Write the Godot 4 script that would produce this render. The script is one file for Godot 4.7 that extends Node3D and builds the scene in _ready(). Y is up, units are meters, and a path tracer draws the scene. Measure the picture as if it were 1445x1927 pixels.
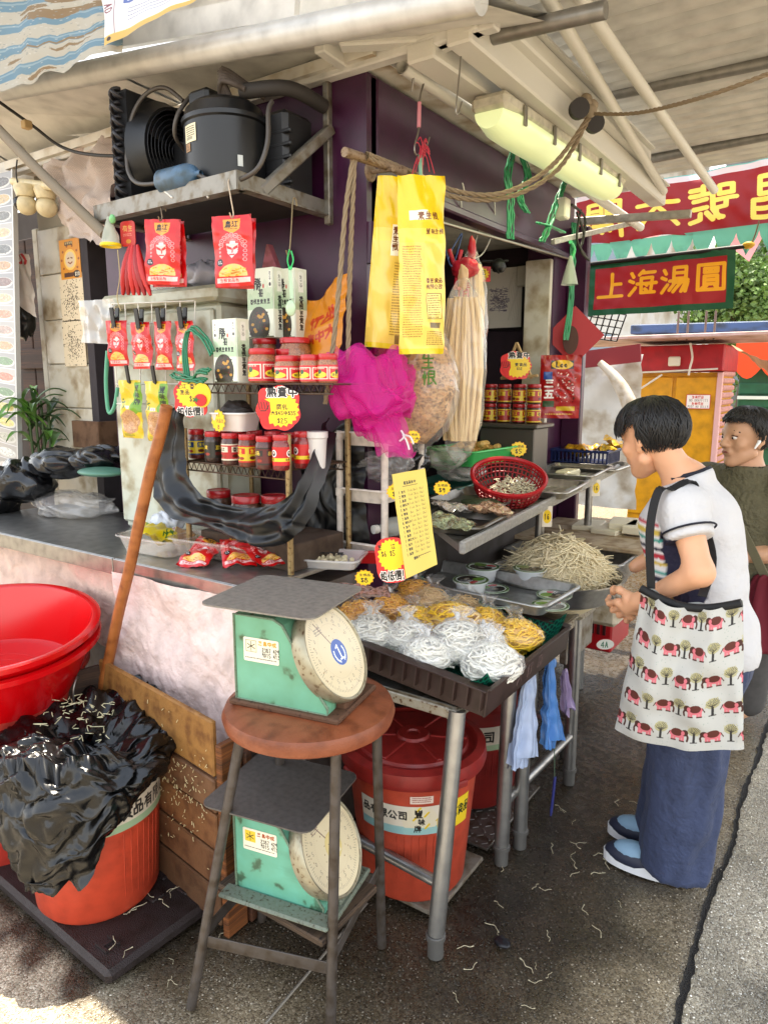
extends Node3D
# A Hong Kong street food stall: u runs along the stall's counter side, v away from it into the stall, h up.

const UP := Vector3.UP
var N := FastNoiseLite.new()
var R := RandomNumberGenerator.new()
var tex := {}
var mats := {}
var sgn := 1

func P(u: float, h: float, v: float) -> Vector3:
	return Vector3(u, h, -v)

class MB:
	static var n := 1
	var st := SurfaceTool.new()
	var t := Transform3D()
	var base := Transform3D()
	var col := Color.WHITE
	func _init(at := Transform3D()):
		st.begin(Mesh.PRIMITIVE_TRIANGLES)
		base = at
		t = at
	func at(x: Transform3D) -> MB:
		t = base * x
		return self
	func smooth():
		n += 1
		st.set_smooth_group(n)
	func flat():
		st.set_smooth_group(-1)
	func vx(p: Vector3, uv := Vector2.ZERO):
		st.set_color(col)
		st.set_uv(uv)
		st.add_vertex(t * p)
	func quad(a: Vector3, b: Vector3, c: Vector3, d: Vector3, ua := Vector2(0, 1), ub := Vector2(1, 1), uc := Vector2(1, 0), ud := Vector2(0, 0)):
		vx(a, ua); vx(c, uc); vx(b, ub)
		vx(a, ua); vx(d, ud); vx(c, uc)
	func box(c: Vector3, s: Vector3, bev := 0.0):
		flat()
		var e := s * 0.5
		if bev <= 0.0:
			for k in 3:
				for sg in [-1.0, 1.0]:
					var nn := Vector3.ZERO; nn[k] = sg * e[k]
					var p := Vector3.ZERO; p[(k + 1) % 3] = e[(k + 1) % 3]
					var q := Vector3.ZERO; q[(k + 2) % 3] = e[(k + 2) % 3] * sg
					quad(c + nn - p - q, c + nn + p - q, c + nn + p + q, c + nn - p + q)
			return
		bev = minf(bev, minf(e.x, minf(e.y, e.z)) * 0.9)
		for k in 3:
			var k1 := (k + 1) % 3
			var k2 := (k + 2) % 3
			for sg in [-1.0, 1.0]:
				var nn := Vector3.ZERO; nn[k] = sg * e[k]
				var p := Vector3.ZERO; p[k1] = e[k1] - bev
				var q := Vector3.ZERO; q[k2] = (e[k2] - bev) * sg
				quad(c + nn - p - q, c + nn + p - q, c + nn + p + q, c + nn - p + q)
				for s2 in [-1.0, 1.0]:   # the edge between face k and face k1, running along k2
					var a := Vector3.ZERO; a[k] = sg * e[k]; a[k1] = s2 * (e[k1] - bev)
					var b := Vector3.ZERO; b[k] = sg * (e[k] - bev); b[k1] = s2 * e[k1]
					var l := Vector3.ZERO; l[k2] = (e[k2] - bev) * sg * s2
					quad(c + a + l, c + b + l, c + b - l, c + a - l)
		for x in [-1.0, 1.0]:
			for y in [-1.0, 1.0]:
				for z in [-1.0, 1.0]:
					var a := c + Vector3(x * e.x, y * (e.y - bev), z * (e.z - bev))
					var b := c + Vector3(x * (e.x - bev), y * e.y, z * (e.z - bev))
					var d := c + Vector3(x * (e.x - bev), y * (e.y - bev), z * e.z)
					if x * y * z > 0: vx(a); vx(d); vx(b)
					else: vx(a); vx(b); vx(d)
	func bar(a: Vector3, b: Vector3, w: float, hh: float, bev := 0.0, up := Vector3.UP):   # a rectangular beam from a to b
		var keep := t
		var z := (b - a).normalized()
		var x := up.cross(z)
		if x.length() < 0.01: x = Vector3.RIGHT.cross(z)
		x = x.normalized()
		t = keep * Transform3D(Basis(x, z.cross(x), z), (a + b) * 0.5)
		box(Vector3.ZERO, Vector3(w, hh, (b - a).length()), bev)
		t = keep
	func tube(p: Array, r, sides := 8, caps := true):   # r: a number, or one number per point
		var rings := []
		var k := p.size()
		var d0: Vector3 = (p[1] - p[0]).normalized()
		var x := d0.cross(Vector3.UP if absf(d0.y) < 0.9 else Vector3.RIGHT).normalized()
		var along := 0.0
		for i in k:
			var d: Vector3 = (p[mini(i + 1, k - 1)] - p[maxi(i - 1, 0)]).normalized()
			x = (x - d * x.dot(d)).normalized()
			var y := d.cross(x)
			var rr: float = r[i] if r is Array else r
			if i > 0: along += (p[i] - p[i - 1]).length()
			var ring := []
			for j in sides + 1:
				var an := TAU * j / sides
				ring.append([p[i] + (x * cos(an) + y * sin(an)) * rr, Vector2(float(j) / sides, along)])
			rings.append(ring)
		smooth()
		skin(rings)
		if caps:
			flat()
			for e in [0, k - 1]:
				for j in range(sides):
					var q = rings[e]
					if e: vx(p[e]); vx(q[j][0]); vx(q[j + 1][0])
					else: vx(p[e]); vx(q[j + 1][0]); vx(q[j][0])
	func skin(rings: Array):
		for i in rings.size() - 1:
			var a = rings[i]
			var b = rings[i + 1]
			for j in a.size() - 1:
				vx(a[j][0], a[j][1]); vx(b[j][0], b[j][1]); vx(b[j + 1][0], b[j + 1][1])
				vx(a[j][0], a[j][1]); vx(b[j + 1][0], b[j + 1][1]); vx(a[j + 1][0], a[j + 1][1])
	func lathe(prof: Array, segs := 24, c := Vector3.ZERO, a0 := 0.0, a1 := TAU, sx := 1.0, sz := 1.0):   # profile of Vector2(radius, height); a corner sharper than 40 degrees stays sharp
		smooth()
		var y0: float = prof[0].y
		var dy: float = maxf(1e-5, absf(prof[prof.size() - 1].y - y0))
		for i in prof.size() - 1:
			if i > 0 and absf((prof[i] - prof[i - 1]).angle_to(prof[i + 1] - prof[i])) > 0.7: smooth()
			var ra := []
			var rb := []
			for j in segs + 1:
				var an := a0 + (a1 - a0) * j / segs
				var d := Vector3(cos(an) * sx, 0, -sin(an) * sz)
				ra.append([c + d * prof[i].x + Vector3(0, prof[i].y, 0), Vector2(float(j) / segs, 1.0 - (prof[i].y - y0) / dy)])
				rb.append([c + d * prof[i + 1].x + Vector3(0, prof[i + 1].y, 0), Vector2(float(j) / segs, 1.0 - (prof[i + 1].y - y0) / dy)])
			skin([rb, ra])
	func grid(nu: int, nv: int, f: Callable, sm := true):   # a sheet: f(s, t) gives the point for s, t in 0..1
		if sm: smooth()
		else: flat()
		var rings := []
		for i in nv + 1:
			var row := []
			for j in nu + 1:
				var s := float(j) / nu
				var q := float(i) / nv
				row.append([f.call(s, q), Vector2(s, q)])
			rings.append(row)
		skin(rings)
	func prism(pts: PackedVector2Array, th: float, front_only := false):   # an outline in x, y with its front at z = th
		var lo := pts[0]
		var hi := pts[0]
		for q in pts:
			lo = lo.min(q); hi = hi.max(q)
		var sz := (hi - lo).max(Vector2(1e-5, 1e-5))
		var tri := Geometry2D.triangulate_polygon(pts)
		flat()
		for z in [th, 0.0]:
			for i in range(0, tri.size(), 3):
				for k in ([0, 1, 2] if z > 0 else [0, 2, 1]):
					var q := pts[tri[i + k]]
					vx(Vector3(q.x, q.y, z), Vector2((q.x - lo.x) / sz.x, 1.0 - (q.y - lo.y) / sz.y))
			if front_only: return
		for i in pts.size():
			var a := pts[i]
			var b := pts[(i + 1) % pts.size()]
			var ua := Vector2((a.x - lo.x) / sz.x, 1.0 - (a.y - lo.y) / sz.y)
			var ub := Vector2((b.x - lo.x) / sz.x, 1.0 - (b.y - lo.y) / sz.y)
			quad(Vector3(a.x, a.y, 0), Vector3(b.x, b.y, 0), Vector3(b.x, b.y, th), Vector3(a.x, a.y, th), ua, ub, ub, ua)
	func ball(c: Vector3, r: Vector3, nu := 14, nv := 9, f = null):
		grid(nu, nv, func(s, q):
			var a: float = s * TAU
			var e: float = (q - 0.5) * PI
			var d := Vector3(cos(e) * cos(a), sin(e), cos(e) * sin(a))
			if s == 1.0: d = Vector3(cos(e), sin(e), 0)
			var k: float = f.call(d) if f != null else 1.0
			return c + d * r * k)
	func mesh() -> ArrayMesh:
		st.generate_normals()
		st.index()
		return st.commit()

# ---- the flat pictures printed on signs, labels and packets

class IM:
	var im: Image
	var w: int
	var h: int
	func _init(ww: int, hh: int, c: Color):
		w = ww; h = hh
		im = Image.create(w, h, false, Image.FORMAT_RGBA8)
		im.fill(c)
	func rect(x, y, a, b, c: Color):
		im.fill_rect(Rect2i(int(x), int(y), int(maxf(a, 1)), int(maxf(b, 1))), c)
	func ell(cx, cy, rx, ry, c: Color):
		for y in range(int(floor(cy - ry)), int(ceil(cy + ry)) + 1):
			var k: float = (y - cy) / maxf(ry, 0.01)
			if absf(k) <= 1.0:
				var e: float = rx * sqrt(1.0 - k * k)
				im.fill_rect(Rect2i(int(round(cx - e)), y, maxi(1, int(round(2 * e))), 1), c)
	func line(p: Array, r: float, c: Color):
		for i in p.size() - 1:
			var a: Vector2 = p[i]
			var b: Vector2 = p[i + 1]
			var k := maxi(1, int(ceil((b - a).length() / maxf(0.5, r * 0.5))))
			for j in k + 1:
				var q := a.lerp(b, float(j) / k)
				if r <= 0.8: im.fill_rect(Rect2i(int(q.x), int(q.y), 1, 1), c)
				else: ell(q.x, q.y, r, r, c)
	func poly(p: PackedVector2Array, c: Color):
		var lo := 1e9
		var hi := -1e9
		for q in p:
			lo = minf(lo, q.y); hi = maxf(hi, q.y)
		for y in range(int(floor(lo)), int(ceil(hi)) + 1):
			var xs := []
			for i in p.size():
				var a := p[i]
				var b := p[(i + 1) % p.size()]
				if (a.y <= y + 0.5) != (b.y <= y + 0.5): xs.append(a.x + (b.x - a.x) * (y + 0.5 - a.y) / (b.y - a.y))
			xs.sort()
			for i in range(0, xs.size() - 1, 2):
				im.fill_rect(Rect2i(int(round(xs[i])), y, maxi(1, int(round(xs[i + 1] - xs[i]))), 1), c)
	func star(cx, cy, rx, ry, n, inner, c: Color):
		var p := PackedVector2Array()
		for i in n * 2:
			var k: float = 1.0 if i % 2 == 0 else inner
			p.append(Vector2(cx + cos(PI * i / n) * rx * k, cy + sin(PI * i / n) * ry * k))
		poly(p, c)
	func text(s: String, x, y, size, r, c: Color, down := false, wide := 1.0):   # strokes on a 16 by 16 grid; r is half the stroke's width
		for ch in s:
			var g: String = GLYPH.get(ch, "")
			for stroke in g.split(" ", false):
				var p := []
				for i in range(0, stroke.length() - 1, 2):
					p.append(Vector2(x + (stroke[i].hex_to_int()) * size * wide / 16.0, y + stroke[i + 1].hex_to_int() * size / 16.0))
				line(p, r, c)
			if down: y += size * 1.05
			else: x += size * wide * (0.66 if ch.unicode_at(0) < 128 else 1.05)
	func scrawl(x, y, a, rows, gap, c: Color, seed_ := 1):   # lines of print too small to read
		var g := RandomNumberGenerator.new()
		g.seed = seed_
		for k in rows:
			var q: float = x
			while q < x + a - 3:
				var e := g.randi_range(2, 5)
				rect(q, y + k * gap, e, maxf(1, gap * 0.5), c)
				q += e + g.randi_range(1, 2)
	func made() -> ImageTexture:
		im.generate_mipmaps()
		return ImageTexture.create_from_image(im)

const GLYPH := {
	"上": "818e 87d7 1eee", "海": "2234 1637 1e4a 8163 72e2 757d 75d5 d5cd 58f8 7ded 98a9 9bac", "湯": "2234 1637 1e4a 7177 71d1 d1d7 74d4 77d7 58e8 895d 79e9 e9dede b97e d9be",
	"圓": "212e 21e1 e1ee 2eee 5353 53b3 b3b5 55b5 5355 575c 57b7 b7bc 59b9 5bbb 6c4d acbd", "開": "212f 2171 7176 2474 2676 9196 91e1 e1ee 94e4 96e6 59b9 5bcb 696d 999e", "大": "15e5 8186 861e 86ee",
	"號": "2262 2225 6265 2565 1777 474a 4a7a 7a7d 7d5e b1b4 b2f2 84f4 848a 8a6e a6e6 a9e9 ab8e cbcd cdfe", "昌": "4147 41c1 c1c7 44c4 47c7 292f 29e9 e9ef 2cec 2fef", "豐": "2126 26d6 d1d6 8186 4245 b2b5 28d8 4a4c 4aca cacc 4ccc 5d6f bdaf 1fef",
	"味": "333b 3363 636b 3b6b 95e5 78f8 b1bf b86e b8fe", "牌": "32391f 6165 3575 3a6a6f a183 83e3e8 8388 86e6 88e8 b3b8 c8cf 7bfb", "德": "4114 5518 363f 71f1 b0b3 74f4 7477 f4f7 77f7 a4a7 c4c7 79f9 6b5e 8b8f 8fdf abbd ebfd",
	"成": "24e4 242b1f 2868 686d 9199 99ef effc d77f c1e3", "食": "8114 81f5 7494 46c6 cbc6 49c9 4bcb 464f 4f7d 8bff c9da", "品": "4141 41b1 b1b6 46b6 4146 181e 1868 686e 1e6e 989e 98e8 e8ee 9eee", "有": "23e3 711a 565f 56d6 d6df 59d9 5cdc",
	"限": "212f 2161 614467 6759 919f 91e1 e1e7 94e4 97e7 9ebc b7fe", "公": "6118 a1f8 784d 4ddd badf", "司": "21e1 e1ee eecd 34b4 373d 37a7 a7ad 3dad", "熱": "2282 5258 1575 2878 588b 2b8a 94d4 a1a5 a58a d4dadafb 97ba 2c1f 5c5f 9c9f dcef",
	"賣": "22e2 8185 44c4 3639 36d6 d6d9 39d9 6669 a6a9 4a4e 4aca cace 4ccc 4ece 5e2f beef", "中": "242a 24e4 e4ea 2aea 818f", "超": "1575 4145 454c 2878 3a1f 3bff 82d2 d2d6 a287 898d 89e9 e9ed 8ded", "低": "4119 363f d173 737d 7dad 78f8 b3b9 b9fe 7fcf",
	"價": "3118 353f 61f1 6366 63f3 f3f6 66f6 9196 c1c6 787d 78e8 e8ed 7aea 7dee 8e6f ceef", "素": "22d2 34c4 16e6 8186 8649 49a9 b74c 4ccc 8c8f 4d2f bdef", "生": "4126 35d5 39c9 1ede 818e", "根": "313f 1555 3518 3558 717e 71d1 d1d7 74d4 77d7 7ebc a7fe d9bb",
	"行": "4115 5517 353f 81e1 74f4 b4be be9d", "出": "818e 3237 37d7 d2d7 292e 2ede d9de", "勝": "212b1f 2161 616e 2464 2767 8193 d1c3 75e5 78f8 a1a6 b68b b6fa 8bdb dbce ab7f", "哥": "21d1 c1c7 4346 4383 8386 4686 18e8 c8ce cead 4a4d 4a8a 8a8d 4d8d",
	"烏": "8163 434a 43c3 c3c7 45c5 47c7 4aea eadf 3c1f 5c5f 7c8f acbf", "江": "2234 1637 1e4a 73e3 a3ad 6ded", "三": "33d3 47c7 1ede", "五": "23d3 735e 38b8 b8be 1eee", "記": "1373 2161 2565 2868 2a2e 2a6a 6a6e 2e6e 82d2 d2d7 87d7 878e 8efe fefb",
	"增": "1555 313c 1d6b 81a3 d1b3 7479 74f4 f4f9 79f9 77f7 b4b9 8b8f 8beb ebef 8def 8fef", "香": "c132 24e4 8188 841a 84fa 4b4f 4bcb cbcf 4dcd 4fcf", "豆": "22d2 4548 45c5 c5c8 48c8 5a6d baad 1fef", "黃": "33d3 5155 a1a5 16e6 484d 48c8 c8cd 4acd 4dcd 868d 5e2f beef",
	"腐": "8182 22e2 222f 4464 6468 84d4 b4b8 585f 58d8 d8df 8a7d 8aad", "乳": "6124 2538 5546 8576 1979 495f 5f3e a1ae aefe fefb", "魚": "5124 4393 4349 43c3 c3c9 46c6 49c9 838a 3c2f 6c6f 9c9f cddf", "精": "313f 1858 2131 5154 3518 3558 82e2 84e4 76f6 b1b6 888f 88d8 d8df 8ad8 8cdc",
	"選": "2233 1747 474b 4b1e 2cff 7195 a1c5 d1f5 78f8 7afa 9697 9ebc dcee", "日": "323e 32c2 c2ce 38c8 3ece", "島": "8163 434a 43c3 c3c7 45c5 47c7 4aea eadf 3b3e 3ebe 6b6e bbbe",
	"0": "3175 757b 7b3f 3f1c 1c15 1531", "1": "2441 414f", "2": "1431 3174 7448 481f 1f8f", "3": "1273 7347 4779 798c 8c4f 4f1e", "4": "611a 1a8a 616f", "5": "8121 2127 2768 688c 8c4f 4f1e", "6": "7233 331b 1b4f 4f7d 7d7a 7a47 472a", "7": "1181 814f", "8": "4113 1436 3678 788d 8d4f 4f1d 1d18 1836 3663 6363 6341",
	"9": "7445 4518 1847 4776 7473 7341 4114 7474 736f", "$": "8442 4224 2447 4779 798c 8c5e 5e2c 515f", "!": "313a 3d3f", "A": "1f41 417f 2a6a", "B": "111f 1151 5174 7448 1848 4879 797c 7c4f 4f1f", "E": "111f 1171 1868 1f7f", "F": "111f 1171 1868", "G": "8441 4114 141c 1c4f 4f8c 8c88 8858", "I": "414f 3151 3f5f", "K": "111f 7118 187f",
	"L": "111f 1f7f", "N": "1f11 117f 7f71", "O": "4114 141c 1c4f 4f7c 7c74 7441", "P": "111f 1151 5174 7448 4818", "R": "111f 1151 5174 7448 4818 487f", "S": "7341 4113 1346 4679 797d 7d4f 4f1d", "T": "1181 414f", "D": "111f 1151 5184 848b 8b5f 5f1f", "H": "111f 717f 1878", "M": "1f11 1148 4871 717f", "a": "2768 686f 6a2b 2b2e 2e6d", "e": "1a6a 6a48 481a 1a1d 1d4f 4f6e", "b": "111f 1948 4878 787d 7d4f 4f1e",
	"g": "6848 4819 191c 1c4d 4d6b 686e 6e4f 4f2f", "n": "171f 1948 486a 6a6f", "k": "111f 6619 196f", "i": "373f 3334", "l": "313f", "s": "6747 4719 196c 6c4f 4f1e", "h": "111f 1948 486a 6a6f", "t": "323d 3d5f 1757", "o": "4719 191d 1d4f 4f6d 6d69 6947", "r": "171f 1948 4868", "d": "616f 6848 4819 191d 1d4f 4f6d", "-": "2868", ".": "3e3f", "/": "711f", "(": "5133 333d 3d5f", ")": "3153 535d 5d3f", ":": "3637 3c3d",
}

# ---- materials

func noise_tex(f: float, cols: Array, offs: Array, type := FastNoiseLite.TYPE_SIMPLEX_SMOOTH, size := 512, oct := 5, sd := 1, ret := -1) -> NoiseTexture2D:
	var n := FastNoiseLite.new()
	n.seed = sd; n.frequency = f; n.noise_type = type; n.fractal_octaves = oct
	if ret >= 0: n.cellular_return_type = ret
	var g := Gradient.new()
	g.colors = PackedColorArray(cols)
	g.offsets = PackedFloat32Array(offs)
	var t := NoiseTexture2D.new()
	t.width = size; t.height = size; t.seamless = true; t.noise = n; t.color_ramp = g
	return t

func gr(x: float) -> Color:
	return Color(x, x, x)

# mt("#hex", roughness, metallic, {tex, scale, bump, bscale, alpha, vc, back, uv, rim, coat, em})
func mt(c: String, rough := 0.6, metal := 0.0, o := {}) -> StandardMaterial3D:
	var key := c + str(rough) + str(metal) + str(o)
	if mats.has(key): return mats[key]
	var m := StandardMaterial3D.new()
	m.albedo_color = Color(c)
	m.roughness = rough
	m.metallic = metal
	if o.has("tex"):
		m.albedo_texture = tex[o.tex] if o.tex is String else o.tex
	if o.has("bump"):
		m.heightmap_enabled = true
		m.heightmap_texture = tex[o.bump]
		m.heightmap_scale = o.get("depth", 0.1)
	if o.has("rtex"):
		m.roughness_texture = tex[o.rtex]
	if not o.get("uv", false):
		m.uv1_triplanar = true
		m.uv1_world_triplanar = o.get("world", true)
		m.uv1_scale = Vector3.ONE * o.get("scale", 2.0)
	elif o.has("scale"): m.uv1_scale = Vector3.ONE * o.scale
	if o.get("vc", false): m.vertex_color_use_as_albedo = true
	if o.has("alpha"):
		m.transparency = BaseMaterial3D.TRANSPARENCY_ALPHA
		m.albedo_color.a = o.alpha
	if o.has("back"):
		m.backlight_enabled = true
		m.backlight = Color(o.back)
	if o.has("coat"):
		m.clearcoat_enabled = true
		m.clearcoat = o.coat
		m.clearcoat_roughness = 0.15
	if o.has("rim"):
		m.rim_enabled = true
		m.rim = o.rim
	if o.has("em"):
		m.emission_enabled = true
		m.emission = Color(c)
		m.emission_energy_multiplier = o.em
	m.cull_mode = BaseMaterial3D.CULL_DISABLED
	mats[key] = m
	return m

func print_mat(t: Texture2D, rough := 0.45, coat := 0.0) -> StandardMaterial3D:   # a printed surface, mapped with the mesh's own coordinates
	var m := StandardMaterial3D.new()
	m.albedo_texture = t
	m.roughness = rough
	m.cull_mode = BaseMaterial3D.CULL_DISABLED
	if coat > 0.0:
		m.clearcoat_enabled = true; m.clearcoat = coat; m.clearcoat_roughness = 0.12
	return m

# ---- things and their parts

var used := {}
func numbered(s: String) -> String:
	var k: int = used.get(s, 0)
	used[s] = k + 1
	return s if k == 0 else "%s_%03d" % [s, k]

func tag(o: Node, label: String, cat: String, group := ""):
	o.set_meta("label", label); o.set_meta("category", cat)
	if group: o.set_meta("group", group)

func T(called: String, label: String, cat: String, at: Vector3, group := "", basis_ := Basis()) -> Node3D:
	var o := Node3D.new()
	o.name = numbered(called)
	o.transform = Transform3D(basis_, at)
	add_child(o)
	tag(o, label, cat, group)
	return o

func B(th: Node3D = null, local := false) -> MB:   # a builder in world coordinates (or in the thing's own, if local)
	if th == null or local: return MB.new()
	var x := th.transform
	var p := th.get_parent()
	while p != self:
		x = p.transform * x
		p = p.get_parent()
	return MB.new(x.affine_inverse())

func K(b: MB, called: String, m: Material, parent: Node3D) -> MeshInstance3D:   # a part
	var o := MeshInstance3D.new()
	o.name = called
	o.mesh = b.mesh()
	o.material_override = m
	parent.add_child(o, true)
	return o

func O(b: MB, called: String, m: Material, label: String, cat: String, group := "") -> MeshInstance3D:   # a thing that is one mesh, its origin at its base
	var mesh := b.mesh()
	var box := mesh.get_aabb()
	var at := box.position + Vector3(box.size.x * 0.5, 0, box.size.z * 0.5)
	var st := SurfaceTool.new()
	st.append_from(mesh, 0, Transform3D(Basis(), -at))
	var o := MeshInstance3D.new()
	o.name = numbered(called)
	o.mesh = st.commit()
	o.material_override = m
	o.position = at
	add_child(o)
	tag(o, label, cat, group)
	return o

func S(b: MB, called: String, m: Material) -> MeshInstance3D:   # a piece of the setting
	var o := MeshInstance3D.new()
	o.name = numbered(called)
	o.mesh = b.mesh()
	o.material_override = m
	add_child(o)
	o.set_meta("kind", "structure")
	return o

func D(src: Node3D, at: Transform3D, label: String, group := "") -> Node3D:   # a copy, with copies of its parts
	var o: Node3D = src.duplicate()
	o.name = numbered(src.name)
	add_child(o)
	o.transform = at
	o.set_meta("label", label)
	if group: o.set_meta("group", group)
	return o

# ---- shapes

func face(nu: float, nv: float, nh := 0.0) -> Basis:   # a frame whose z looks along (nu, nv); x to the right for who faces it
	var z := P(nu, nh, nv).normalized()
	var x := UP.cross(z).normalized()
	return Basis(x, z.cross(x), z)

func tf(b: Basis, at: Vector3) -> Transform3D:
	return Transform3D(b, at)

func nz(p: Vector3, f: float) -> float:
	return N.get_noise_3dv(p * f)

const CREASE := [Vector3(0.80, 0.36, 0.48), Vector3(-0.48, 0.64, 0.60), Vector3(0.36, -0.48, 0.80), Vector3(-0.60, -0.64, 0.48)]
func ridge(p: Vector3, f: float) -> float:   # creases as of crumpled film: flat facets between sharp folds, about 0 to 1
	var w := nz(p, f * 0.45) * 1.1
	var s := 0.0
	for i in 4:
		var x: float = p.dot(CREASE[i]) * f * [0.45, 0.8, 1.5, 2.9][i] + w * (1.0 + 0.4 * i) + i * 0.37
		s += absf(x - floorf(x) - 0.5) * 2.0 * [0.38, 0.30, 0.21, 0.11][i]
	return s

func sp(p: Array, k := 6) -> Array:   # a smooth line through the points
	var o := []
	for i in p.size() - 1:
		var a: Vector3 = p[maxi(i - 1, 0)]
		var d: Vector3 = p[mini(i + 2, p.size() - 1)]
		for j in k:
			var t := float(j) / k
			var b: Vector3 = p[i]
			var c: Vector3 = p[i + 1]
			o.append(0.5 * ((2 * b) + (c - a) * t + (2 * a - 5 * b + 4 * c - d) * t * t + (3 * b - a - 3 * c + d) * t * t * t))
	o.append(p[p.size() - 1])
	return o

func resample(p: Array, step: float) -> Array:
	var o := [p[0]]
	for i in p.size() - 1:
		var k := maxi(1, int(round((p[i + 1] - p[i]).length() / step)))
		for j in k: o.append(p[i].lerp(p[i + 1], float(j + 1) / k))
	return o

func rope(b: MB, p: Array, r: float, strands := 3, turn := 40.0):   # laid rope: strands wound round each other
	p = resample(p, 0.012)
	for s in strands:
		var o := []
		for i in p.size():
			var d: Vector3 = (p[mini(i + 1, p.size() - 1)] - p[maxi(i - 1, 0)]).normalized()
			var x := d.cross(UP if absf(d.y) < 0.9 else Vector3.RIGHT).normalized()
			var an := i * 0.012 * turn / r * 0.012 + TAU * s / strands
			o.append(p[i] + (x * cos(an) + d.cross(x) * sin(an)) * r * 0.5)
		b.tube(o, r * 0.55, 5, false)

func pouch(b: MB, w: float, hh: float, th: float, seed_ := 0.0, k := 12):   # a filled packet hanging from its top edge: x right, y down from 0, z towards the viewer
	for sd in [1.0, -1.0]:
		b.grid(k, k + 4, func(s, q):
			var x: float = (s - 0.5) * 2.0
			var y: float = q * 2.0 - 1.0
			var bulge: float = pow(maxf(0, 1 - pow(absf(x), 2.6)), 0.6) * pow(maxf(0, 1 - pow(absf(y), 4.0)), 0.7)
			var p := Vector3(x * w * 0.5 * (1.0 - 0.04 * bulge), -q * hh, sd * th * 0.5 * bulge)
			p.z += nz(p + Vector3(seed_, seed_, 0), 28.0) * th * 0.30 + nz(p + Vector3(seed_, 3, 0), 11.0) * th * 0.35
			return p)

func blob(b: MB, c: Vector3, r: Vector3, amp: float, f: float, sd := 0.0, nu := 40, nv := 26):   # a crumpled bag
	b.ball(c, r, nu, nv, func(d):
		var q: Vector3 = d * r + Vector3(sd, sd * 0.7, -sd)
		return 1.0 + amp * (ridge(q, f) - 0.45))

func noodles(b: MB, c: Vector3, r: Vector3, n: int, rad: float, curl := 1.0, seg := 18, sides := 5):   # a nest of strands
	for i in n:
		var ax := Vector3(R.randf_range(-0.6, 0.6), 1, R.randf_range(-0.6, 0.6)).normalized()
		var x := ax.cross(Vector3.RIGHT).normalized()
		var y := ax.cross(x)
		var a0 := R.randf() * TAU
		var rr := R.randf_range(0.35, 1.0)
		var hh := R.randf_range(-0.75, 0.95)
		var k := sqrt(maxf(0.05, 1.0 - hh * hh)) * rr
		if rr < 0.6: hh = R.randf_range(0.3, 0.95)
		var ph := R.randf() * TAU
		var fr := R.randf_range(5, 9)
		var p := []
		for j in seg + 1:
			var a := a0 + TAU * 0.8 * j / seg * curl
			var kk := k * (1.0 + 0.12 * sin(fr * a + ph))
			var q := x * cos(a) * kk + y * sin(a) * kk + ax * (hh + 0.10 * sin(fr * 0.7 * a + ph * 2))
			p.append(c + q.limit_length(1.0) * r)
		b.tube(p, rad, sides, false)

func starpts(rx: float, ry: float, n: int, inner: float) -> PackedVector2Array:
	var p := PackedVector2Array()
	for i in n * 2:
		var k := 1.0 if i % 2 == 0 else inner
		p.append(Vector2(cos(PI * i / n) * rx * k, sin(PI * i / n) * ry * k))
	return p

func rectpts(w: float, hh: float, r := 0.0) -> PackedVector2Array:
	var p := PackedVector2Array()
	if r <= 0.0: return PackedVector2Array([Vector2(-w / 2, -hh / 2), Vector2(w / 2, -hh / 2), Vector2(w / 2, hh / 2), Vector2(-w / 2, hh / 2)])
	for k in 4:
		var c := Vector2((w / 2 - r) * (1 if k in [0, 3] else -1), (hh / 2 - r) * (1 if k < 2 else -1))
		for j in 5:
			var a := PI / 2 * k + PI / 8 * j
			p.append(c + Vector2(cos(a), sin(a)) * r)
	return p

func card(called: String, t: Texture2D, pts: PackedVector2Array, th: float, at: Transform3D, label: String, cat: String, group := "", rough := 0.4) -> MeshInstance3D:   # a flat printed sign
	var b := B()
	b.at(at)
	b.prism(pts, th)
	return O(b, called, print_mat(t, rough, 0.3), label, cat, group)

func tub(b: MB, w: float, d: float, hh: float, th: float, taper: float, lip: float, r := 0.03, c := Vector3.ZERO):   # an open tray: rounded rectangle, slanted sides, rolled lip
	var ring := func(ww, dd, rr, y): 
		var o := []
		var q := rectpts(ww, dd, rr)
		for i in q.size() + 1:
			var e := q[i % q.size()]
			o.append([c + Vector3(e.x, y, e.y), Vector2(float(i) / q.size(), y / hh)])
		return o
	var t2 := taper * 2
	b.smooth()
	b.skin([ring.call(w - t2, d - t2, r, 0.0), ring.call(w, d, r, hh)])
	b.smooth()
	b.skin([ring.call(w, d, r, hh), ring.call(w + lip * 2, d + lip * 2, r + lip, hh + 0.001), ring.call(w + lip * 2, d + lip * 2, r + lip, hh - maxf(0.004, lip * 0.4))])
	b.smooth()
	b.skin([ring.call(w - th * 2, d - th * 2, r, hh), ring.call(w - t2 - th * 2, d - t2 - th * 2, r, th)])
	b.smooth()
	b.skin([ring.call(w, d, r, hh), ring.call(w - th * 2, d - th * 2, r, hh)])
	b.flat()
	for y in [0.0, th]:
		var q = ring.call(w - t2 - th * 2 * signf(y), d - t2 - th * 2 * signf(y), r, y)
		for i in q.size() - 1:
			b.vx(c + Vector3(0, y, 0)); b.vx(q[i][0]); b.vx(q[i + 1][0])


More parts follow.
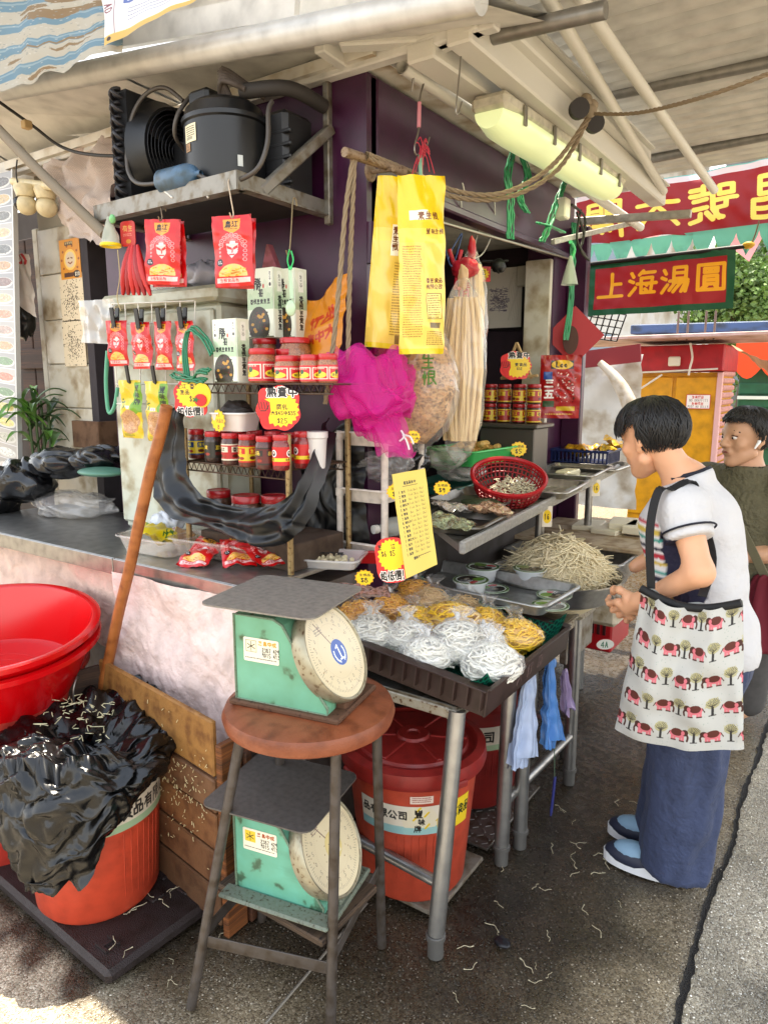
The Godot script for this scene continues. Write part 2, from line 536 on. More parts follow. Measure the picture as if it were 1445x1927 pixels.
func _ready():
	var cam := Camera3D.new()
	cam.name = "camera"
	cam.position = P(0, 1.5, 0)
	cam.rotation_degrees = Vector3(-10.3, -55.6, 0)
	cam.fov = 71.6
	cam.near = 0.05
	cam.far = 400.0
	add_child(cam)
	var we := WorldEnvironment.new()
	we.name = "world_environment"
	var e := Environment.new()
	e.background_mode = Environment.BG_SKY
	e.tonemap_mode = Environment.TONE_MAPPER_LINEAR
	e.tonemap_exposure = 3.0
	e.sdfgi_enabled = true; e.ssao_enabled = true; e.ssil_enabled = true
	var sky := Sky.new()
	var sm := ProceduralSkyMaterial.new()
	sm.sky_top_color = Color(0.66, 0.70, 0.76)
	sm.sky_horizon_color = Color(0.96, 0.955, 0.93)
	sm.sky_curve = 0.25
	sm.ground_horizon_color = Color(0.75, 0.74, 0.72)
	sm.ground_bottom_color = Color(0.45, 0.43, 0.40)
	sm.sky_energy_multiplier = 1.15
	sky.sky_material = sm
	e.sky = sky
	we.environment = e
	add_child(we)
	var sun := DirectionalLight3D.new()
	sun.name = "sun"
	sun.light_energy = 1.4
	sun.light_color = Color(1.0, 0.955, 0.88)
	sun.light_angular_distance = 0.5
	sun.shadow_enabled = true
	sun.look_at_from_position(P(1.5, 8.0, 0.9), P(0, 0, 0))
	add_child(sun)

	R.seed = 11
	N.seed = 5
	N.noise_type = FastNoiseLite.TYPE_SIMPLEX
	N.fractal_type = FastNoiseLite.FRACTAL_NONE
	N.frequency = 1.0
	textures()
	ground()
	booth()
	canopies()
	background()
	left_side()
	counters()
	cooling_unit()
	rack_goods()
	hanging_goods()
	left_floor()
	stool_and_scales()
	table_goods()
	upper_counter()
	signs()
	people()
	litter()

func textures():
	tex.grime = noise_tex(0.012, [gr(0.80), gr(0.93), gr(1.0)], [0.0, 0.4, 0.75], FastNoiseLite.TYPE_SIMPLEX_SMOOTH, 512, 6, 3)
	tex.stain = noise_tex(0.006, [Color(0.66, 0.59, 0.50), Color(0.86, 0.83, 0.78), gr(0.95), gr(1.0)], [0.0, 0.35, 0.55, 1.0], FastNoiseLite.TYPE_SIMPLEX_SMOOTH, 512, 6, 9)
	tex.rust = noise_tex(0.02, [Color(0.36, 0.22, 0.14), Color(0.55, 0.40, 0.30), Color(0.92, 0.90, 0.86), gr(1.0)], [0.0, 0.18, 0.30, 1.0], FastNoiseLite.TYPE_SIMPLEX_SMOOTH, 512, 6, 21)
	tex.fine = noise_tex(0.09, [gr(0.0), gr(1.0)], [0.2, 0.8], FastNoiseLite.TYPE_SIMPLEX, 512, 3, 4)
	tex.wrinkle = noise_tex(0.022, [gr(0.0), gr(0.5), gr(1.0)], [0.25, 0.5, 0.75], FastNoiseLite.TYPE_SIMPLEX, 512, 4, 14)
	tex.pebble = noise_tex(0.085, [Color(0.50, 0.47, 0.43), Color(0.64, 0.61, 0.56), Color(0.72, 0.69, 0.63), Color(0.80, 0.77, 0.72), Color(0.94, 0.92, 0.88)], [0.0, 0.25, 0.5, 0.8, 1.0], FastNoiseLite.TYPE_CELLULAR, 1024, 1, 8, FastNoiseLite.RETURN_CELL_VALUE)
	tex.pebble_relief = noise_tex(0.085, [gr(1.0), gr(0.7), gr(0.0)], [0.0, 0.45, 1.0], FastNoiseLite.TYPE_CELLULAR, 1024, 1, 8, FastNoiseLite.RETURN_DISTANCE)
	tex.wet = noise_tex(0.02, [gr(0.16), gr(0.42), gr(0.8)], [0.25, 0.5, 0.8], FastNoiseLite.TYPE_SIMPLEX_SMOOTH, 512, 5, 33)
	var w := IM.new(256, 256, gr(1.0))   # woven plastic strips
	for y in 64:
		for x in 64:
			var up := (x + y) % 2 == 0
			w.rect(x * 4, y * 4, 4, 4, gr(0.86 if up else 0.98))
			if up: w.rect(x * 4, y * 4, 1, 4, gr(0.7))
			else: w.rect(x * 4, y * 4, 4, 1, gr(0.74))
	tex.weave = w.made()
	var b := IM.new(512, 256, gr(0.8))   # brushed metal and plank grain: fine streaks along x
	R.seed = 77
	for i in 2600:
		var k := R.randf_range(0.62, 1.0)
		b.rect(R.randi_range(-120, 512), R.randi_range(0, 255), R.randi_range(40, 260), 1, gr(k))
	tex.brush = b.made()
	var g := IM.new(512, 512, Color(0.80, 0.72, 0.60))
	for y in 512:
		var k := 0.75 + 0.2 * sin(y * 0.13 + 2.0 * sin(y * 0.031)) + 0.12 * nz(Vector3(y, 0, 0), 0.21)
		g.rect(0, y, 512, 1, Color(k, k * 0.95, k * 0.88))
	for i in 1500:
		var x := R.randi_range(-100, 512)
		var y := R.randi_range(0, 511)
		var k := R.randf_range(0.45, 1.0)
		g.rect(x, y, R.randi_range(30, 240), 1, Color(k, k * 0.92, k * 0.82))
	for i in 9: g.ell(R.randi_range(0, 511), R.randi_range(0, 511), R.randi_range(5, 9), R.randi_range(2, 4), Color(0.34, 0.22, 0.13))
	tex.wood = g.made()

func ground():
	var b := B()
	b.col = Color(0.55, 0.52, 0.47)
	for q in [[-150.0, -150.0, 150.0, -3.0], [-150.0, 5.0, 150.0, 150.0], [-150.0, -3.0, -1.0, 5.0], [7.0, -3.0, 150.0, 5.0]]:
		b.flat()
		b.quad(P(q[0], 0, q[1]), P(q[2], 0, q[1]), P(q[2], 0, q[3]), P(q[0], 0, q[3]))
	S(b, "ground", mt("#f0e8d8", 0.9, 0, {"tex": "pebble", "scale": 1.3, "vc": true}))
	b = B()
	b.smooth()
	var nu := 200
	var nv := 200
	var paint := func(u: float, v: float) -> Color:
		var p := Vector3(u, 0, v)
		var wet := smoothstep(0.18, 0.62, v + 0.16 * nz(p, 1.7) + 0.10 * nz(p, 5.0)) * smoothstep(0.75, 1.30, u + 0.22 * nz(p + Vector3(3, 0, 0), 2.0) + 0.06 * nz(p, 9.0))
		if u < 1.0: wet = maxf(wet, smoothstep(1.42, 1.5, v) * smoothstep(0.80, 0.86, u + 0.06 * nz(p, 6.0)))
		if v < 0.25: wet *= 0.12
		var dirt := 0.82 + 0.30 * nz(p, 2.3) + 0.16 * nz(p, 9.0) - 0.22 * smoothstep(0.35, 0.6, nz(p + Vector3(9, 0, 0), 1.6))
		var dry := Color(0.84, 0.80, 0.70) if v < 0.25 else Color(0.52, 0.45, 0.34)
		if u < 0.95: dry = dry.lerp(Color(0.78, 0.72, 0.60), smoothstep(0.98, 0.82, u + 0.1 * nz(p, 4.0)))
		var c := dry.lerp(Color(0.098, 0.080, 0.059), wet)
		return Color(c.r * dirt, c.g * dirt, c.b * dirt)
	for i in nu:
		for j in nv:
			var cs := []
			for k in [[0, 0], [1, 0], [1, 1], [0, 1]]:
				var u: float = -1.0 + 8.0 * pow(float(i + k[0]) / nu, 1.25)
				var v: float = -3.0 + 8.0 * float(j + k[1]) / nv
				var h := 0.004 * nz(Vector3(u, 0, v), 3.0) + 0.003 * nz(Vector3(u, 0, v), 9.0)
				cs.append([P(u, h - 0.004, v), paint.call(u, v)])
			for k in [0, 1, 2, 0, 2, 3]:
				b.col = cs[k][1]
				b.vx(cs[k][0])
	S(b, "pavement", mt("#ffffff", 0.75, 0, {"tex": "pebble", "bump": "pebble_relief", "depth": 0.16, "scale": 2.6, "vc": true, "rtex": "wet"}))
	# the joint between the two slabs
	b = B()
	b.grid(3, 420, func(x, q):
		var u: float = 0.9 + 5.4 * q
		var w: float = 0.008 + 0.004 * nz(Vector3(u, 0, 0), 3.0) + 0.003 * nz(Vector3(u, 0, 4), 21.0)
		return P(u, 0.0045 - 0.003 * sin(PI * x), 0.25 + 0.010 * nz(Vector3(u, 5, 0), 2.0) + 0.003 * nz(Vector3(u, 5, 0), 17.0) + (x - 0.5) * 2.0 * w))
	S(b, "pavement_joint", mt("#26211b", 0.8, 0, {"tex": "pebble", "bump": "pebble_relief", "depth": 0.6, "scale": 3.0}))
	# loose grit
	var st := MultiMesh.new()
	st.transform_format = MultiMesh.TRANSFORM_3D
	st.use_colors = true
	var pb := B()
	pb.ball(Vector3.ZERO, Vector3(1, 0.45, 0.8), 6, 4)
	st.mesh = pb.mesh()
	st.instance_count = 9000
	R.seed = 5
	for i in 9000:
		var u := R.randf_range(0.8, 3.6)
		var v := R.randf_range(-0.6, 1.5)
		if i < 5000:
			u = R.randf_range(0.9, 2.4); v = R.randf_range(-0.1, 1.3)
		var s := R.randf_range(0.0012, 0.0034)
		st.set_instance_transform(i, Transform3D(Basis.from_euler(Vector3(0, R.randf() * TAU, 0)).scaled(Vector3.ONE * s), P(u, 0.002 + 0.004 * nz(Vector3(u, 0, v), 3.0) + 0.003 * nz(Vector3(u, 0, v), 9.0) - 0.004, v)))
		var c: Color = paint.call(u, v)
		var k := R.randf_range(0.4, 1.5)
		st.set_instance_color(i, Color(c.r * k, c.g * k, c.b * k))
	var mm := MultiMeshInstance3D.new()
	mm.name = "grit"
	mm.multimesh = st
	mm.material_override = mt("#ffffff", 0.7, 0, {"vc": true})
	add_child(mm)
	tag(mm, "loose grit and tiny pebbles over the pavement", "grit")
	mm.set_meta("kind", "stuff")

func booth():
	var pm := mt("#3d1535", 0.34, 0.0, {"tex": "grime", "scale": 1.3})
	var white := mt("#d9d3c6", 0.6, 0, {"tex": "stain", "scale": 1.6})
	var dark := mt("#2a2228", 0.7, 0, {"tex": "grime", "scale": 1.5})
	var t := T("market_booth", "purple painted metal market booth with an open serving hatch", "booth", P(2.7, 0, 2.0))
	var b := B(t)
	b.box(P(1.875, 1.2, 1.98), Vector3(0.05, 2.4, 1.30))
	K(b, "side_wall", pm, t)
	b = B(t)
	b.box(P(2.73, 2.255, 1.345), Vector3(1.66, 0.29, 0.04), 0.006)
	b.box(P(2.73, 2.105, 1.325), Vector3(1.66, 0.03, 0.06), 0.006)
	K(b, "header", pm, t)
	b = B(t)
	b.box(P(1.905, 1.2, 1.365), Vector3(0.07, 2.4, 0.07), 0.006)
	K(b, "corner_post", pm, t)
	b = B(t)
	b.box(P(3.50, 1.2, 1.40), Vector3(0.24, 2.4, 0.14), 0.006)
	b.box(P(3.575, 1.2, 1.28), Vector3(0.05, 2.1, 0.1), 0.006)
	K(b, "end_post", pm, t)
	b = B(t)
	b.box(P(3.362, 1.52, 1.40), Vector3(0.03, 1.12, 0.13), 0.004)
	K(b, "door_jamb", white, t)
	b = B(t)
	b.box(P(2.7, 0.5, 1.36), Vector3(1.58, 1.0, 0.03))
	K(b, "front_panel", dark, t)
	b = B(t)
	b.box(P(2.75, 1.2, 2.85), Vector3(1.70, 2.4, 0.05))
	K(b, "back_wall", dark, t)
	b = B(t)
	b.box(P(3.56, 1.2, 2.14), Vector3(0.05, 2.4, 1.3))
	K(b, "end_wall", mt("#332430", 0.7, 0, {"tex": "grime", "scale": 1.5}), t)
	b = B(t)
	b.box(P(2.73, 2.19, 2.10), Vector3(1.6, 0.02, 1.40))
	K(b, "ceiling", mt("#e6e2d8", 0.4, 0, {"tex": "grime", "scale": 1.2}), t)
	b = B(t)
	b.box(P(2.72, 2.425, 2.24), Vector3(1.86, 0.03, 1.95))
	K(b, "roof", white, t)
	for h in [1.86, 1.30]:
		b = B(t)
		b.tube([P(1.855, h, 1.318), P(1.855, h + 0.12, 1.318)], 0.014, 10)
		K(b, "hinge", pm, t)
	b = B(t)
	b.tube([P(1.90, 2.02, 1.27), P(3.4, 2.08, 1.27)], 0.006, 6)
	K(b, "curtain_rail", mt("#8d867c", 0.35, 0.9), t)
	b = B(t)
	b.box(P(2.101,1.618,1.360) + P(0, 0, 0.04), Vector3(0.25, 0.22, 0.01))
	K(b, "hatch_pane", mt("#cfd6d2", 0.2, 0, {"alpha": 0.4}), t)
	# what hangs inside on the end wall
	var f := T("framed_drawing", "framed ink drawing of a street on white paper inside the booth", "picture", P(3.53, 1.78, 1.67))
	b = B(f)
	b.box(P(3.528, 1.935, 1.675), Vector3(0.012, 0.33, 0.27))
	K(b, "frame", mt("#191416", 0.4), f)
	var im := IM.new(200, 240, Color(0.90, 0.88, 0.84))
	R.seed = 3
	for i in 160:
		var x := R.randi_range(50, 130)
		var y := R.randi_range(80, 170)
		im.rect(x, y, R.randi_range(2, 18), R.randi_range(1, 4), Color(0.35, 0.33, 0.42).lerp(Color(0.75, 0.72, 0.74), R.randf()))
	for i in 26: im.line([Vector2(R.randi_range(50, 140), R.randi_range(70, 175)), Vector2(R.randi_range(50, 140), R.randi_range(70, 175))], 0.6, Color(0.4, 0.36, 0.4))
	for k in 7:
		var p := []
		for j in 20: p.append(Vector2(140 + k * 7 + 5 * sin(j * 0.5 + k), 20 + j * 10))
		im.line(p, 1.2, Color(0.84, 0.82, 0.78))
	b = B(f)
	b.at(tf(face(-1, 0), P(3.518, 1.935, 1.675)))
	b.prism(rectpts(0.245, 0.30), 0.003)
	K(b, "paper", print_mat(im.made()), f)
	b = B()
	b.box(P(3.500,2.032,1.536), Vector3(0.04, 0.10, 0.07), 0.006)
	O(b, "switch_box", mt("#cfc9ba", 0.5), "small cream socket box on the dark wall behind the drawing", "socket")
	im = IM.new(96, 64, Color(0.80, 0.10, 0.10))
	im.star(48, 32, 44, 30, 14, 0.78, Color(0.97, 0.84, 0.10))
	im.text("增記", 22, 12, 24, 1.2, Color(0.1, 0.08, 0.08))
	im.text("SANGKEE", 16, 40, 14, 0.8, Color(0.1, 0.08, 0.08))
	card("shop_card", im.made(), rectpts(0.085, 0.066), 0.002, tf(face(-0.8, -0.6), P(3.000,1.982,1.525)), "red card with a yellow burst hung before the framed drawing", "sign")

func canopies():
	var white := mt("#dcd9d2", 0.55, 0, {"tex": "grime", "scale": 1.1})
	var cream := mt("#d2cfc6", 0.5, 0, {"bump": "fine", "depth": 0.02})
	var steel := mt("#8d8a84", 0.42, 0.6, {"tex": "grime", "scale": 3.0})
	var t := T("front_awning", "white painted awning over the stall's left side with a round tube along its edge", "awning", P(1.7, 2.4, 2.0))
	var a: Vector3 = P(1.550,2.584,3.001)
	var c: Vector3 = P(1.550,2.333,0.804)
	a += (a - c) * 0.75
	var b := B(t)
	b.box(P(1.55, 2.80, 2.0), Vector3(0.36, 0.01, 2.4))
	K(b, "upper_sheet", white, t)
	b = B(t)
	b.tube([a, c], 0.036, 16)
	K(b, "edge_tube", mt("#c9c8c4", 0.4, 0.2, {"tex": "grime", "scale": 1.5}), t)
	for k in 3:   # ceiling panels between the tube and the wall
		b = B(t)
		for q in [[0.0, 0.33], [0.335, 0.66], [0.665, 1.0]].slice(k, k + 1):
			var p0 := a.lerp(c, q[0]) + Vector3(0, -0.012, 0)
			var p1 := a.lerp(c, q[1]) + Vector3(0, -0.012, 0)
			var w0 := Vector3(2.02, 2.45, p0.z)
			var w1 := Vector3(2.02, 2.45, p1.z)
			b.flat()
			b.quad(p0, p1, w1, w0)
			b.quad(p0 + Vector3(0, 0.02, 0), p1 + Vector3(0, 0.02, 0), w1 + Vector3(0, 0.02, 0), w0 + Vector3(0, 0.02, 0))
			b.quad(p0, p1, p1 + Vector3(0, 0.02, 0), p0 + Vector3(0, 0.02, 0))
		K(b, "panel", white, t)
	b = B(t)
	b.bar(P(1.83, 2.425, 3.6), P(1.83, 2.425, 0.9), 0.04, 0.06, 0.004)
	K(b, "wall_beam", white, t)
	for q in [[P(1.690,2.430,1.376), P(1.974,2.430,1.397)], [P(1.800,2.527,3.169), P(2.300,2.540,3.285)]]:
		b = B(t)
		b.bar(q[0], q[1], 0.035, 0.05, 0.004)
		K(b, "cross_beam", cream, t)
	b = B(t)
	b.bar(P(1.750,2.966,3.337), P(1.750,2.541,0.917), 0.02, 0.20)
	b.bar(P(1.620,2.748,3.112), P(1.620,2.502,1.391), 0.02, 0.07)
	K(b, "fascia", white, t)
	b = B(t)
	b.bar(P(1.950,2.558,3.635), P(1.950,2.311,2.684), 0.03, 0.12)
	b.bar(P(1.800,2.613,3.329), P(1.950,2.455,2.547), 0.05, 0.03)
	K(b, "rear_beam", white, t)

	t = T("corrugated_roof", "pale corrugated metal roof over the customers' side of the stall", "roof", P(2.8, 2.5, 0.0))
	b = B(t)
	b.smooth()
	var rows := []
	for i in 481:
		var u := 1.35 + i * 0.00615
		var row := []
		var hh := 2.565 + 0.022 * (u - 1.5) + 0.014 * pow(maxf(0.0, sin(u * 62.0)), 3.0)
		for j in 2: row.append([P(u, hh, 1.18 - j * 2.9), Vector2(u, j)])
		rows.append(row)
	b.skin(rows)
	K(b, "corrugated_sheet", mt("#cfcdc8", 0.42, 0.15, {"tex": "grime", "scale": 0.9}), t)
	for q in [[P(1.930,2.431,0.987), P(1.930,2.414,0.653)], [P(2.950,2.595,1.086), P(2.950,2.582,0.244)], [P(3.900,2.600,1.155), P(3.900,2.626,0.294)]]:
		b = B(t)
		b.tube(q, 0.022, 12)
		K(b, "purlin_tube", steel, t)
	for q in [[P(1.891,2.500,0.815), P(3.812,2.420,0.959)], [P(1.954,2.510,0.758), P(3.973,2.430,0.760)]]:
		b = B(t)
		b.tube(q, 0.019, 12)
		K(b, "pole", cream, t)
	t = T("canopy_frame", "cream steel beams and pipe running out over the serving hatch", "frame", P(2.8, 2.35, 1.1))
	for q in [[P(1.803,2.419,1.000), P(3.880,2.410,1.000), 0.075, 0.085], [P(1.808,2.390,1.120), P(3.658,2.430,1.120), 0.09, 0.05], [P(1.803,2.478,0.950), P(3.439,2.483,0.950), 0.045, 0.05]]:
		b = B(t)
		b.bar(q[0], q[1], q[2], q[3], 0.006)
		b.bar(q[0] + P(0, q[3] * 0.5 + 0.006, 0), q[1] + P(0, q[3] * 0.5 + 0.006, 0), q[2] + 0.03, 0.008)
		K(b, "beam", cream, t)
	b = B(t)
	var pa: Vector3 = P(1.844,2.382,1.200)
	var pb: Vector3 = P(4.324,2.367,1.200)
	b.tube([pa, pa.lerp(pb, 0.5), pb], 0.021, 14, false)
	b.tube([pa, pa.lerp(pb, 0.03)], 0.0175, 14, false)
	K(b, "pipe", cream, t)
	for q in [[P(1.730,2.440,1.332), P(1.885,2.440,1.035)], [P(1.875,2.420,1.179), P(1.819,2.420,0.941)]]:
		b = B(t)
		b.bar(q[0], q[1], 0.05, 0.05, 0.005)
		K(b, "cross_beam", cream, t)
	for q in [[P(3.750,2.320,1.402), P(3.750,2.287,0.811), 0.03], [P(3.070,2.099,1.220), P(4.233,2.377,1.220), 0.02]]:
		b = B(t)
		b.bar(q[0], q[1], q[2], q[2] * 1.2, 0.003)
		K(b, "end_bar", mt("#b4b0a6", 0.5, 0.4, {"tex": "grime", "scale": 3.0}), t)
	b = B(t)
	b.box(P(3.669,2.463,1.050), Vector3(0.14, 0.06, 0.14), 0.006)
	K(b, "end_plate", cream, t)
	b = B()   # wire hook hanging from the beam's end
	b.tube(sp([P(1.868,2.478,1.020), P(1.873,2.358,1.030), P(1.853,2.239,1.030), P(1.866,2.232,1.030), P(1.886,2.266,1.030)], 5), 0.0026, 6)
	O(b, "wire_hook", mt("#9a968e", 0.35, 0.9), "long thin wire hook hanging from the end of the cream beam", "hook")
	# fluorescent fitting
	t = T("fluorescent_lamp", "lit fluorescent batten lamp with a greenish ribbed cover under the beams", "lamp", P(2.55, 2.28, 1.06))
	var la: Vector3 = P(2.106,2.317,1.060)
	var lb: Vector3 = P(3.339,2.354,1.060)
	var dir := (lb - la).normalized()
	var side := UP.cross(dir).normalized()
	var upv := dir.cross(side)
	var L := (lb - la).length()
	var fr := Transform3D(Basis(side, upv, dir), la)
	b = B(t)
	b.at(fr)
	b.box(Vector3(0, 0.022, L * 0.5), Vector3(0.125, 0.05, L), 0.014)
	K(b, "housing", mt("#c9c2ae", 0.55, 0, {"tex": "grime", "scale": 3.0}), t)
	b = B(t)
	b.at(fr)
	b.smooth()
	var rings := []
	for i in 15:
		var z := L * i / 14.0
		var k := 1.0 - 0.30 * pow(absf(i / 7.0 - 1.0), 12.0)
		var ring := []
		for j in 29:
			var an := PI + PI * j / 28.0
			var rb := 1.0 + 0.012 * (j % 2)
			ring.append([Vector3(cos(an) * 0.067 * rb * k, sin(an) * 0.068 * rb * k - 0.004, clampf(z, 0.004, L - 0.004)), Vector2(j / 28.0, z)])
		rings.append(ring)
	b.skin(rings)
	b.flat()
	for e in [0, 14]:
		for j in 28:
			b.vx(Vector3(0, -0.004, 0.004 if e == 0 else L - 0.004)); b.vx(rings[e][j][0]); b.vx(rings[e][j + 1][0])
	var lm := mt("#e0ebb0", 0.3, 0, {"em": 0.13})
	K(b, "diffuser", lm, t)
	for k in 5:
		b = B(t)
		b.at(fr)
		for s in [-1.0, 1.0]: b.box(Vector3(s * 0.068, 0.0, L * (0.1 + 0.2 * k)), Vector3(0.008, 0.06, 0.02), 0.002)
		K(b, "clip", mt("#8b8679", 0.4, 0.7), t)
	var al := AreaLight3D.new()
	al.name = "lamp_light"
	al.area_size = Vector2(0.11, L * 0.95)
	al.light_energy = 0.07
	al.light_color = Color(0.95, 1.0, 0.72)
	al.area_range = 6.0
	al.shadow_enabled = true
	al.transform = Transform3D(Basis(side, dir, side.cross(dir)).orthonormalized(), la + dir * L * 0.5 - upv * 0.085)
	if al.transform.basis.z.y < 0: al.transform.basis = Basis(-side, dir, -(side.cross(dir)))
	add_child(al)
	# pulley blocks and ropes
	t = T("pulley_blocks", "pair of black pulley wheels with a rope knotted under the roof beam", "pulley", P(2.503,2.368,0.900))
	for q in [P(2.444,2.384,0.900), P(2.600,2.383,0.900)]:
		b = B(t)
		b.at(tf(face(-0.75, -0.65, -0.1), q))
		b.tube([Vector3(0, 0, -0.012), Vector3(0, 0, 0.012)], 0.032, 18)
		K(b, "wheel", mt("#241d1a", 0.5), t)
	b = B(t)
	for k in 5: b.ball(P(2.535,2.410,0.900) + Vector3(R.randf_range(-0.025, 0.025), R.randf_range(-0.02, 0.04), R.randf_range(-0.02, 0.02)), Vector3(0.022, 0.02, 0.022), 10, 7)
	K(b, "knot", mt("#9a8a74", 0.9), t)
	var rp := mt("#8d7b62", 0.95, 0, {"bump": "fine", "depth": 0.1, "scale": 8.0})
	b = B()
	rope(b, sp([P(1.698,2.117,1.220), P(1.915,2.123,1.220), P(2.085,2.091,1.150), P(2.199,2.096,1.040), P(2.364,2.202,0.950), P(2.553,2.398,0.900)], 8), 0.008)
	rope(b, sp([P(1.698,2.109,1.220), P(1.915,2.105,1.220), P(2.086,2.073,1.150), P(2.240,2.092,1.040), P(2.412,2.200,0.950), P(2.544,2.384,0.900)], 8), 0.008)
	O(b, "hauling_rope", rp, "doubled brown rope sagging from the corner hook up to the pulleys", "rope")
	b = B()
	rope(b, sp([P(2.534,2.393,0.890), P(2.416,2.325,0.700), P(2.167,2.247,0.450), P(2.022,2.224,0.250)], 8), 0.006)
	O(b, "roof_rope", rp, "thin brown rope running from the pulleys out under the corrugated roof", "rope")
	b = B()
	rope(b, sp([P(1.666,2.113,1.240), P(1.639,1.959,1.250), P(1.612,1.789,1.250), P(1.606,1.618,1.270), P(1.601,1.441,1.300)], 6), 0.0075)
	rope(b, sp([P(1.671,2.114,1.240), P(1.654,1.933,1.240), P(1.639,1.734,1.240), P(1.631,1.531,1.240)], 6), 0.0075)
	O(b, "hanging_rope", rp, "two strands of twisted rope hanging down the booth's purple corner", "rope")
	b = B()
	b.tube([P(1.624,2.108,1.240), P(1.886,2.116,1.220)], 0.013, 10)
	b.tube([P(1.828,2.113,1.300), P(1.799,2.099,1.200)], 0.007, 8)
	b.ball(P(1.828,2.113,1.300), Vector3(0.028, 0.028, 0.01), 12, 8)
	O(b, "rope_bracket", mt("#8f7b66", 0.6, 0.3, {"tex": "rust", "scale": 6.0}), "short rusty pipe bracket sticking out at the booth's corner", "bracket")
	b = B()   # diagonal braided pole at the left
	b.tube([P(1.450,2.414,2.679), P(1.450,2.208,2.406), P(1.450,1.960,2.058)], 0.017, 12)
	O(b, "braided_pole", mt("#8c7d66", 0.7, 0, {"tex": "weave", "scale": 14.0}), "slanting pole wrapped in braided hose at the stall's left side", "pole")
	# striped tarpaulin and printed banner thrown over the edge tube
	var im := IM.new(256, 200, Color(0.62, 0.60, 0.55))
	for k in 6:
		var y := 8 + k * 40
		im.rect(0, y, 256, 17, Color(0.36, 0.47, 0.53))
		im.rect(0, y + 3, 256, 3, Color(0.48, 0.56, 0.59))
	R.seed = 31
	for i in 30: im.ell(R.randi_range(0, 255), R.randi_range(0, 199), R.randi_range(8, 40), R.randi_range(2, 5), Color(0.46, 0.38, 0.27))
	for i in 700: im.rect(R.randi_range(0, 255), R.randi_range(0, 199), 3, 1, Color(0.68, 0.66, 0.62) if i % 2 else Color(0.46, 0.48, 0.47))
	var tm := print_mat(im.made(), 0.75)
	tm.backlight_enabled = true
	tm.backlight = Color(0.12, 0.12, 0.11)
	var corners: Array = [P(1.450,2.893,2.803), P(1.450,2.650,1.850), P(1.420,2.447,1.863), P(1.420,2.470,2.831)]
	b = B()
	b.grid(36, 26, func(s, q):
		var p: Vector3 = corners[0].lerp(corners[1], s).lerp(corners[3].lerp(corners[2], s), q)
		return p + Vector3(-0.02 - 0.015 * nz(p, 4.0) - 0.004 * nz(p, 14.0), -0.012 * q * (1 + nz(p, 9.0)), 0.004 * nz(p, 11.0)))
	O(b, "striped_tarpaulin", tm, "faded blue and white striped tarpaulin with brown stains over the awning edge", "tarpaulin")
	im = IM.new(200, 150, Color(0.88, 0.87, 0.88))
	im.rect(0, 130, 200, 20, Color(0.80, 0.66, 0.36))
	im.rect(0, 126, 200, 4, Color(0.93, 0.90, 0.82))
	im.text("B", 40, 20, 40, 3.0, Color(0.35, 0.42, 0.66))
	for k in 4: im.line([Vector2(50, 75 + k * 10), Vector2(90, 68 + k * 10), Vector2(130, 78 + k * 10), Vector2(180, 64 + k * 10)], 1.2, Color(0.55, 0.58, 0.66))
	im.rect(24, 0, 2, 130, Color(0.62, 0.55, 0.58))
	var rot := IM.new(110, 24, Color(0.88, 0.87, 0.88))
	rot.text("NG AD", 4, 3, 18, 1.3, Color(0.50, 0.30, 0.34))
	rot.im.rotate_90(CLOCKWISE)
	im.im.blit_rect(rot.im, Rect2i(0, 0, 24, 110), Vector2i(0, 12))
	im.ell(12, 138, 5, 5, Color(0.25, 0.18, 0.12))
	var bm := print_mat(im.made(), 0.6)
	bm.backlight_enabled = true
	bm.backlight = Color(0.6, 0.58, 0.55)
	var bc: Array = [P(1.400,2.609,1.923), P(1.400,2.511,1.403), P(1.380,2.451,1.515), P(1.380,2.440,1.906)]
	b = B()
	b.grid(18, 12, func(s, q):
		var p: Vector3 = bc[0].lerp(bc[1], s).lerp(bc[3].lerp(bc[2], s), q)
		return p + Vector3(-0.012 * nz(p, 6.0), 0, 0))
	O(b, "printed_banner", bm, "torn printed vinyl banner edge with an eyelet hanging beside the striped tarpaulin", "banner")



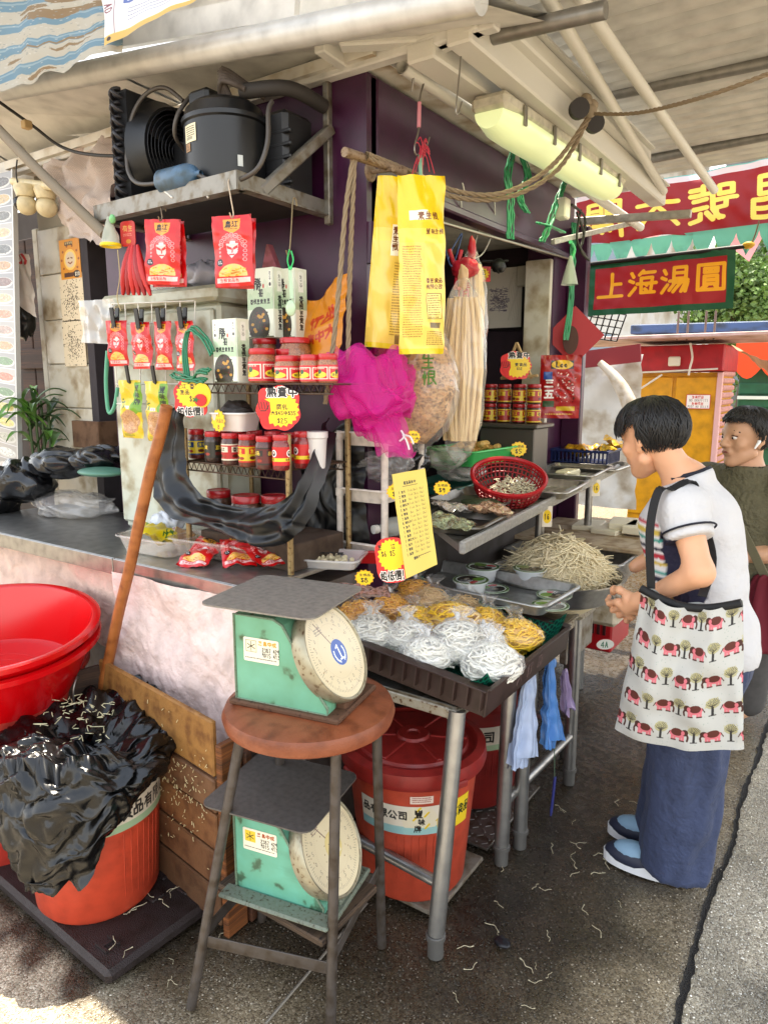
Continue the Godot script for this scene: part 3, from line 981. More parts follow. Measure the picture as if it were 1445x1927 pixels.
func background():
	# the yellow stall across the way
	var yel := mt("#d99a0c", 0.4, 0, {"tex": "grime", "scale": 1.0})
	var red := mt("#b01420", 0.42, 0, {"tex": "grime", "scale": 1.0})
	var grey := mt("#a9a7a2", 0.6, 0, {"tex": "stain", "scale": 0.6})
	var t := T("yellow_stall", "yellow locked market stall with a red fascia and pink roller shutter side", "stall", P(7.8, 0, 1.6))
	var b := B(t)
	b.box(P(7.85, 0.8, 1.645), Vector3(0.66, 1.6, 0.80))
	K(b, "body", yel, t)
	b = B(t)
	b.box(P(7.80, 1.735, 1.645), Vector3(0.82, 0.25, 0.86), 0.01)
	K(b, "fascia", red, t)
	for q in [[1.86, 0.36], [1.46, 0.38]]:
		b = B(t)
		b.box(P(7.51, 0.86, q[0]), Vector3(0.03, 1.40, q[1]), 0.008)
		K(b, "door", yel, t)
	b = B(t)
	b.box(P(7.49, 0.98, 1.60), Vector3(0.03, 0.05, 0.03), 0.004)
	b.box(P(7.488, 0.94, 1.62), Vector3(0.02, 0.025, 0.10), 0.004)
	K(b, "lock", mt("#8a7a4a", 0.4, 0.8), t)
	for k in 22:
		b = B(t)
		b.box(P(7.86, 0.14 + k * 0.069, 1.234), Vector3(0.62, 0.052, 0.03), 0.014)
		K(b, "shutter_slat", mt("#c98f86", 0.5, 0, {"tex": "grime", "scale": 2.0}), t)
	b = B(t)
	b.box(P(7.50, 0.8, 1.25), Vector3(0.05, 1.6, 0.05), 0.005)
	K(b, "corner_post", mt("#d8a8a4", 0.5), t)
	b = B(t)
	b.box(P(7.6, 1.92, 1.75), Vector3(1.3, 0.035, 2.0), 0.006)
	K(b, "roof_board", mt("#c9a9a4", 0.6, 0, {"tex": "stain", "scale": 1.0}), t)
	b = B(t)
	b.tube([P(7.350,1.598,2.031), P(7.350,1.774,2.042)], 0.008, 6)
	b.tube([P(7.360,1.598,2.060), P(7.360,1.631,1.255)], 0.010, 6)
	b.tube([P(7.360,1.580,1.753), P(7.360,1.410,1.996)], 0.010, 6)
	b.tube(sp([P(7.300,1.873,1.503), P(7.300,1.740,1.475), P(7.300,1.652,1.487), P(7.300,1.573,1.496)], 4), 0.010, 6)
	K(b, "conduit", mt("#d6cec2", 0.6), t)
	b = B(t)
	b.box(P(7.340,1.705,1.643), Vector3(0.03, 0.09, 0.11), 0.01)
	K(b, "switch_box", mt("#d9d2c0", 0.5), t)
	var im := IM.new(120, 70, Color(0.93, 0.90, 0.88))
	im.rect(0, 0, 120, 3, Color(0.75, 0.2, 0.15)); im.rect(0, 67, 120, 3, Color(0.75, 0.2, 0.15)); im.rect(0, 0, 3, 70, Color(0.75, 0.2, 0.15)); im.rect(117, 0, 3, 70, Color(0.75, 0.2, 0.15))
	im.text("生有行出", 28, 6, 14, 0.9, Color(0.75, 0.18, 0.14))
	im.text("NO GRAFFITI", 16, 22, 13, 0.8, Color(0.15, 0.13, 0.13))
	im.text("生有行出", 28, 37, 14, 0.9, Color(0.75, 0.18, 0.14))
	im.text("POST NO BILLS", 10, 53, 12, 0.8, Color(0.15, 0.13, 0.13))
	card("notice_plate", im.made(), rectpts(0.22, 0.14), 0.004, tf(face(-1, 0), P(7.480,1.321,1.427)), "white no-graffiti notice with red and black lettering on the yellow stall door", "sign")
	b = B()
	b.grid(20, 16, func(s, q):
		var p: Vector3 = P(6.600,1.822,2.434).lerp(P(6.600,1.771,1.734), s)
		p.y = lerpf(1.75, 0.35, q)
		return p + Vector3(0.04 * nz(p, 3.0), 0, 0.02 * nz(p, 5.0)))
	O(b, "white_sheet", mt("#d9d5cc", 0.5, 0, {"tex": "stain", "scale": 0.9}), "white plastic sheet hung as a wall left of the yellow stall", "sheet")
	b = B()
	b.tube(sp([P(6.300,1.677,2.029), P(6.300,1.571,1.912), P(6.300,1.413,1.798), P(6.300,1.188,1.690)], 5), [0.03, 0.032, 0.034, 0.036, 0.04, 0.044, 0.048, 0.052, 0.056, 0.06, 0.062, 0.066, 0.07, 0.072, 0.074, 0.075], 10)
	O(b, "curved_bracket", mt("#cfc3b2", 0.6, 0, {"tex": "stain", "scale": 2.0}), "pale curved roof bracket beside the white plastic sheet", "bracket")
	b = B()
	b.bar(P(6.400,1.702,2.246), P(6.400,1.755,1.712), 0.03, 0.15)
	O(b, "red_beam", mt("#7c1a20", 0.5), "dark red beam under the far roof board above the white sheet", "beam")
	t = T("green_stall", "green stall with a scalloped orange awning beyond the yellow stall", "stall", P(10, 0, 0.9))
	b = B(t)
	b.box(P(10.4, 0.9, 0.6), Vector3(0.7, 1.8, 1.7))
	for k in 5: b.box(P(10.03, 0.75 + k * 0.17, 0.6), Vector3(0.03, 0.13, 1.7), 0.01)
	K(b, "shutter", mt("#17573a", 0.5, 0, {"tex": "grime", "scale": 1.0}), t)
	b = B(t)
	b.box(P(10.0, 1.32, 0.6), Vector3(0.06, 0.04, 1.7))
	K(b, "white_rail", mt("#cfd6cc", 0.5), t)
	var pts := PackedVector2Array([Vector2(-0.9, 0.42), Vector2(-0.9, 0.06)])
	for k in 6:
		for j in 7: pts.append(Vector2(-0.9 + 0.3 * k + 0.3 * j / 6.0, 0.06 - 0.13 * sin(PI * j / 6.0)))
	pts.append(Vector2(0.9, 0.42))
	b = B(t)
	b.at(tf(face(-1, 0), P(9.9, 1.62, 0.6)))
	b.prism(pts, 0.01)
	K(b, "awning", mt("#ee4a14", 0.6, 0, {"back": "#803010"}), t)
	b = B()
	b.grid(16, 8, func(s, q):
		var p: Vector3 = P(6.800,1.824,1.071).lerp(P(6.200,1.621,0.580), s).lerp(P(6.900,1.764,0.998).lerp(P(6.200,1.424,0.562), s), q)
		return p + Vector3(0, 0.03 * nz(p, 4.0), 0))
	O(b, "brown_awning", mt("#b98d6a", 0.75, 0, {"tex": "stain", "scale": 1.0, "back": "#604530"}), "sagging tan canvas awning at the right edge behind the woman in olive", "awning")
	b = B()
	b.bar(P(8.200,2.068,2.265), P(8.200,2.045,0.801), 0.4, 0.10, 0.01)
	O(b, "blue_board", mt("#33507c", 0.6, 0, {"tex": "stain", "scale": 1.2}), "blue painted board lying on top of the far stall roof", "board")
	t = T("rooftop_rods", "four thin rusty rods standing up from the far stall roof", "rods", P(7.200,1.892,1.475))
	for x in [1273, 1292, 1325, 1342]:
		b = B(t)
		var q: Vector3 = P(7.200,1.896,1.602).lerp(P(7.200,1.886,1.283), (x - 1273) / 69.0)
		b.tube([q, q + Vector3(0, 0.26, 0)], 0.010, 6)
		K(b, "rod", mt("#6c5a52", 0.6, 0.4), t)
	t = T("wire_grid", "black leaning wire grid panel on the far stall roof", "grid", P(6.500,1.902,2.096))
	b = B(t)
	for k in 8:
		var s := k / 7.0
		b.tube([P(6.500,2.176,2.295).lerp(P(6.500,2.089,1.882), s), P(6.600,1.931,2.378).lerp(P(6.600,1.871,1.982), s)], 0.007, 5)
	for k in 5:
		var s := k / 4.0
		b.tube([P(6.500,2.176,2.295).lerp(P(6.600,1.931,2.378), s), P(6.500,2.089,1.882).lerp(P(6.600,1.871,1.982), s)], 0.007, 5)
	K(b, "wires", mt("#22211f", 0.5, 0.4), t)
	# buildings and trees behind
	for q in [["grey_building", P(26, 0, 9.2), Vector3(8, 16, 6.5), "#c6c4be", "pale grey concrete building far behind the red and yellow banner"], ["tower_block", P(34, 0, 3.2), Vector3(8, 26, 4.4), "#8f9297", "tall darker grey block far behind the tree at the right"]]:
		t = T(q[0], q[4], "building", q[1])
		b = B(t)
		b.box(q[1] + Vector3(0, q[2].y / 2, 0), q[2])
		K(b, "wall", mt(q[3], 0.85, 0, {"tex": "stain", "scale": 0.12}), t)
		for i in 5:
			for j in 3:
				b = B(t)
				b.box(q[1] + Vector3(-q[2].x / 2 - 0.02, 2.2 + i * 3.0, (j - 1) * q[2].z * 0.3), Vector3(0.14, 1.5, q[2].z * 0.16))
				K(b, "window", mt("#6c7884", 0.15, 0.3), t)
		b = B(t)
		b.box(q[1] + Vector3(0, q[2].y + 0.15, 0), Vector3(q[2].x + 0.3, 0.3, q[2].z + 0.3))
		K(b, "parapet", mt("#c0beb8", 0.8), t)
	b = B()
	var ra := []
	for i in 13:
		var row := []
		for j in 2:
			var p: Vector3 = P(10.000,3.353,2.834).lerp(P(10.000,3.058,1.454), i / 12.0)
			row.append([p + Vector3(j * 1.2, 0.30 * sin(PI * i / 12.0) * 1.0 + j * 0.55 - 0.1, 0), Vector2(i, j)])
		ra.append(row)
	b.smooth()
	b.skin(ra)
	O(b, "maroon_awning", mt("#9c5a5c", 0.7, 0, {"tex": "stain", "scale": 0.6}), "curved faded maroon awning in the distance under the green fringe", "awning")
	R.seed = 41
	var leaf := MB.new()
	leaf.flat()
	leaf.quad(Vector3(-0.5, 0, 0), Vector3(0, 0.1, -0.32), Vector3(0.5, 0, 0), Vector3(0, 0.1, 0.32))
	var lmesh := leaf.mesh()
	for q in [[P(14.0, 0, 2.0), 1.0, 2.95, "leafy green tree behind the yellow Shanghai dumpling banner"], [P(15.5, 0, 1.55), 1.25, 2.3, "lower green tree at the right edge behind the far stalls"]]:
		t = T("tree", q[3], "tree", q[0], "trees behind the far stalls")
		b = B(t)
		b.tube(sp([q[0], q[0] + Vector3(0.05, 1.2, 0.05), q[0] + Vector3(0.0, q[2], 0.1)], 5), [0.16, 0.15, 0.14, 0.13, 0.12, 0.11, 0.10, 0.09, 0.08, 0.07, 0.06], 10)
		for k in 9:
			var an := k * 2.4
			var s0: Vector3 = q[0] + Vector3(0, 1.5 + k * 0.16, 0)
			b.tube(sp([s0, s0 + Vector3(cos(an) * 0.5, 0.35, sin(an) * 0.5), s0 + Vector3(cos(an) * q[1] * 0.85, 0.5, sin(an) * q[1] * 0.85)], 4), 0.03, 6)
		K(b, "trunk", mt("#4a3d30", 0.9), t)
		var mmm := MultiMesh.new()
		mmm.transform_format = MultiMesh.TRANSFORM_3D
		mmm.use_colors = true
		mmm.mesh = lmesh
		mmm.instance_count = 9000
		var clumps := []
		for k in 46:
			var d := Vector3(R.randfn(), R.randfn() * 0.8, R.randfn()).normalized() * R.randf_range(0.45, 1.0)
			clumps.append([d * Vector3(q[1], q[1] * 0.95, q[1]), R.randf_range(0.22, 0.42), R.randf_range(0.6, 1.35)])
		for i in 9000:
			var c = clumps[i % 46]
			var p: Vector3 = c[0] + Vector3(R.randfn(), R.randfn(), R.randfn()) * c[1] * 0.5
			mmm.set_instance_transform(i, Transform3D(Basis.from_euler(Vector3(R.randf() * TAU, R.randf() * TAU, R.randf() * TAU)).scaled(Vector3.ONE * R.randf_range(0.06, 0.13)), p + Vector3(0, q[2], 0)))
			var g: float = c[2] * R.randf_range(0.75, 1.25)
			mmm.set_instance_color(i, Color(0.13 * g, 0.21 * g, 0.05 * g))
		var mi := MultiMeshInstance3D.new()
		mi.name = "crown"
		mi.multimesh = mmm
		mi.material_override = mt("#ffffff", 0.55, 0, {"vc": true, "back": "#5a8426"})
		t.add_child(mi)
		mi.set_meta("kind", "stuff")

func left_side():
	var white := mt("#cbc5b6", 0.7, 0, {"tex": "stain", "scale": 3.0})
	var brown := mt("#4a3024", 0.7, 0, {"tex": "wood", "scale": 1.2})
	var b := B()
	b.box(P(2.75, 1.3, 3.6), Vector3(0.06, 2.6, 3.2))
	O(b, "neighbour_wall", mt("#3a312c", 0.8, 0, {"tex": "stain", "scale": 0.8}), "dark neighbouring wall deep behind the tiled column", "wall")
	var t := T("wooden_door", "old brown wooden door with a peeling white frame at the left", "door", P(2.05, 0, 3.5))
	for k in 3:
		b = B(t)
		b.box(P(2.06, 1.1, 3.36 + k * 0.13), Vector3(0.03, 2.2, 0.122), 0.004)
		K(b, "plank", brown, t)
	for h in [0.55, 1.05, 1.62]:
		b = B(t)
		b.box(P(2.035, h, 3.48), Vector3(0.03, 0.10, 0.36), 0.004)
		K(b, "rail", brown, t)
	for v in [3.235, 3.285]:
		b = B(t)
		b.box(P(1.99, 1.1, v), Vector3(0.10, 2.2, 0.042), 0.004)
		K(b, "frame_post", white, t)
	b = B(t)
	b.box(P(1.930,2.058,3.168), Vector3(0.004, 0.24, 0.02))
	K(b, "blue_tape", mt("#6f7fb0", 0.6), t)
	# tiled column
	t = T("tiled_column", "cream tiled column beside the dark gap left of the booth", "column", P(2.0, 0, 3.04))
	b = B(t)
	b.box(P(1.99, 1.3, 3.035), Vector3(0.14, 2.6, 0.36))
	K(b, "core", mt("#8f8878", 0.9), t)
	for k in 11:
		b = B(t)
		b.box(P(1.915 + 0.002 * (k % 3), 0.10 + k * 0.198, 3.035), Vector3(0.014, 0.194, 0.355), 0.003)
		K(b, "tile", mt(["#c8c0ae", "#bfb7a4", "#cfc7b5"][k % 3], 0.35, 0, {"tex": "stain", "scale": 2.2}), t)
	var im := IM.new(110, 128, Color(0.80, 0.53, 0.14))
	im.ell(55, 66, 34, 34, Color(0.90, 0.74, 0.36))
	im.ell(55, 66, 26, 26, Color(0.80, 0.72, 0.60))
	im.line([Vector2(42, 62), Vector2(50, 60)], 2, Color(0.4, 0.2, 0.1)); im.line([Vector2(60, 60), Vector2(68, 62)], 2, Color(0.4, 0.2, 0.1)); im.line([Vector2(44, 74), Vector2(55, 79), Vector2(66, 74)], 2, Color(0.5, 0.2, 0.1))
	for k in 10: im.ell(55 + 46 * cos(k * 0.63), 66 + 46 * sin(k * 0.63), 5, 4, Color(0.55, 0.30, 0.10))
	im.rect(30, 8, 44, 12, Color(0.2, 0.12, 0.06)); im.text("生有生有", 32, 8, 10, 0.8, Color(0.95, 0.85, 0.6))
	im.rect(18, 108, 50, 14, Color(0.3, 0.16, 0.08)); im.ell(86, 114, 18, 12, Color(0.15, 0.12, 0.1)); im.text("$10", 76, 107, 14, 1.0, Color(0.95, 0.9, 0.8))
	card("yellow_poster", im.made(), rectpts(0.150, 0.165), 0.002, tf(face(-1, 0), P(1.903,2.032,2.957)), "small worn orange poster stuck at the top of the tiled column", "poster")
	for q in [[P(1.905,1.870,2.966), 0.175, 0.20, "mould spotted cream paper pasted below the orange poster", 4], [P(1.905,1.674,2.977), 0.165, 0.20, "lower mould spotted cream paper on the tiled column", 9]]:
		im = IM.new(110, 128, Color(0.82, 0.76, 0.64))
		R.seed = q[4]
		for i in 260:
			var x := clampf(R.randfn(52, 22), 2, 106)
			var y := clampf(R.randfn(66, 30), 2, 124)
			im.ell(x, y, R.randf_range(0.6, 2.2), R.randf_range(0.6, 2.2), Color(0.2, 0.17, 0.13))
		im.rect(0, 64, 110, 1, Color(0.7, 0.64, 0.52))
		card("stained_paper", im.made(), rectpts(q[1], q[2]), 0.002, tf(face(-1, 0), q[0]), q[3], "paper", "stained papers on the column", 0.8)
	# board with photographs of the food
	im = IM.new(80, 900, Color(0.78, 0.78, 0.80))
	R.seed = 8
	var foods := [Color(0.18, 0.14, 0.12), Color(0.70, 0.56, 0.30), Color(0.24, 0.22, 0.18), Color(0.75, 0.62, 0.42), Color(0.16, 0.16, 0.15), Color(0.66, 0.45, 0.22), Color(0.35, 0.16, 0.12), Color(0.75, 0.60, 0.45), Color(0.72, 0.42, 0.26), Color(0.62, 0.48, 0.42), Color(0.78, 0.50, 0.28), Color(0.24, 0.42, 0.18), Color(0.75, 0.32, 0.18), Color(0.18, 0.38, 0.14), Color(0.72, 0.66, 0.34), Color(0.78, 0.72, 0.36), Color(0.62, 0.62, 0.56), Color(0.80, 0.80, 0.78), Color(0.80, 0.76, 0.74), Color(0.66, 0.66, 0.68)]
	for k in 20:
		var y := k * 45
		im.rect(0, y, 80, 43, Color(0.42, 0.42, 0.44).lerp(Color(0.62, 0.60, 0.58), R.randf()))
		im.ell(40, y + 25, 36, 15, Color(0.72, 0.71, 0.69)); im.ell(40, y + 23, 30, 12, foods[k])
		for i in 60:
			var an := R.randf() * TAU
			var rr := sqrt(R.randf())
			im.line([Vector2(40 + cos(an) * rr * 29, y + 23 + sin(an) * rr * 10), Vector2(40 + cos(an) * rr * 29 + R.randf_range(-6, 6), y + 23 + sin(an) * rr * 10 + R.randf_range(-3, 3))], R.randf_range(0.8, 2.0), foods[k].lerp(Color.WHITE, R.randf() * 0.35).darkened(R.randf() * 0.3))
	t = T("food_photo_board", "tall board of food photographs at the far left edge", "board", P(1.720,1.058,3.374))
	var top: Vector3 = P(1.760,2.377,3.088)
	var bot: Vector3 = P(1.720,1.009,3.197)
	var y_axis := (top - bot).normalized()
	var zz := P(-1, 0, 0.1)
	var xx := y_axis.cross(zz).normalized()
	b = B(t)
	b.at(Transform3D(Basis(xx, y_axis, xx.cross(y_axis)), (top + bot) * 0.5 - xx * 0.11))
	b.prism(rectpts(0.22, (top - bot).length()), 0.012)
	K(b, "print", print_mat(im.made(), 0.35, 0.3), t)
	b = B(t)
	b.at(Transform3D(Basis(xx, y_axis, xx.cross(y_axis)), (top + bot) * 0.5))
	b.box(Vector3(0.005, 0, 0.004), Vector3(0.012, (top - bot).length() + 0.01, 0.02))
	K(b, "edge", mt("#b9b9b6", 0.4, 0.4), t)
	# floodlight pair
	t = T("sensor_camera", "pair of cream bell shaped cameras hanging from a wire at the top left", "camera", P(1.700,2.279,2.829))
	var cr := mt("#d9c9a0", 0.45, 0, {"tex": "grime", "scale": 4.0})
	for q in [[P(1.700,2.277,2.915), 1.0], [P(1.740,2.266,2.839), 0.9]]:
		b = B(t)
		b.lathe([Vector2(0.0, 0.01), Vector2(0.042, 0.006), Vector2(0.045, -0.004), Vector2(0.034, -0.038), Vector2(0.0, -0.042)], 22, q[0])
		K(b, "shade", cr, t)
		b = B(t)
		b.ball(q[0] + Vector3(0, -0.068, 0), Vector3(0.041, 0.039, 0.041), 22, 14)
		var ball := K(b, "ball", cr, t)
		b = B(t)
		if q[1] == 1.0:
			b.ball(q[0] + Vector3(0, -0.066, 0) + P(-0.020, 0.002, 0.014), Vector3(0.026, 0.028, 0.024), 16, 10)
			K(b, "lens", mt("#15181c", 0.15), ball)
	b = B(t)
	b.tube([P(1.720,2.319,3.033), P(1.720,2.253,2.718)], 0.016, 10)
	K(b, "crossbar", cr, t)
	b = B(t)
	b.tube(sp([P(1.700,2.387,2.956), P(1.700,2.340,2.972), P(1.700,2.297,2.967)], 4), 0.003, 5)
	K(b, "wire", mt("#26211d", 0.6), t)
	b = B()
	b.tube(sp([P(1.500,2.506,2.722), P(1.620,2.447,2.700), P(1.700,2.376,2.632), P(1.700,2.308,2.391), P(1.700,2.249,2.004)], 6), 0.006, 8)
	O(b, "black_cable", mt("#1c1a19", 0.5), "black cable sagging from the awning to the cooling unit", "cable")
	b = B()
	b.box(P(1.600,2.441,2.698), Vector3(0.03, 0.028, 0.03), 0.003)
	O(b, "cable_tag", mt("#b99a68", 0.8), "small square of cardboard clipped on the black cable", "tag")
	# cloth draped behind the cooling unit
	b = B()
	b.grid(40, 40, func(s, q):
		var p: Vector3 = P(1.820,2.375,2.982).lerp(P(1.800,2.439,2.424), s).lerp(P(1.800,2.101,2.795).lerp(P(1.780,2.001,2.444), s), q)
		p += Vector3(-0.035 * (nz(p, 7.0) + 0.4 * absf(nz(p + Vector3(2, 0, 0), 14.0))) - 0.02 * sin(s * 16 + q * 7), 0.012 * nz(p, 20.0), 0)
		return p)
	O(b, "draped_cloth", mt("#d2c2b8", 0.85, 0, {"tex": "weave", "scale": 5.0}), "dusty pinkish cloth draped beside the cooling unit at the left", "cloth")
	# hanging shopping bag and the black bag under it
	im = IM.new(96, 160, Color(0.84, 0.80, 0.75))
	for k in 7: im.line([Vector2(6 + k * 12, 2), Vector2(14 + k * 12, 16), Vector2(4 + k * 13, 26)], 3, Color(0.78, 0.22, 0.22))
	var rot := IM.new(90, 26, Color(0.84, 0.80, 0.75))
	rot.text("ng Bean", 4, 4, 19, 1.4, Color(0.28, 0.48, 0.25))
	rot.im.rotate_90(CLOCKWISE)
	im.im.blit_rect(rot.im, Rect2i(0, 0, 26, 90), Vector2i(20, 50))
	b = B()
	b.grid(24, 34, func(s, q):
		var p: Vector3 = P(1.850,2.085,3.322).lerp(P(1.850,2.061,3.167), s).lerp(P(1.840,1.886,3.302).lerp(P(1.840,1.788,3.133), s), q)
		return p + Vector3(-0.03 * sin(PI * s) * (1 - 0.4 * q) - 0.02 * ridge(p, 12.0), 0, 0))
	O(b, "shopping_bag", print_mat(im.made(), 0.5), "crumpled white shopping bag with green and red print hanging by the brown door", "bag")
	b = B()
	blob(b, P(1.860,1.804,3.298), Vector3(0.05, 0.10, 0.055), 0.35, 14.0, 1.0)
	O(b, "black_bag", mt("#141416", 0.3), "small black plastic bag knotted below the white shopping bag", "bag")
	# pot plant
	t = T("leafy_plant", "green plant with long strap leaves growing by the brown door", "plant", P(1.800,1.164,3.157))
	R.seed = 15
	var base: Vector3 = P(1.800,1.140,3.147)
	for k in 30:
		var an := R.randf() * TAU
		var s0 := base + Vector3(R.randf_range(-0.05, 0.05), R.randf_range(0.0, 0.26), R.randf_range(-0.06, 0.06))
		var ln := R.randf_range(0.16, 0.28)
		var dr := Vector3(cos(an), 0, sin(an))
		var wd := R.randf_range(0.014, 0.024)
		var rise := R.randf_range(0.08, 0.24)
		var sidev := dr.cross(UP)
		b = B(t)
		b.grid(2, 9, func(s, q):
			var c: Vector3 = s0 + dr * ln * q * 0.8 + UP * (rise * q * 1.7 - rise * 1.5 * q * q)
			return c + sidev * (s - 0.5) * 2.0 * wd * sin(PI * clampf(q * 0.93 + 0.07, 0, 1)) + UP * (absf(s - 0.5) * 0.012))
		K(b, "leaf", mt(["#33542a", "#28461f", "#44682f", "#5d8a3a"][k % 4 if k % 7 else 3], 0.35, 0, {"back": "#26380f"}), t)
	for k in 4:
		b = B(t)
		b.tube([base + Vector3(-0.03 + 0.02 * k, -0.12, 0.01 * k), base + Vector3(-0.04 + 0.025 * k, 0.28, 0.012 * k)], 0.006, 6)
		K(b, "stem", mt("#3d5229", 0.6), t)
	# white-topped sign and things in the dark gap
	im = IM.new(96, 128, Color(0.40, 0.39, 0.38))
	im.text("江湯", 10, 8, 36, 2.0, Color(0.1, 0.1, 0.1), true)
	im.text("大生根", 56, 4, 32, 2.0, Color(0.1, 0.1, 0.1), true)
	card("calligraphy_panel", im.made(), rectpts(0.22, 0.26), 0.004, tf(face(-1, 0), P(2.100,2.016,3.031)), "grey panel with brushed black characters in the dark gap behind the hanging packets", "panel")
	b = B()
	b.box(P(2.000,1.272,2.910), Vector3(0.24, 0.12, 0.20), 0.003)
	O(b, "cardboard_box", mt("#6a4c34", 0.8, 0, {"tex": "stain", "scale": 4.0}), "brown cardboard box in the dark gap behind the old fridge", "box")


func counters():
	var ss := mt("#a8a6a2", 0.32, 0.85, {"tex": "grime", "scale": 2.5, "bump": "fine", "depth": 0.01})
	var ssd := mt("#8f8c86", 0.38, 0.8, {"tex": "stain", "scale": 3.0})
	var t := T("steel_counter", "stainless steel counter along the stall's left side with worn front lip", "counter", P(1.6, 0, 2.1))
	for q in [[1.955, 3.05], [1.33, 1.951]]:
		var b := B(t)
		b.box(P(1.59, 0.945, (q[0] + q[1]) / 2), Vector3(0.52, 0.012, q[1] - q[0]), 0.002)
		K(b, "top", ss, t)
		b = B(t)
		b.box(P(1.328, 0.924, (q[0] + q[1]) / 2), Vector3(0.008, 0.052, q[1] - q[0]), 0.002)
		K(b, "lip", ss, t)
	var b := B(t)
	b.box(P(1.64, 0.45, 2.2), Vector3(0.40, 0.88, 1.70))
	K(b, "cabinet", mt("#6b6360", 0.7, 0, {"tex": "stain", "scale": 2.0}), t)
	# fabric hung over the front
	b = B()
	b.grid(50, 40, func(s, q):
		var v := lerpf(1.935, 1.365, s)
		var h := lerpf(0.915, 0.36 + 0.02 * sin(s * 9.0), q)
		var p := P(1.318, h, v)
		return p + Vector3(-0.03 * q - 0.018 * nz(p, 4.0) - 0.012 * absf(nz(p, 13.0)) * (0.3 + q) - 0.012 * sin(s * 14.0 + q * 3.0) * q, 0, 0))
	O(b, "front_cloth", mt("#e3ccc5", 0.85, 0, {"tex": "grime", "scale": 1.6, "bump": "wrinkle", "depth": 0.30, "world": false}), "dirty pinkish white woven sheet hung down the counter front by the wooden crate", "cloth")
	b = B()
	b.grid(40, 20, func(s, q):
		var v := lerpf(3.0, 1.97, s)
		var h := lerpf(0.895, 0.60, q)
		var p := P(1.40, h, v)
		return p + Vector3(-0.02 * nz(p, 4.0) - 0.015 * absf(nz(p, 12.0)), 0.006 * sin(s * 40.0) * (1 - q), 0))
	O(b, "left_cloth", mt("#dcc0b2", 0.85, 0, {"tex": "grime", "scale": 1.6, "bump": "wrinkle", "depth": 0.30}), "tan and pink sheet hung under the steel counter behind the red basins", "cloth")
	# lower table under the noodle tray
	t = T("steel_table", "steel pipe table carrying the noodle tray along the stall front", "table", P(2.2, 0, 1.0))
	for q in [[P(1.44, 0, 0.82), P(1.535, 0.66, 0.82)], [P(1.876, 0, 0.835), P(1.90, 0.66, 0.835)], [P(1.985, 0, 0.82), P(1.985, 0.66, 0.82)], [P(2.44, 0, 0.82), P(2.43, 0.66, 0.82)], [P(2.62, 0, 0.9), P(2.62, 0.66, 0.9)], [P(1.50, 0, 1.36), P(1.55, 0.66, 1.34)], [P(2.44, 0, 1.30), P(2.43, 0.66, 1.30)]]:
		b = B(t)
		b.tube([q[0] + Vector3(0, 0.05, 0), q[1]], 0.023, 16)
		var lg := K(b, "leg", ss, t)
		b = B(t)
		b.lathe([Vector2(0.0, 0.0), Vector2(0.022, 0.0), Vector2(0.0215, 0.05), Vector2(0.027, 0.052), Vector2(0.027, 0.064), Vector2(0.023, 0.066)], 16, q[0])
		K(b, "foot", mt("#6f6d69", 0.5, 0.6), lg)
	for q in [[P(1.47, 0.19, 0.82), P(1.52, 0.19, 1.36)], [P(1.90, 0.20, 0.84), P(2.44, 0.20, 0.82)], [P(1.53, 0.18, 1.35), P(2.44, 0.18, 1.30)], [P(2.44, 0.24, 0.82), P(2.44, 0.24, 1.30)]]:
		b = B(t)
		b.tube(q, 0.016, 12)
		K(b, "stretcher", ss, t)
	b = B(t)
	b.bar(P(1.52, 0.648, 0.83), P(3.02, 0.648, 0.83), 0.03, 0.03, 0.003)
	b.bar(P(1.54, 0.648, 0.83), P(1.54, 0.648, 1.36), 0.03, 0.03, 0.003)
	K(b, "rail", mt("#b9b3a6", 0.4, 0.6, {"tex": "rust", "scale": 4.0}), t)
	b = B(t)
	b.box(P(2.28, 0.666, 1.09), Vector3(1.50, 0.010, 0.54), 0.002)
	K(b, "top", ssd, t)
	# upper counter on which the steel pans stand
	t = T("serving_counter", "steel topped serving counter under the booth's hatch with a silver front rail", "counter", P(2.6, 0, 1.15))
	b = B(t)
	b.flat()
	var c := [P(1.63, 1.075, 0.87), P(3.66, 1.075, 1.065), P(3.45, 1.075, 1.34), P(2.10, 1.075, 1.34)]
	b.quad(c[0], c[1], c[2], c[3])
	b.quad(c[0] - Vector3(0, 0.02, 0), c[1] - Vector3(0, 0.02, 0), c[2] - Vector3(0, 0.02, 0), c[3] - Vector3(0, 0.02, 0))
	b.quad(c[0], c[3], c[3] - Vector3(0, 0.02, 0), c[0] - Vector3(0, 0.02, 0))
	K(b, "top", ssd, t)
	b = B(t)
	b.bar(P(1.62, 1.072, 0.862), P(3.68, 1.072, 1.06), 0.018, 0.035, 0.004)
	K(b, "front_rail", mt("#bdbbb6", 0.3, 0.85, {"tex": "grime", "scale": 9.0, "bump": "fine", "depth": 0.2}), t)
	for q in [P(2.55, 0, 1.02), P(3.3, 0, 1.08)]:
		b = B(t)
		b.tube([q, q + Vector3(0, 1.05, 0)], 0.018, 10)
		K(b, "post", ss, t)
	b = B(t)
	b.box(P(2.75, 0.86, 1.325), Vector3(1.2, 0.40, 0.02))
	K(b, "back_board", mt("#3b3431", 0.7, 0, {"tex": "stain", "scale": 2.0}), t)

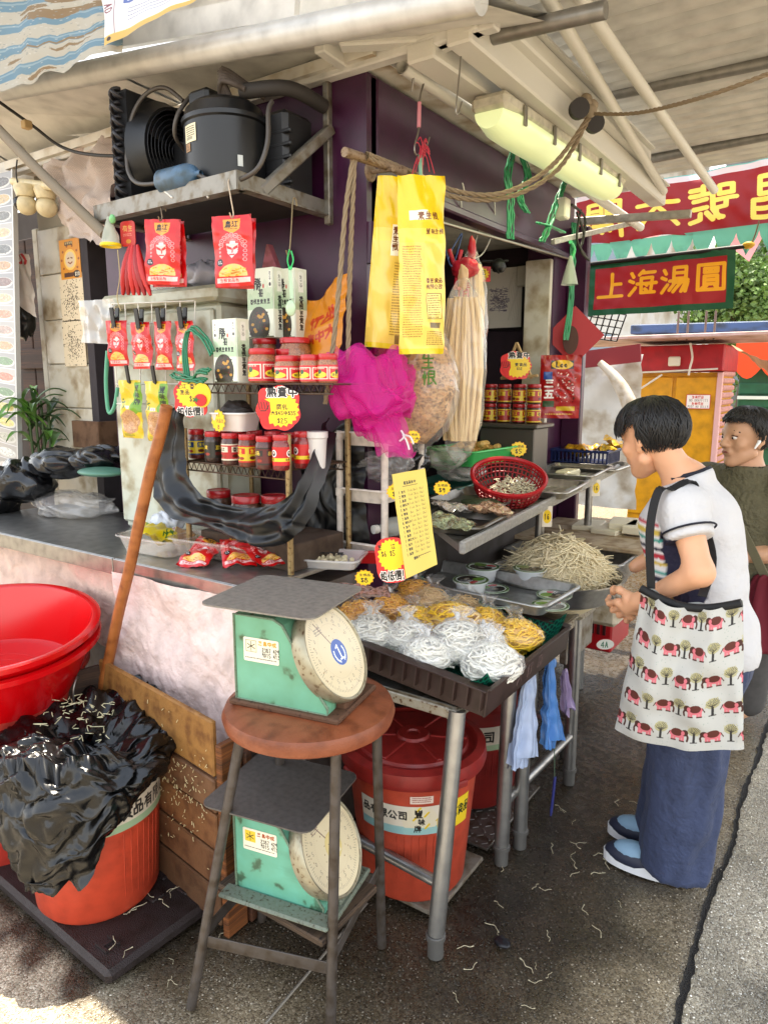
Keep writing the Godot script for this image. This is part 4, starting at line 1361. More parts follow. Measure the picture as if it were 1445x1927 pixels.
func cooling_unit():
	var st := mt("#8d8981", 0.45, 0.55, {"tex": "stain", "scale": 5.0})
	var blk := mt("#0c0c0e", 0.42, 0, {"tex": "grime", "scale": 3.0})
	var a: Vector3 = P(1.450,2.026,1.469)
	var c: Vector3 = P(1.470,2.067,2.134)
	var w: Vector3 = P(1.845,2.013,1.479)
	var t := T("wall_bracket_shelf", "grey angle iron shelf bracketed to the purple wall under the cooling unit", "shelf", Vector3(1.65, 2.0, -1.75))
	var h: float = (a.y + c.y + w.y) / 3.0
	a.y = h; c.y = h; w.y = h
	var w2 := Vector3(1.845, h, c.z)
	for q in [[c, a], [a, w], [c, w2]]:
		var b := B(t)
		var inn := Vector3(0.02, 0, 0.0)
		b.bar(q[0], q[1], 0.005, 0.048)
		b.bar(q[0] + Vector3(0.015, -0.0215, 0), q[1] + Vector3(0.015, -0.0215, 0), 0.035, 0.005)
		K(b, "angle_bar", st, t)
	var b := B(t)
	b.bar(P(1.550,2.025,1.480), P(1.840,2.263,1.457), 0.030, 0.030, 0.004)
	K(b, "brace", st, t)
	b = B(t)
	b.box((w + P(1.845,2.361,1.460)) * 0.5, Vector3(0.03, 0.42, 0.022), 0.003)
	K(b, "upright", st, t)
	b = B(t)
	b.box(Vector3((a.x + 1.85) / 2, h - 0.005, (a.z + c.z) / 2), Vector3(0.36, 0.01, absf(a.z - c.z) - 0.02))
	K(b, "plate", mt("#1d1b1a", 0.6, 0, {"tex": "stain", "scale": 4.0}), t)
	t = T("cooling_unit", "black refrigeration condensing unit with coil, fan and compressor on the wall shelf", "cooling unit", Vector3(1.62, h, -1.75))
	var f := face(-1, 0)   # x towards the right of the wall (smaller v)
	# condenser: block of fins with return bends at its front edge
	var z0: float = h + 0.025
	b = B(t)
	b.box(P(1.66, z0 + 0.165, 2.03), Vector3(0.30, 0.33, 0.07), 0.004)
	K(b, "condenser", mt("#131314", 0.55, 0.2), t)
	for k in 26:
		b = B(t)
		b.box(P(1.66, z0 + 0.165, 2.072 - k * 0.0032), Vector3(0.304, 0.31, 0.0012))
		K(b, "fin", mt("#1d1d1f", 0.5, 0.4), t)
	for k in 8:
		for j in 2:
			b = B(t)
			var y := z0 + 0.025 + k * 0.040
			var vv := 2.012 + j * 0.035
			var p := []
			for i in 9:
				var an := PI * i / 8.0
				p.append(P(1.512 - 0.026 * sin(an), y + 0.014 * (1 - cos(an)), vv + 0.012 * (1 - cos(an)) * (1 if j == 0 else -1)))
			b.tube(p, 0.0062, 8)
			K(b, "return_bend", mt("#29272a", 0.4, 0.3), t)
	# shroud and fan
	b = B(t)
	b.at(tf(Basis(Vector3(0, 1, 0), Vector3(0, 0, 1), Vector3(1, 0, 0)).orthonormalized(), P(1.66, z0 + 0.165, 1.993)))
	b.lathe([Vector2(0.166, 0.0), Vector2(0.15, 0.02), Vector2(0.138, 0.06), Vector2(0.128, 0.06), Vector2(0.138, 0.02)], 32)
	K(b, "shroud", blk, t)
	for k in 9:
		b = B(t)
		var p := []
		for i in 33: p.append(P(1.66 + cos(TAU * i / 32) * (0.02 + k * 0.0135), z0 + 0.165 + sin(TAU * i / 32) * (0.02 + k * 0.0135), 1.93))
		b.tube(p, 0.0020, 5, false)
		K(b, "guard_ring", mt("#252528", 0.4, 0.5), t)
	for k in 4:
		b = B(t)
		var an := PI / 4 + k * PI / 2
		b.at(tf(Basis(Vector3(0, 0, -1), an), P(1.66, z0 + 0.165, 1.955)))
		b.grid(6, 6, func(s, q): return Vector3((q * 0.10 + 0.02) * cos((s - 0.5) * 1.0), (q * 0.10 + 0.02) * sin((s - 0.5) * 1.0), (s - 0.5) * 0.035))
		K(b, "blade", mt("#2a2a2c", 0.5, 0.3), t)
	b = B(t)
	b.box(P(1.66, z0 + 0.15, 1.885), Vector3(0.07, 0.09, 0.09), 0.01)
	K(b, "fan_motor", blk, t)
	# compressor
	var cp: Vector3 = P(1.620,2.161,1.685)
	cp.y = h + 0.03
	b = B(t)
	b.lathe([Vector2(0.0, 0.0), Vector2(0.10, 0.0), Vector2(0.123, 0.02), Vector2(0.126, 0.06), Vector2(0.126, 0.180), Vector2(0.132, 0.185), Vector2(0.132, 0.197), Vector2(0.126, 0.201), Vector2(0.119, 0.225), Vector2(0.095, 0.243), Vector2(0.05, 0.252), Vector2(0.0, 0.254)], 40, cp, 0.0, TAU, 0.9, 1.0)
	var comp := K(b, "compressor", mt("#0b0b0d", 0.36, 0, {"tex": "grime", "scale": 4.0}), t)
	b = B(t)
	b.box(cp + Vector3(0.0, 0.262, -0.06), Vector3(0.10, 0.055, 0.085), 0.01)
	K(b, "terminal_box", blk, t)
	b = B(t)
	for k in 5: b.tube(sp([cp + P(-0.02, 0.25, -0.01 - 0.01 * k), cp + P(-0.05, 0.285 + 0.008 * k, -0.05), cp + P(-0.02 + 0.02 * k, 0.26, -0.11)], 5), 0.008, 7)
	K(b, "wrapped_lines", mt("#4b423c", 0.8, 0, {"tex": "stain", "scale": 8.0}), t)
	b = B(t)
	b.tube(sp([cp + P(-0.01, 0.262, -0.08), cp + P(0.06, 0.268, -0.20), P(1.820,2.322,1.465)], 6), 0.021, 12)
	K(b, "insulated_pipe", mt("#2b2725", 0.7), t)
	b = B(t)
	b.box(P(1.740,2.167,1.548), Vector3(0.13, 0.24, 0.11), 0.014)
	for k in 5: b.box(P(1.680,2.222,1.525) + Vector3(0, -0.035 * k, 0), Vector3(0.012, 0.012, 0.10), 0.003)
	K(b, "control_box", mt("#141416", 0.45, 0, {"tex": "grime", "scale": 3.0}), t)
	var im := IM.new(96, 84, Color(0.86, 0.82, 0.68))
	im.scrawl(10, 10, 70, 5, 10, Color(0.2, 0.18, 0.15), 2)
	for k in 18: im.rect(26 + k * 3, 58, 1 + k % 2, 14, Color(0.15, 0.13, 0.12))
	var lab := func(px: Vector3, ww: float, hh: float, tx):
		b = B(t)
		var d := (px - cp); d.y = 0
		var aa := atan2(-d.z, d.x)
		b.lathe([Vector2(0.128, -hh / 2), Vector2(0.128, hh / 2)], 8, Vector3(cp.x, px.y, cp.z), aa + ww / 0.25, aa - ww / 0.25, 0.9, 1.0)
		K(b, "label", tx, comp)
	lab.call(P(1.530,2.209,1.703), 0.055, 0.048, print_mat(im.made(), 0.5))
	im = IM.new(48, 40, Color(0.62, 0.48, 0.34))
	im.line([Vector2(24, 6), Vector2(38, 30), Vector2(10, 30), Vector2(24, 6)], 1.5, Color(0.3, 0.22, 0.15))
	lab.call(P(1.530,2.172,1.713), 0.026, 0.022, print_mat(im.made(), 0.6))
	lab.call(P(1.530,2.127,1.509), 0.016, 0.030, mt("#c9ccc8", 0.5))
	# filter drier and copper lines
	b = B(t)
	var d0: Vector3 = P(1.470,2.080,1.810)
	var d1: Vector3 = P(1.470,2.080,1.648)
	var dd := (d1 - d0).normalized()
	b.at(Transform3D(Basis(dd.cross(UP).normalized(), dd, dd.cross(UP).normalized().cross(dd)), d0))
	var L := (d1 - d0).length()
	b.lathe([Vector2(0.006, -0.012), Vector2(0.02, 0.0), Vector2(0.034, 0.018), Vector2(0.034, L - 0.03), Vector2(0.026, L - 0.01), Vector2(0.010, L), Vector2(0.008, L + 0.02)], 24)
	var fd := K(b, "filter_drier", mt("#44637f", 0.42, 0, {"tex": "stain", "scale": 6.0}), t)
	im = IM.new(80, 40, Color(0.84, 0.86, 0.88))
	im.scrawl(6, 4, 68, 5, 7, Color(0.2, 0.25, 0.4), 6)
	b = B(t)
	b.at(Transform3D(Basis(dd.cross(UP).normalized(), dd, dd.cross(UP).normalized().cross(dd)), d0))
	b.lathe([Vector2(0.0348, L * 0.28), Vector2(0.0348, L * 0.68)], 10, Vector3.ZERO, 2.4, 4.0)
	K(b, "label", print_mat(im.made(), 0.5), fd)
	var pm := mt("#4c4640", 0.45, 0.3)
	for q in [sp([d1, P(1.460,2.037,1.532), P(1.470,2.053,1.421), P(1.500,2.126,1.402), P(1.550,2.226,1.442), P(1.600,2.271,1.474)], 6), sp([d0, P(1.480,2.100,1.925), P(1.500,2.167,1.993), P(1.520,2.295,1.991), P(1.550,2.372,1.956), P(1.580,2.391,1.897), P(1.600,2.348,1.838)], 6), sp([P(1.600,2.355,1.802), P(1.550,2.290,1.807), P(1.550,2.234,1.824), P(1.600,2.204,1.837)], 6)]:
		b = B(t)
		b.tube(q, 0.0065, 9)
		K(b, "pipe", pm, t)
	b = B(t)
	b.tube([P(1.460,2.059,1.633), P(1.455,2.007,1.588)], 0.003, 5)
	b.tube([P(1.460,2.066,1.798), P(1.455,2.027,1.736)], 0.003, 5)
	K(b, "cable_tie", mt("#d6d4cc", 0.5), t)


func glaze(c: String, o := {}) -> StandardMaterial3D:   # jar contents seen through glass
	o.coat = 0.8
	return mt(c, 0.5, 0, o)

func sauce_label(bg: Color, band: Color, ink: Color, s: String, kind := 0) -> ImageTexture:
	var im := IM.new(128, 64, bg)
	im.rect(0, 0, 128, 5, band); im.rect(0, 58, 128, 6, band)
	for q in 2:
		var x := q * 64
		if kind == 0:
			im.rect(x + 6, 10, 50, 22, band); im.text(s, x + 10, 12, 17, 1.1, ink)
			im.ell(x + 20, 46, 12, 7, Color(0.35, 0.10, 0.06)); im.ell(x + 42, 48, 10, 6, Color(0.60, 0.16, 0.08))
		elif kind == 1:
			im.ell(x + 32, 22, 13, 13, Color(0.95, 0.93, 0.9)); im.ell(x + 32, 22, 8, 9, Color(0.15, 0.1, 0.1)); im.ell(x + 32, 20, 4, 4, Color(0.9, 0.8, 0.7))
			im.rect(x, 38, 64, 12, Color(0.93, 0.80, 0.15)); im.text(s, x + 14, 39, 10, 0.8, ink)
		else:
			im.rect(x + 2, 8, 60, 48, Color(0.92, 0.88, 0.80)); im.rect(x + 5, 11, 54, 42, band)
			im.ell(x + 32, 38, 25, 13, Color(0.92, 0.80, 0.18)); im.ell(x + 32, 26, 8, 9, Color(0.12, 0.30, 0.16)); im.text(s, x + 12, 33, 10, 0.8, Color(0.12, 0.25, 0.12))
			im.scrawl(x + 8, 13, 46, 1, 6, Color(0.95, 0.85, 0.75), 3)
	return im.made()

func jar(called: String, at: Vector3, r: float, h: float, content: String, lab, lid: String, label: String, group: String, lid_h := 0.016, lab0 := 0.14, lab1 := 0.66) -> Node3D:
	var t := T(called, label, "jar", at, group)
	var b := B(t)
	b.lathe([Vector2(0, 0), Vector2(r * 0.9, 0), Vector2(r, h * 0.05), Vector2(r, h * 0.70), Vector2(r * 0.93, h * 0.78), Vector2(r * 0.84, h * 0.83), Vector2(r * 0.84, h)], 24, at)
	K(b, "glass", glaze(content, {"tex": "chunks", "scale": 11.0}), t)
	b = B(t)
	var rr := r * 0.93
	b.lathe([Vector2(rr * 0.96, h - lid_h), Vector2(rr, h - lid_h + 0.002), Vector2(rr, h - 0.003), Vector2(rr * 0.95, h), Vector2(rr * 0.86, h - 0.002), Vector2(0, h - 0.002)], 24, at)
	K(b, "lid", mt(lid, 0.35, 0, {"coat": 0.3}), t)
	if lab != null:
		b = B(t)
		b.lathe([Vector2(r * 1.012, h * lab0), Vector2(r * 1.012, h * lab1)], 22, at, PI + 0.75 - 1.9, PI + 0.75 + 1.9)
		K(b, "label", print_mat(lab, 0.4, 0.3), t)
	return t

func red_packet_tex() -> ImageTexture:
	var im := IM.new(128, 224, Color(0.76, 0.035, 0.045))
	var pk := Color(0.90, 0.55, 0.55)
	im.poly(PackedVector2Array([Vector2(36, 12), Vector2(94, 12), Vector2(92, 44), Vector2(66, 58), Vector2(38, 44)]), Color(0.86, 0.58, 0.16))
	im.text("烏江", 42, 16, 23, 1.6, Color(0.13, 0.08, 0.06), false, 0.95)
	im.scrawl(44, 42, 42, 1, 5, Color(0.3, 0.15, 0.08), 4)
	for k in 9:
		var an := PI + PI * k / 8.0
		im.ell(64 + cos(an) * 36, 92 + sin(an) * 30, 8, 8, pk); im.ell(64 + cos(an) * 36, 92 + sin(an) * 30, 5, 5, Color(0.76, 0.035, 0.045)); im.ell(64 + cos(an) * 36, 92 + sin(an) * 30, 2.5, 2.5, pk)
	for k in 12: im.line([Vector2(64, 84), Vector2(64 + cos(PI + PI * k / 11.0) * 26, 84 + sin(PI + PI * k / 11.0) * 24)], 0.9, pk)
	for k in 5:
		im.ell(106, 84 + k * 14, 7, 6, pk); im.ell(106, 84 + k * 14, 4, 3.5, Color(0.76, 0.035, 0.045))
		im.ell(22, 90 + k * 12, 4, 4, pk)
	im.poly(PackedVector2Array([Vector2(44, 88), Vector2(84, 88), Vector2(82, 118), Vector2(64, 136), Vector2(46, 118)]), Color(0.92, 0.74, 0.72))
	im.poly(PackedVector2Array([Vector2(46, 94), Vector2(62, 102), Vector2(60, 108), Vector2(46, 103)]), Color(0.72, 0.04, 0.05))
	im.poly(PackedVector2Array([Vector2(82, 94), Vector2(66, 102), Vector2(68, 108), Vector2(82, 103)]), Color(0.72, 0.04, 0.05))
	im.rect(62, 104, 4, 14, Color(0.78, 0.12, 0.12)); im.rect(54, 122, 20, 4, Color(0.72, 0.05, 0.05))
	im.ell(20, 146, 11, 12, Color(0.10, 0.08, 0.08)); im.scrawl(13, 142, 14, 2, 6, Color(0.9, 0.9, 0.9), 2)
	im.ell(64, 188, 48, 36, Color(0.92, 0.70, 0.40)); im.rect(0, 192, 128, 32, Color(0.76, 0.035, 0.045))
	for k in 40:
		var a := Vector2(R.randf_range(24, 104), R.randf_range(162, 190))
		if Vector2((a.x - 64) / 44.0, (a.y - 188) / 32.0).length() < 1.0: im.line([a, a + Vector2(R.randf_range(-14, 14), R.randf_range(-4, 4))], 1.6, [Color(0.88, 0.60, 0.10), Color(0.95, 0.75, 0.22), Color(0.70, 0.40, 0.06)][k % 3])
	im.rect(8, 196, 112, 16, Color(0.90, 0.74, 0.72)); im.text("生根食品有", 18, 198, 12, 0.8, Color(0.70, 0.06, 0.06))
	im.rect(56, 82, 20, 8, Color(0.9, 0.88, 0.86))
	return im.made()

func yellow_packet_tex() -> ImageTexture:
	var im := IM.new(128, 256, Color(0.80, 0.70, 0.06))
	im.rect(88, 10, 40, 130, Color(0.42, 0.60, 0.10)); im.ell(96, 120, 24, 30, Color(0.42, 0.60, 0.10))
	im.text("豐味牌", 92, 20, 28, 1.8, Color(0.12, 0.16, 0.06), true)
	for k in 14: im.ell(20 + R.randf_range(-8, 22), 90 + R.randf_range(-10, 30), 4, 2.5, Color(0.15, 0.36, 0.14))
	im.line([Vector2(18, 130), Vector2(30, 106), Vector2(26, 84)], 1.2, Color(0.15, 0.36, 0.14))
	im.ell(60, 182, 56, 54, Color(0.70, 0.52, 0.34))
	for k in 260:
		var a := Vector2(R.randf_range(8, 114), R.randf_range(130, 234))
		if Vector2((a.x - 60) / 54.0, (a.y - 182) / 52.0).length() < 1.0: im.ell(a.x, a.y, 3, 2, [Color(0.80, 0.64, 0.44), Color(0.60, 0.42, 0.26), Color(0.74, 0.55, 0.36)][k % 3])
	im.rect(40, 112, 26, 14, Color(0.92, 0.88, 0.86)); im.text("$10", 44, 114, 10, 0.7, Color(0.7, 0.2, 0.2))
	im.scrawl(16, 236, 70, 2, 6, Color(0.35, 0.42, 0.08), 3)
	return im.made()

func box_tex(front: bool) -> ImageTexture:
	var im := IM.new(128 if front else 56, 220, Color(0.86, 0.88, 0.80))
	for k in 5:
		var y := 30 + k * 9
		var c := Color(0.80, 0.85, 0.76).lerp(Color(0.66, 0.76, 0.62), k / 4.0)
		var p := PackedVector2Array([Vector2(0, 130)])
		for x in range(0, im.w + 9, 8): p.append(Vector2(x, y + 24 * absf(sin(x * 0.07 + k * 1.7)) + k * 5))
		p.append(Vector2(im.w, 130))
		im.poly(p, c)
	var ink := Color(0.08, 0.09, 0.08)
	if front:
		im.text("勝", 34, 30, 38, 2.6, ink); im.text("哥", 56, 66, 26, 1.9, ink)
		im.ell(82, 56, 4, 7, Color(0.72, 0.12, 0.10))
		im.text("香根豆黃魚豆", 14, 96, 16, 1.1, ink)
		im.ell(56, 178, 54, 58, Color(0.16, 0.13, 0.08)); im.rect(0, 216, 128, 4, Color(0.3, 0.3, 0.2))
		for k in 90: im.ell(R.randf_range(8, 104), R.randf_range(132, 216), R.randf_range(2, 5), R.randf_range(2, 4), [Color(0.10, 0.09, 0.06), Color(0.24, 0.17, 0.09), Color(0.34, 0.08, 0.06), Color(0.20, 0.22, 0.10)][k % 4])
		for k in 9: im.ell(R.randf_range(22, 96), R.randf_range(140, 208), 8, 5, Color(0.72, 0.52, 0.16))
		for e in [Vector2(6, 10), Vector2(108, 8)]:
			im.rect(e.x, e.y, 14, 54, Color(0.90, 0.91, 0.86)); im.text("生三中", e.x + 3, e.y + 4, 9, 0.6, ink, true); im.ell(e.x + 7, e.y + 44, 5, 6, Color(0.1, 0.1, 0.1))
	else:
		im.rect(16, 14, 24, 60, Color(0.90, 0.91, 0.86)); im.ell(28, 14, 12, 6, Color(0.90, 0.91, 0.86))
		im.text("生三中", 22, 20, 13, 0.8, ink, true)
		im.text("香根豆黃魚", 18, 86, 21, 1.6, ink, true)
	return im.made()

func goods_box(at: Vector3, w: float, h: float, d: float, label: String):
	var t := T("food_box", label, "box", at, "tall printed food boxes on the wire rack")
	var b := B(t)
	b.box(at + Vector3(0, h / 2, 0), Vector3(d, h, w), 0.0015)
	K(b, "carton", mt("#dfe4d6", 0.4), t)
	b = B(t)
	b.at(tf(face(-1, 0), at + Vector3(-d / 2 - 0.001, h / 2, 0)))
	b.prism(rectpts(w - 0.002, h - 0.002), 0.0008)
	K(b, "front_print", print_mat(tex.box_front, 0.35, 0.2), t)
	b = B(t)
	b.at(tf(face(0, -1), at + Vector3(0, h / 2, w / 2 + 0.001)))
	b.prism(rectpts(d - 0.002, h - 0.002), 0.0008)
	K(b, "side_print", print_mat(tex.box_side, 0.35, 0.2), t)

func hang_pouch(called: String, t: Texture2D, top: Vector3, w: float, h: float, th: float, bs: Basis, label: String, cat: String, group: String, sd := 0.0, gloss := 0.28) -> MeshInstance3D:
	var b := B()
	b.at(tf(bs, top))
	pouch(b, w, h, th, sd)
	return O(b, called, print_mat(t, gloss, 0.25), label, cat, group)

func wire_hook(a: Vector3, c: Vector3, label: String, col := "#7d6a52"):
	var b := B()
	var m := (a + c) * 0.5 + Vector3(-0.006, 0, 0.004)
	b.tube(sp([a + Vector3(0.012, -0.012, 0), a + Vector3(0.008, 0.006, 0), a + Vector3(-0.004, 0, 0), m, c + Vector3(0, 0.006, 0), c + Vector3(-0.008, -0.004, 0), c + Vector3(-0.014, 0.008, 0)], 5), 0.0019, 6)
	O(b, "wire_hook", mt(col, 0.4, 0.6), label, "hook", "wire hooks holding goods")

func burst_tex(lines: Array, big: String, fist: bool) -> ImageTexture:   # the price signs: a yellow burst, black writing, a red rim
	var im := IM.new(224, 224, Color(0.90, 0.30, 0.34))
	im.rect(0, 0, 224, 224, Color(0.86, 0.14, 0.14))
	im.star(124 if fist else 112, 120 if fist else 88, 98, 88 if fist else 84, 20, 0.86, Color(0.95, 0.80, 0.10))
	if fist:
		im.poly(PackedVector2Array([Vector2(0, 90), Vector2(40, 66), Vector2(72, 84), Vector2(76, 128), Vector2(64, 160), Vector2(70, 214), Vector2(36, 200), Vector2(10, 150)]), Color(0.82, 0.06, 0.08))
		for k in 4: im.line([Vector2(14 + k * 14, 84), Vector2(20 + k * 14, 118)], 2.0, Color(0.15, 0.02, 0.02))
		im.line([Vector2(66, 100), Vector2(50, 126), Vector2(24, 126)], 2.2, Color(0.15, 0.02, 0.02))
		im.text(big, 58, 8, 50, 8.0, Color(0.95, 0.93, 0.9)); im.text(big, 58, 8, 50, 4.0, Color(0.07, 0.06, 0.06))
		for i in lines.size(): im.text(lines[i], 76 if i else 104, 92 + i * 34, 28 if lines[i].length() < 5 else 21, 1.6, Color(0.12, 0.08, 0.05))
	else:
		im.text(big, 18, 164, 48, 8.0, Color(0.95, 0.93, 0.9)); im.text(big, 18, 164, 48, 3.8, Color(0.07, 0.06, 0.06))
		for i in lines.size(): im.text(lines[i], 22, 28 + i * 34, 30 if i < 2 else 38, 1.9, Color(0.12, 0.08, 0.05))
	return im.made()

func blob_outline(rx: float, ry: float, seed_: int) -> PackedVector2Array:   # a scalloped sign outline
	var p := PackedVector2Array()
	for i in 48:
		var a := TAU * i / 48.0
		var sq := 1.0 / maxf(absf(cos(a)), absf(sin(a)))
		var k := lerpf(1.0, minf(sq, 1.25), 0.45) * (0.93 + 0.05 * sin(a * 7 + seed_))
		p.append(Vector2(cos(a) * rx * k, sin(a) * ry * k))
	return p

func rack_goods():
	var im := IM.new(256, 256, gr(0.9))
	R.seed = 91
	for i in 2600:
		var k := R.randf_range(0.35, 1.0)
		im.ell(R.randi_range(0, 255), R.randi_range(0, 255), R.randf_range(1, 4), R.randf_range(1, 4), Color(k, k * 0.92, k * 0.8))
	tex.chunks = im.made()
	tex.red_packet = red_packet_tex()
	tex.yellow_packet = yellow_packet_tex()
	tex.box_front = box_tex(true)
	tex.box_side = box_tex(false)
	# old fridge
	var fr := mt("#c6cab9", 0.38, 0, {"tex": "stain", "scale": 2.2})
	var t := T("old_fridge", "old greenish white fridge standing on the counter behind the hanging packets", "fridge", P(1.75, 0.95, 2.05))
	var b := B(t)
	b.box(P(1.755, 1.355, 2.07), Vector3(0.18, 0.81, 0.56), 0.012)
	K(b, "body", fr, t)
	b = B(t)
	b.box(P(1.655, 1.36, 2.07), Vector3(0.022, 0.76, 0.54), 0.008)
	K(b, "door", fr, t)
	b = B(t)
	b.box(P(1.75, 1.785, 2.06), Vector3(0.25, 0.05, 0.60), 0.012)
	K(b, "top_panel", fr, t)
	# white wire grid with clips
	t = T("wire_grid", "white wire display grid hung in front of the old fridge", "grid", P(1.600,1.465,2.056))
	var wt := mt("#d8d5cc", 0.4, 0.2)
	var g0: Vector3 = P(1.600,1.774,2.255)
	var g1: Vector3 = P(1.600,1.758,1.825)
	var g2: Vector3 = P(1.600,1.426,2.262)
	var g3: Vector3 = P(1.600,1.432,1.863)
	b = B(t)
	for k in 7: b.tube([g0.lerp(g1, k / 6.0), g2.lerp(g3, k / 6.0)], 0.0022, 6)
	for k in 6: b.tube([g0.lerp(g2, k / 5.0) + Vector3(-0.004, 0, 0), g1.lerp(g3, k / 5.0) + Vector3(-0.004, 0, 0)], 0.0022, 6)
	K(b, "wires", wt, t)
	var pos := [P(1.570,1.713,2.198), P(1.570,1.702,2.066), P(1.565,1.698,1.950), P(1.560,1.694,1.838)]
	var names := ["leftmost of the four clipped red packets on the wire grid", "second red packet from the left on the wire grid", "third red packet from the left on the wire grid", "rightmost of the four clipped red packets, beside the green ribbon"]
	for k in 4:
		hang_pouch("red_packet", tex.red_packet, pos[k], 0.068 * 1.25, 0.155, 0.016, face(-1, -0.25 + 0.1 * k), names[k], "packet", "red pickle packets", k * 3.0)
		var ct := T("bulldog_clip", ["black plastic clip above the leftmost red packet", "black plastic clip above the second red packet", "black plastic clip above the third red packet", "black plastic clip above the rightmost clipped red packet"][k], "clip", pos[k], "black clips on the wire grid")
		for s in [-1.0, 1.0]:
			b = B(ct)
			b.bar(pos[k] + Vector3(-0.004 + s * 0.006, -0.022, 0), pos[k] + Vector3(-0.004 + s * 0.012, 0.042, 0), 0.020, 0.005, 0.001, Vector3.RIGHT)
			K(b, "jaw", mt("#161616", 0.4), ct)
		b = B(ct)
		b.tube([pos[k] + Vector3(-0.004, 0.008, -0.016), pos[k] + Vector3(-0.004, 0.008, 0.016)], 0.005, 8)
		K(b, "hinge", mt("#161616", 0.4), ct)
	for q in [[P(1.565,1.510,2.135), "left of the two yellow noodle packets below the wire grid", 0.0], [P(1.550,1.506,1.977), "right of the two yellow noodle packets, behind the broom handle", 5.0]]:
		hang_pouch("yellow_packet", tex.yellow_packet, q[0], 0.105, 0.20, 0.022, face(-1, -0.1), q[1], "packet", "yellow dried goods packets", q[2])
		b = B()
		b.bar(q[0] + Vector3(-0.004, -0.012, 0), q[0] + Vector3(-0.012, 0.05, 0), 0.014, 0.006)
		O(b, "small_clip", mt("#1b1b1b", 0.4), "small black clip gripping the " + ("left" if q[2] == 0.0 else "right") + " yellow packet's top", "clip")
	# wire rack
	t = T("wire_rack", "brown wire storage rack with two shelves of jars on the counter", "rack", P(1.64, 0.95, 1.5))
	var wr := mt("#5b4a3c", 0.45, 0.6, {"tex": "rust", "scale": 6.0})
	for q in [[1.497, 1.735, 1.19], [1.255, 1.80, 1.36]]:
		b = B(t)
		for u in [1.50, 1.78]:
			for dh in [0.0, -0.026]: b.tube([P(u, q[0] + dh, q[1]), P(u, q[0] + dh, q[2])], 0.0028, 6)
			var p := []
			for k in 37: p.append(P(u, q[0] - (0.026 if k % 2 else 0.0), lerpf(q[1], q[2], k / 36.0)))
			b.tube(p, 0.0018, 5)
		for v in [q[1], q[2]]: b.tube([P(1.50, q[0], v), P(1.78, q[0], v)], 0.0028, 6)
		for k in 22: b.tube([P(1.50, q[0], lerpf(q[1], q[2], k / 21.0)), P(1.78, q[0], lerpf(q[1], q[2], k / 21.0))], 0.0016, 5)
		K(b, "shelf", wr, t)
	for q in [P(1.497, 0.952, 1.352), P(1.50, 0.952, 1.79), P(1.785, 0.952, 1.36), P(1.785, 0.952, 1.79)]:
		b = B(t)
		b.tube([q, Vector3(q.x, 1.36 if q.x < 1.6 else 1.50, q.z)], 0.0095, 10)
		K(b, "post", mt("#a08a62", 0.4, 0.5, {"tex": "rust", "scale": 5.0}), t)
	# lower shelf of jars
	var ly := sauce_label(Color(0.80, 0.70, 0.10), Color(0.10, 0.22, 0.42), Color(0.9, 0.82, 0.2), "生根")
	var lb := sauce_label(Color(0.14, 0.13, 0.10), Color(0.10, 0.09, 0.07), Color(0.85, 0.74, 0.2), "豆黃")
	var lr := sauce_label(Color(0.70, 0.08, 0.10), Color(0.86, 0.82, 0.72), Color(0.2, 0.1, 0.08), "香江")
	var lo := sauce_label(Color(0.82, 0.72, 0.08), Color(0.75, 0.10, 0.08), Color(0.95, 0.85, 0.2), "魚豆")
	var ld := sauce_label(Color(0.36, 0.08, 0.08), Color(0.14, 0.10, 0.08), Color(0.9, 0.78, 0.3), "出品")
	var lf := sauce_label(Color(0.78, 0.07, 0.08), Color(0.78, 0.07, 0.08), Color(0.3, 0.1, 0.05), "有根", 1)
	var lw := sauce_label(Color(0.78, 0.10, 0.14), Color(0.78, 0.10, 0.14), Color(0.15, 0.3, 0.15), "腐乳", 2)
	var red := "#b3141c"
	var q1 := [[P(1.569,1.258,1.814), ly, "#7a2a18", "small yellow labelled jar at the left end of the lower jar row"], [P(1.533,1.258,1.696), lb, "#3a2216", "black labelled sauce jar second from left in the lower row"], [P(1.511,1.258,1.597), lr, "#5a2a22", "red and cream labelled sauce jar third from left in the lower row"], [P(1.500,1.258,1.514), lo, "#7b3414", "bright yellow labelled sauce jar in the middle of the lower row"], [P(1.481,1.258,1.425), ld, "#5a1d14", "dark red labelled sauce jar left of the rack post"]]
	for q in q1: jar("sauce_jar", q[0], 0.0275, 0.094, q[2], q[1], red, q[3], "sauce jars on the lower rack shelf")
	jar("sauce_jar", P(1.488,1.258,1.369), 0.026, 0.10, "#8f1f1a", lf, red, "tall red jar with a round black and white crest left of the bare post", "sauce jars on the lower rack shelf")
	jar("sauce_jar", P(1.562,1.258,1.353), 0.027, 0.105, "#a01c1a", lf, red, "tall red jar with a round crest at the right end of the lower row", "sauce jars on the lower rack shelf")
	var back := ["jar lid peeping out behind the black labelled jar", "jar lid peeping out behind the red and cream jar", "jar lid peeping out behind the bright yellow jar", "jar with its red lid behind the dark red labelled jar", "jar with its red lid behind the tall crested jar"]
	var bx := [P(1.620,1.279,1.748), P(1.620,1.283,1.669), P(1.620,1.286,1.603), P(1.620,1.290,1.525), P(1.600,1.297,1.439)]
	for k in 5:
		bx[k].y = 1.258
		jar("sauce_jar", bx[k], 0.0275, 0.096, "#6a2418", [ly, lr, lo, ld, lf][k], red, back[k], "sauce jars on the lower rack shelf")
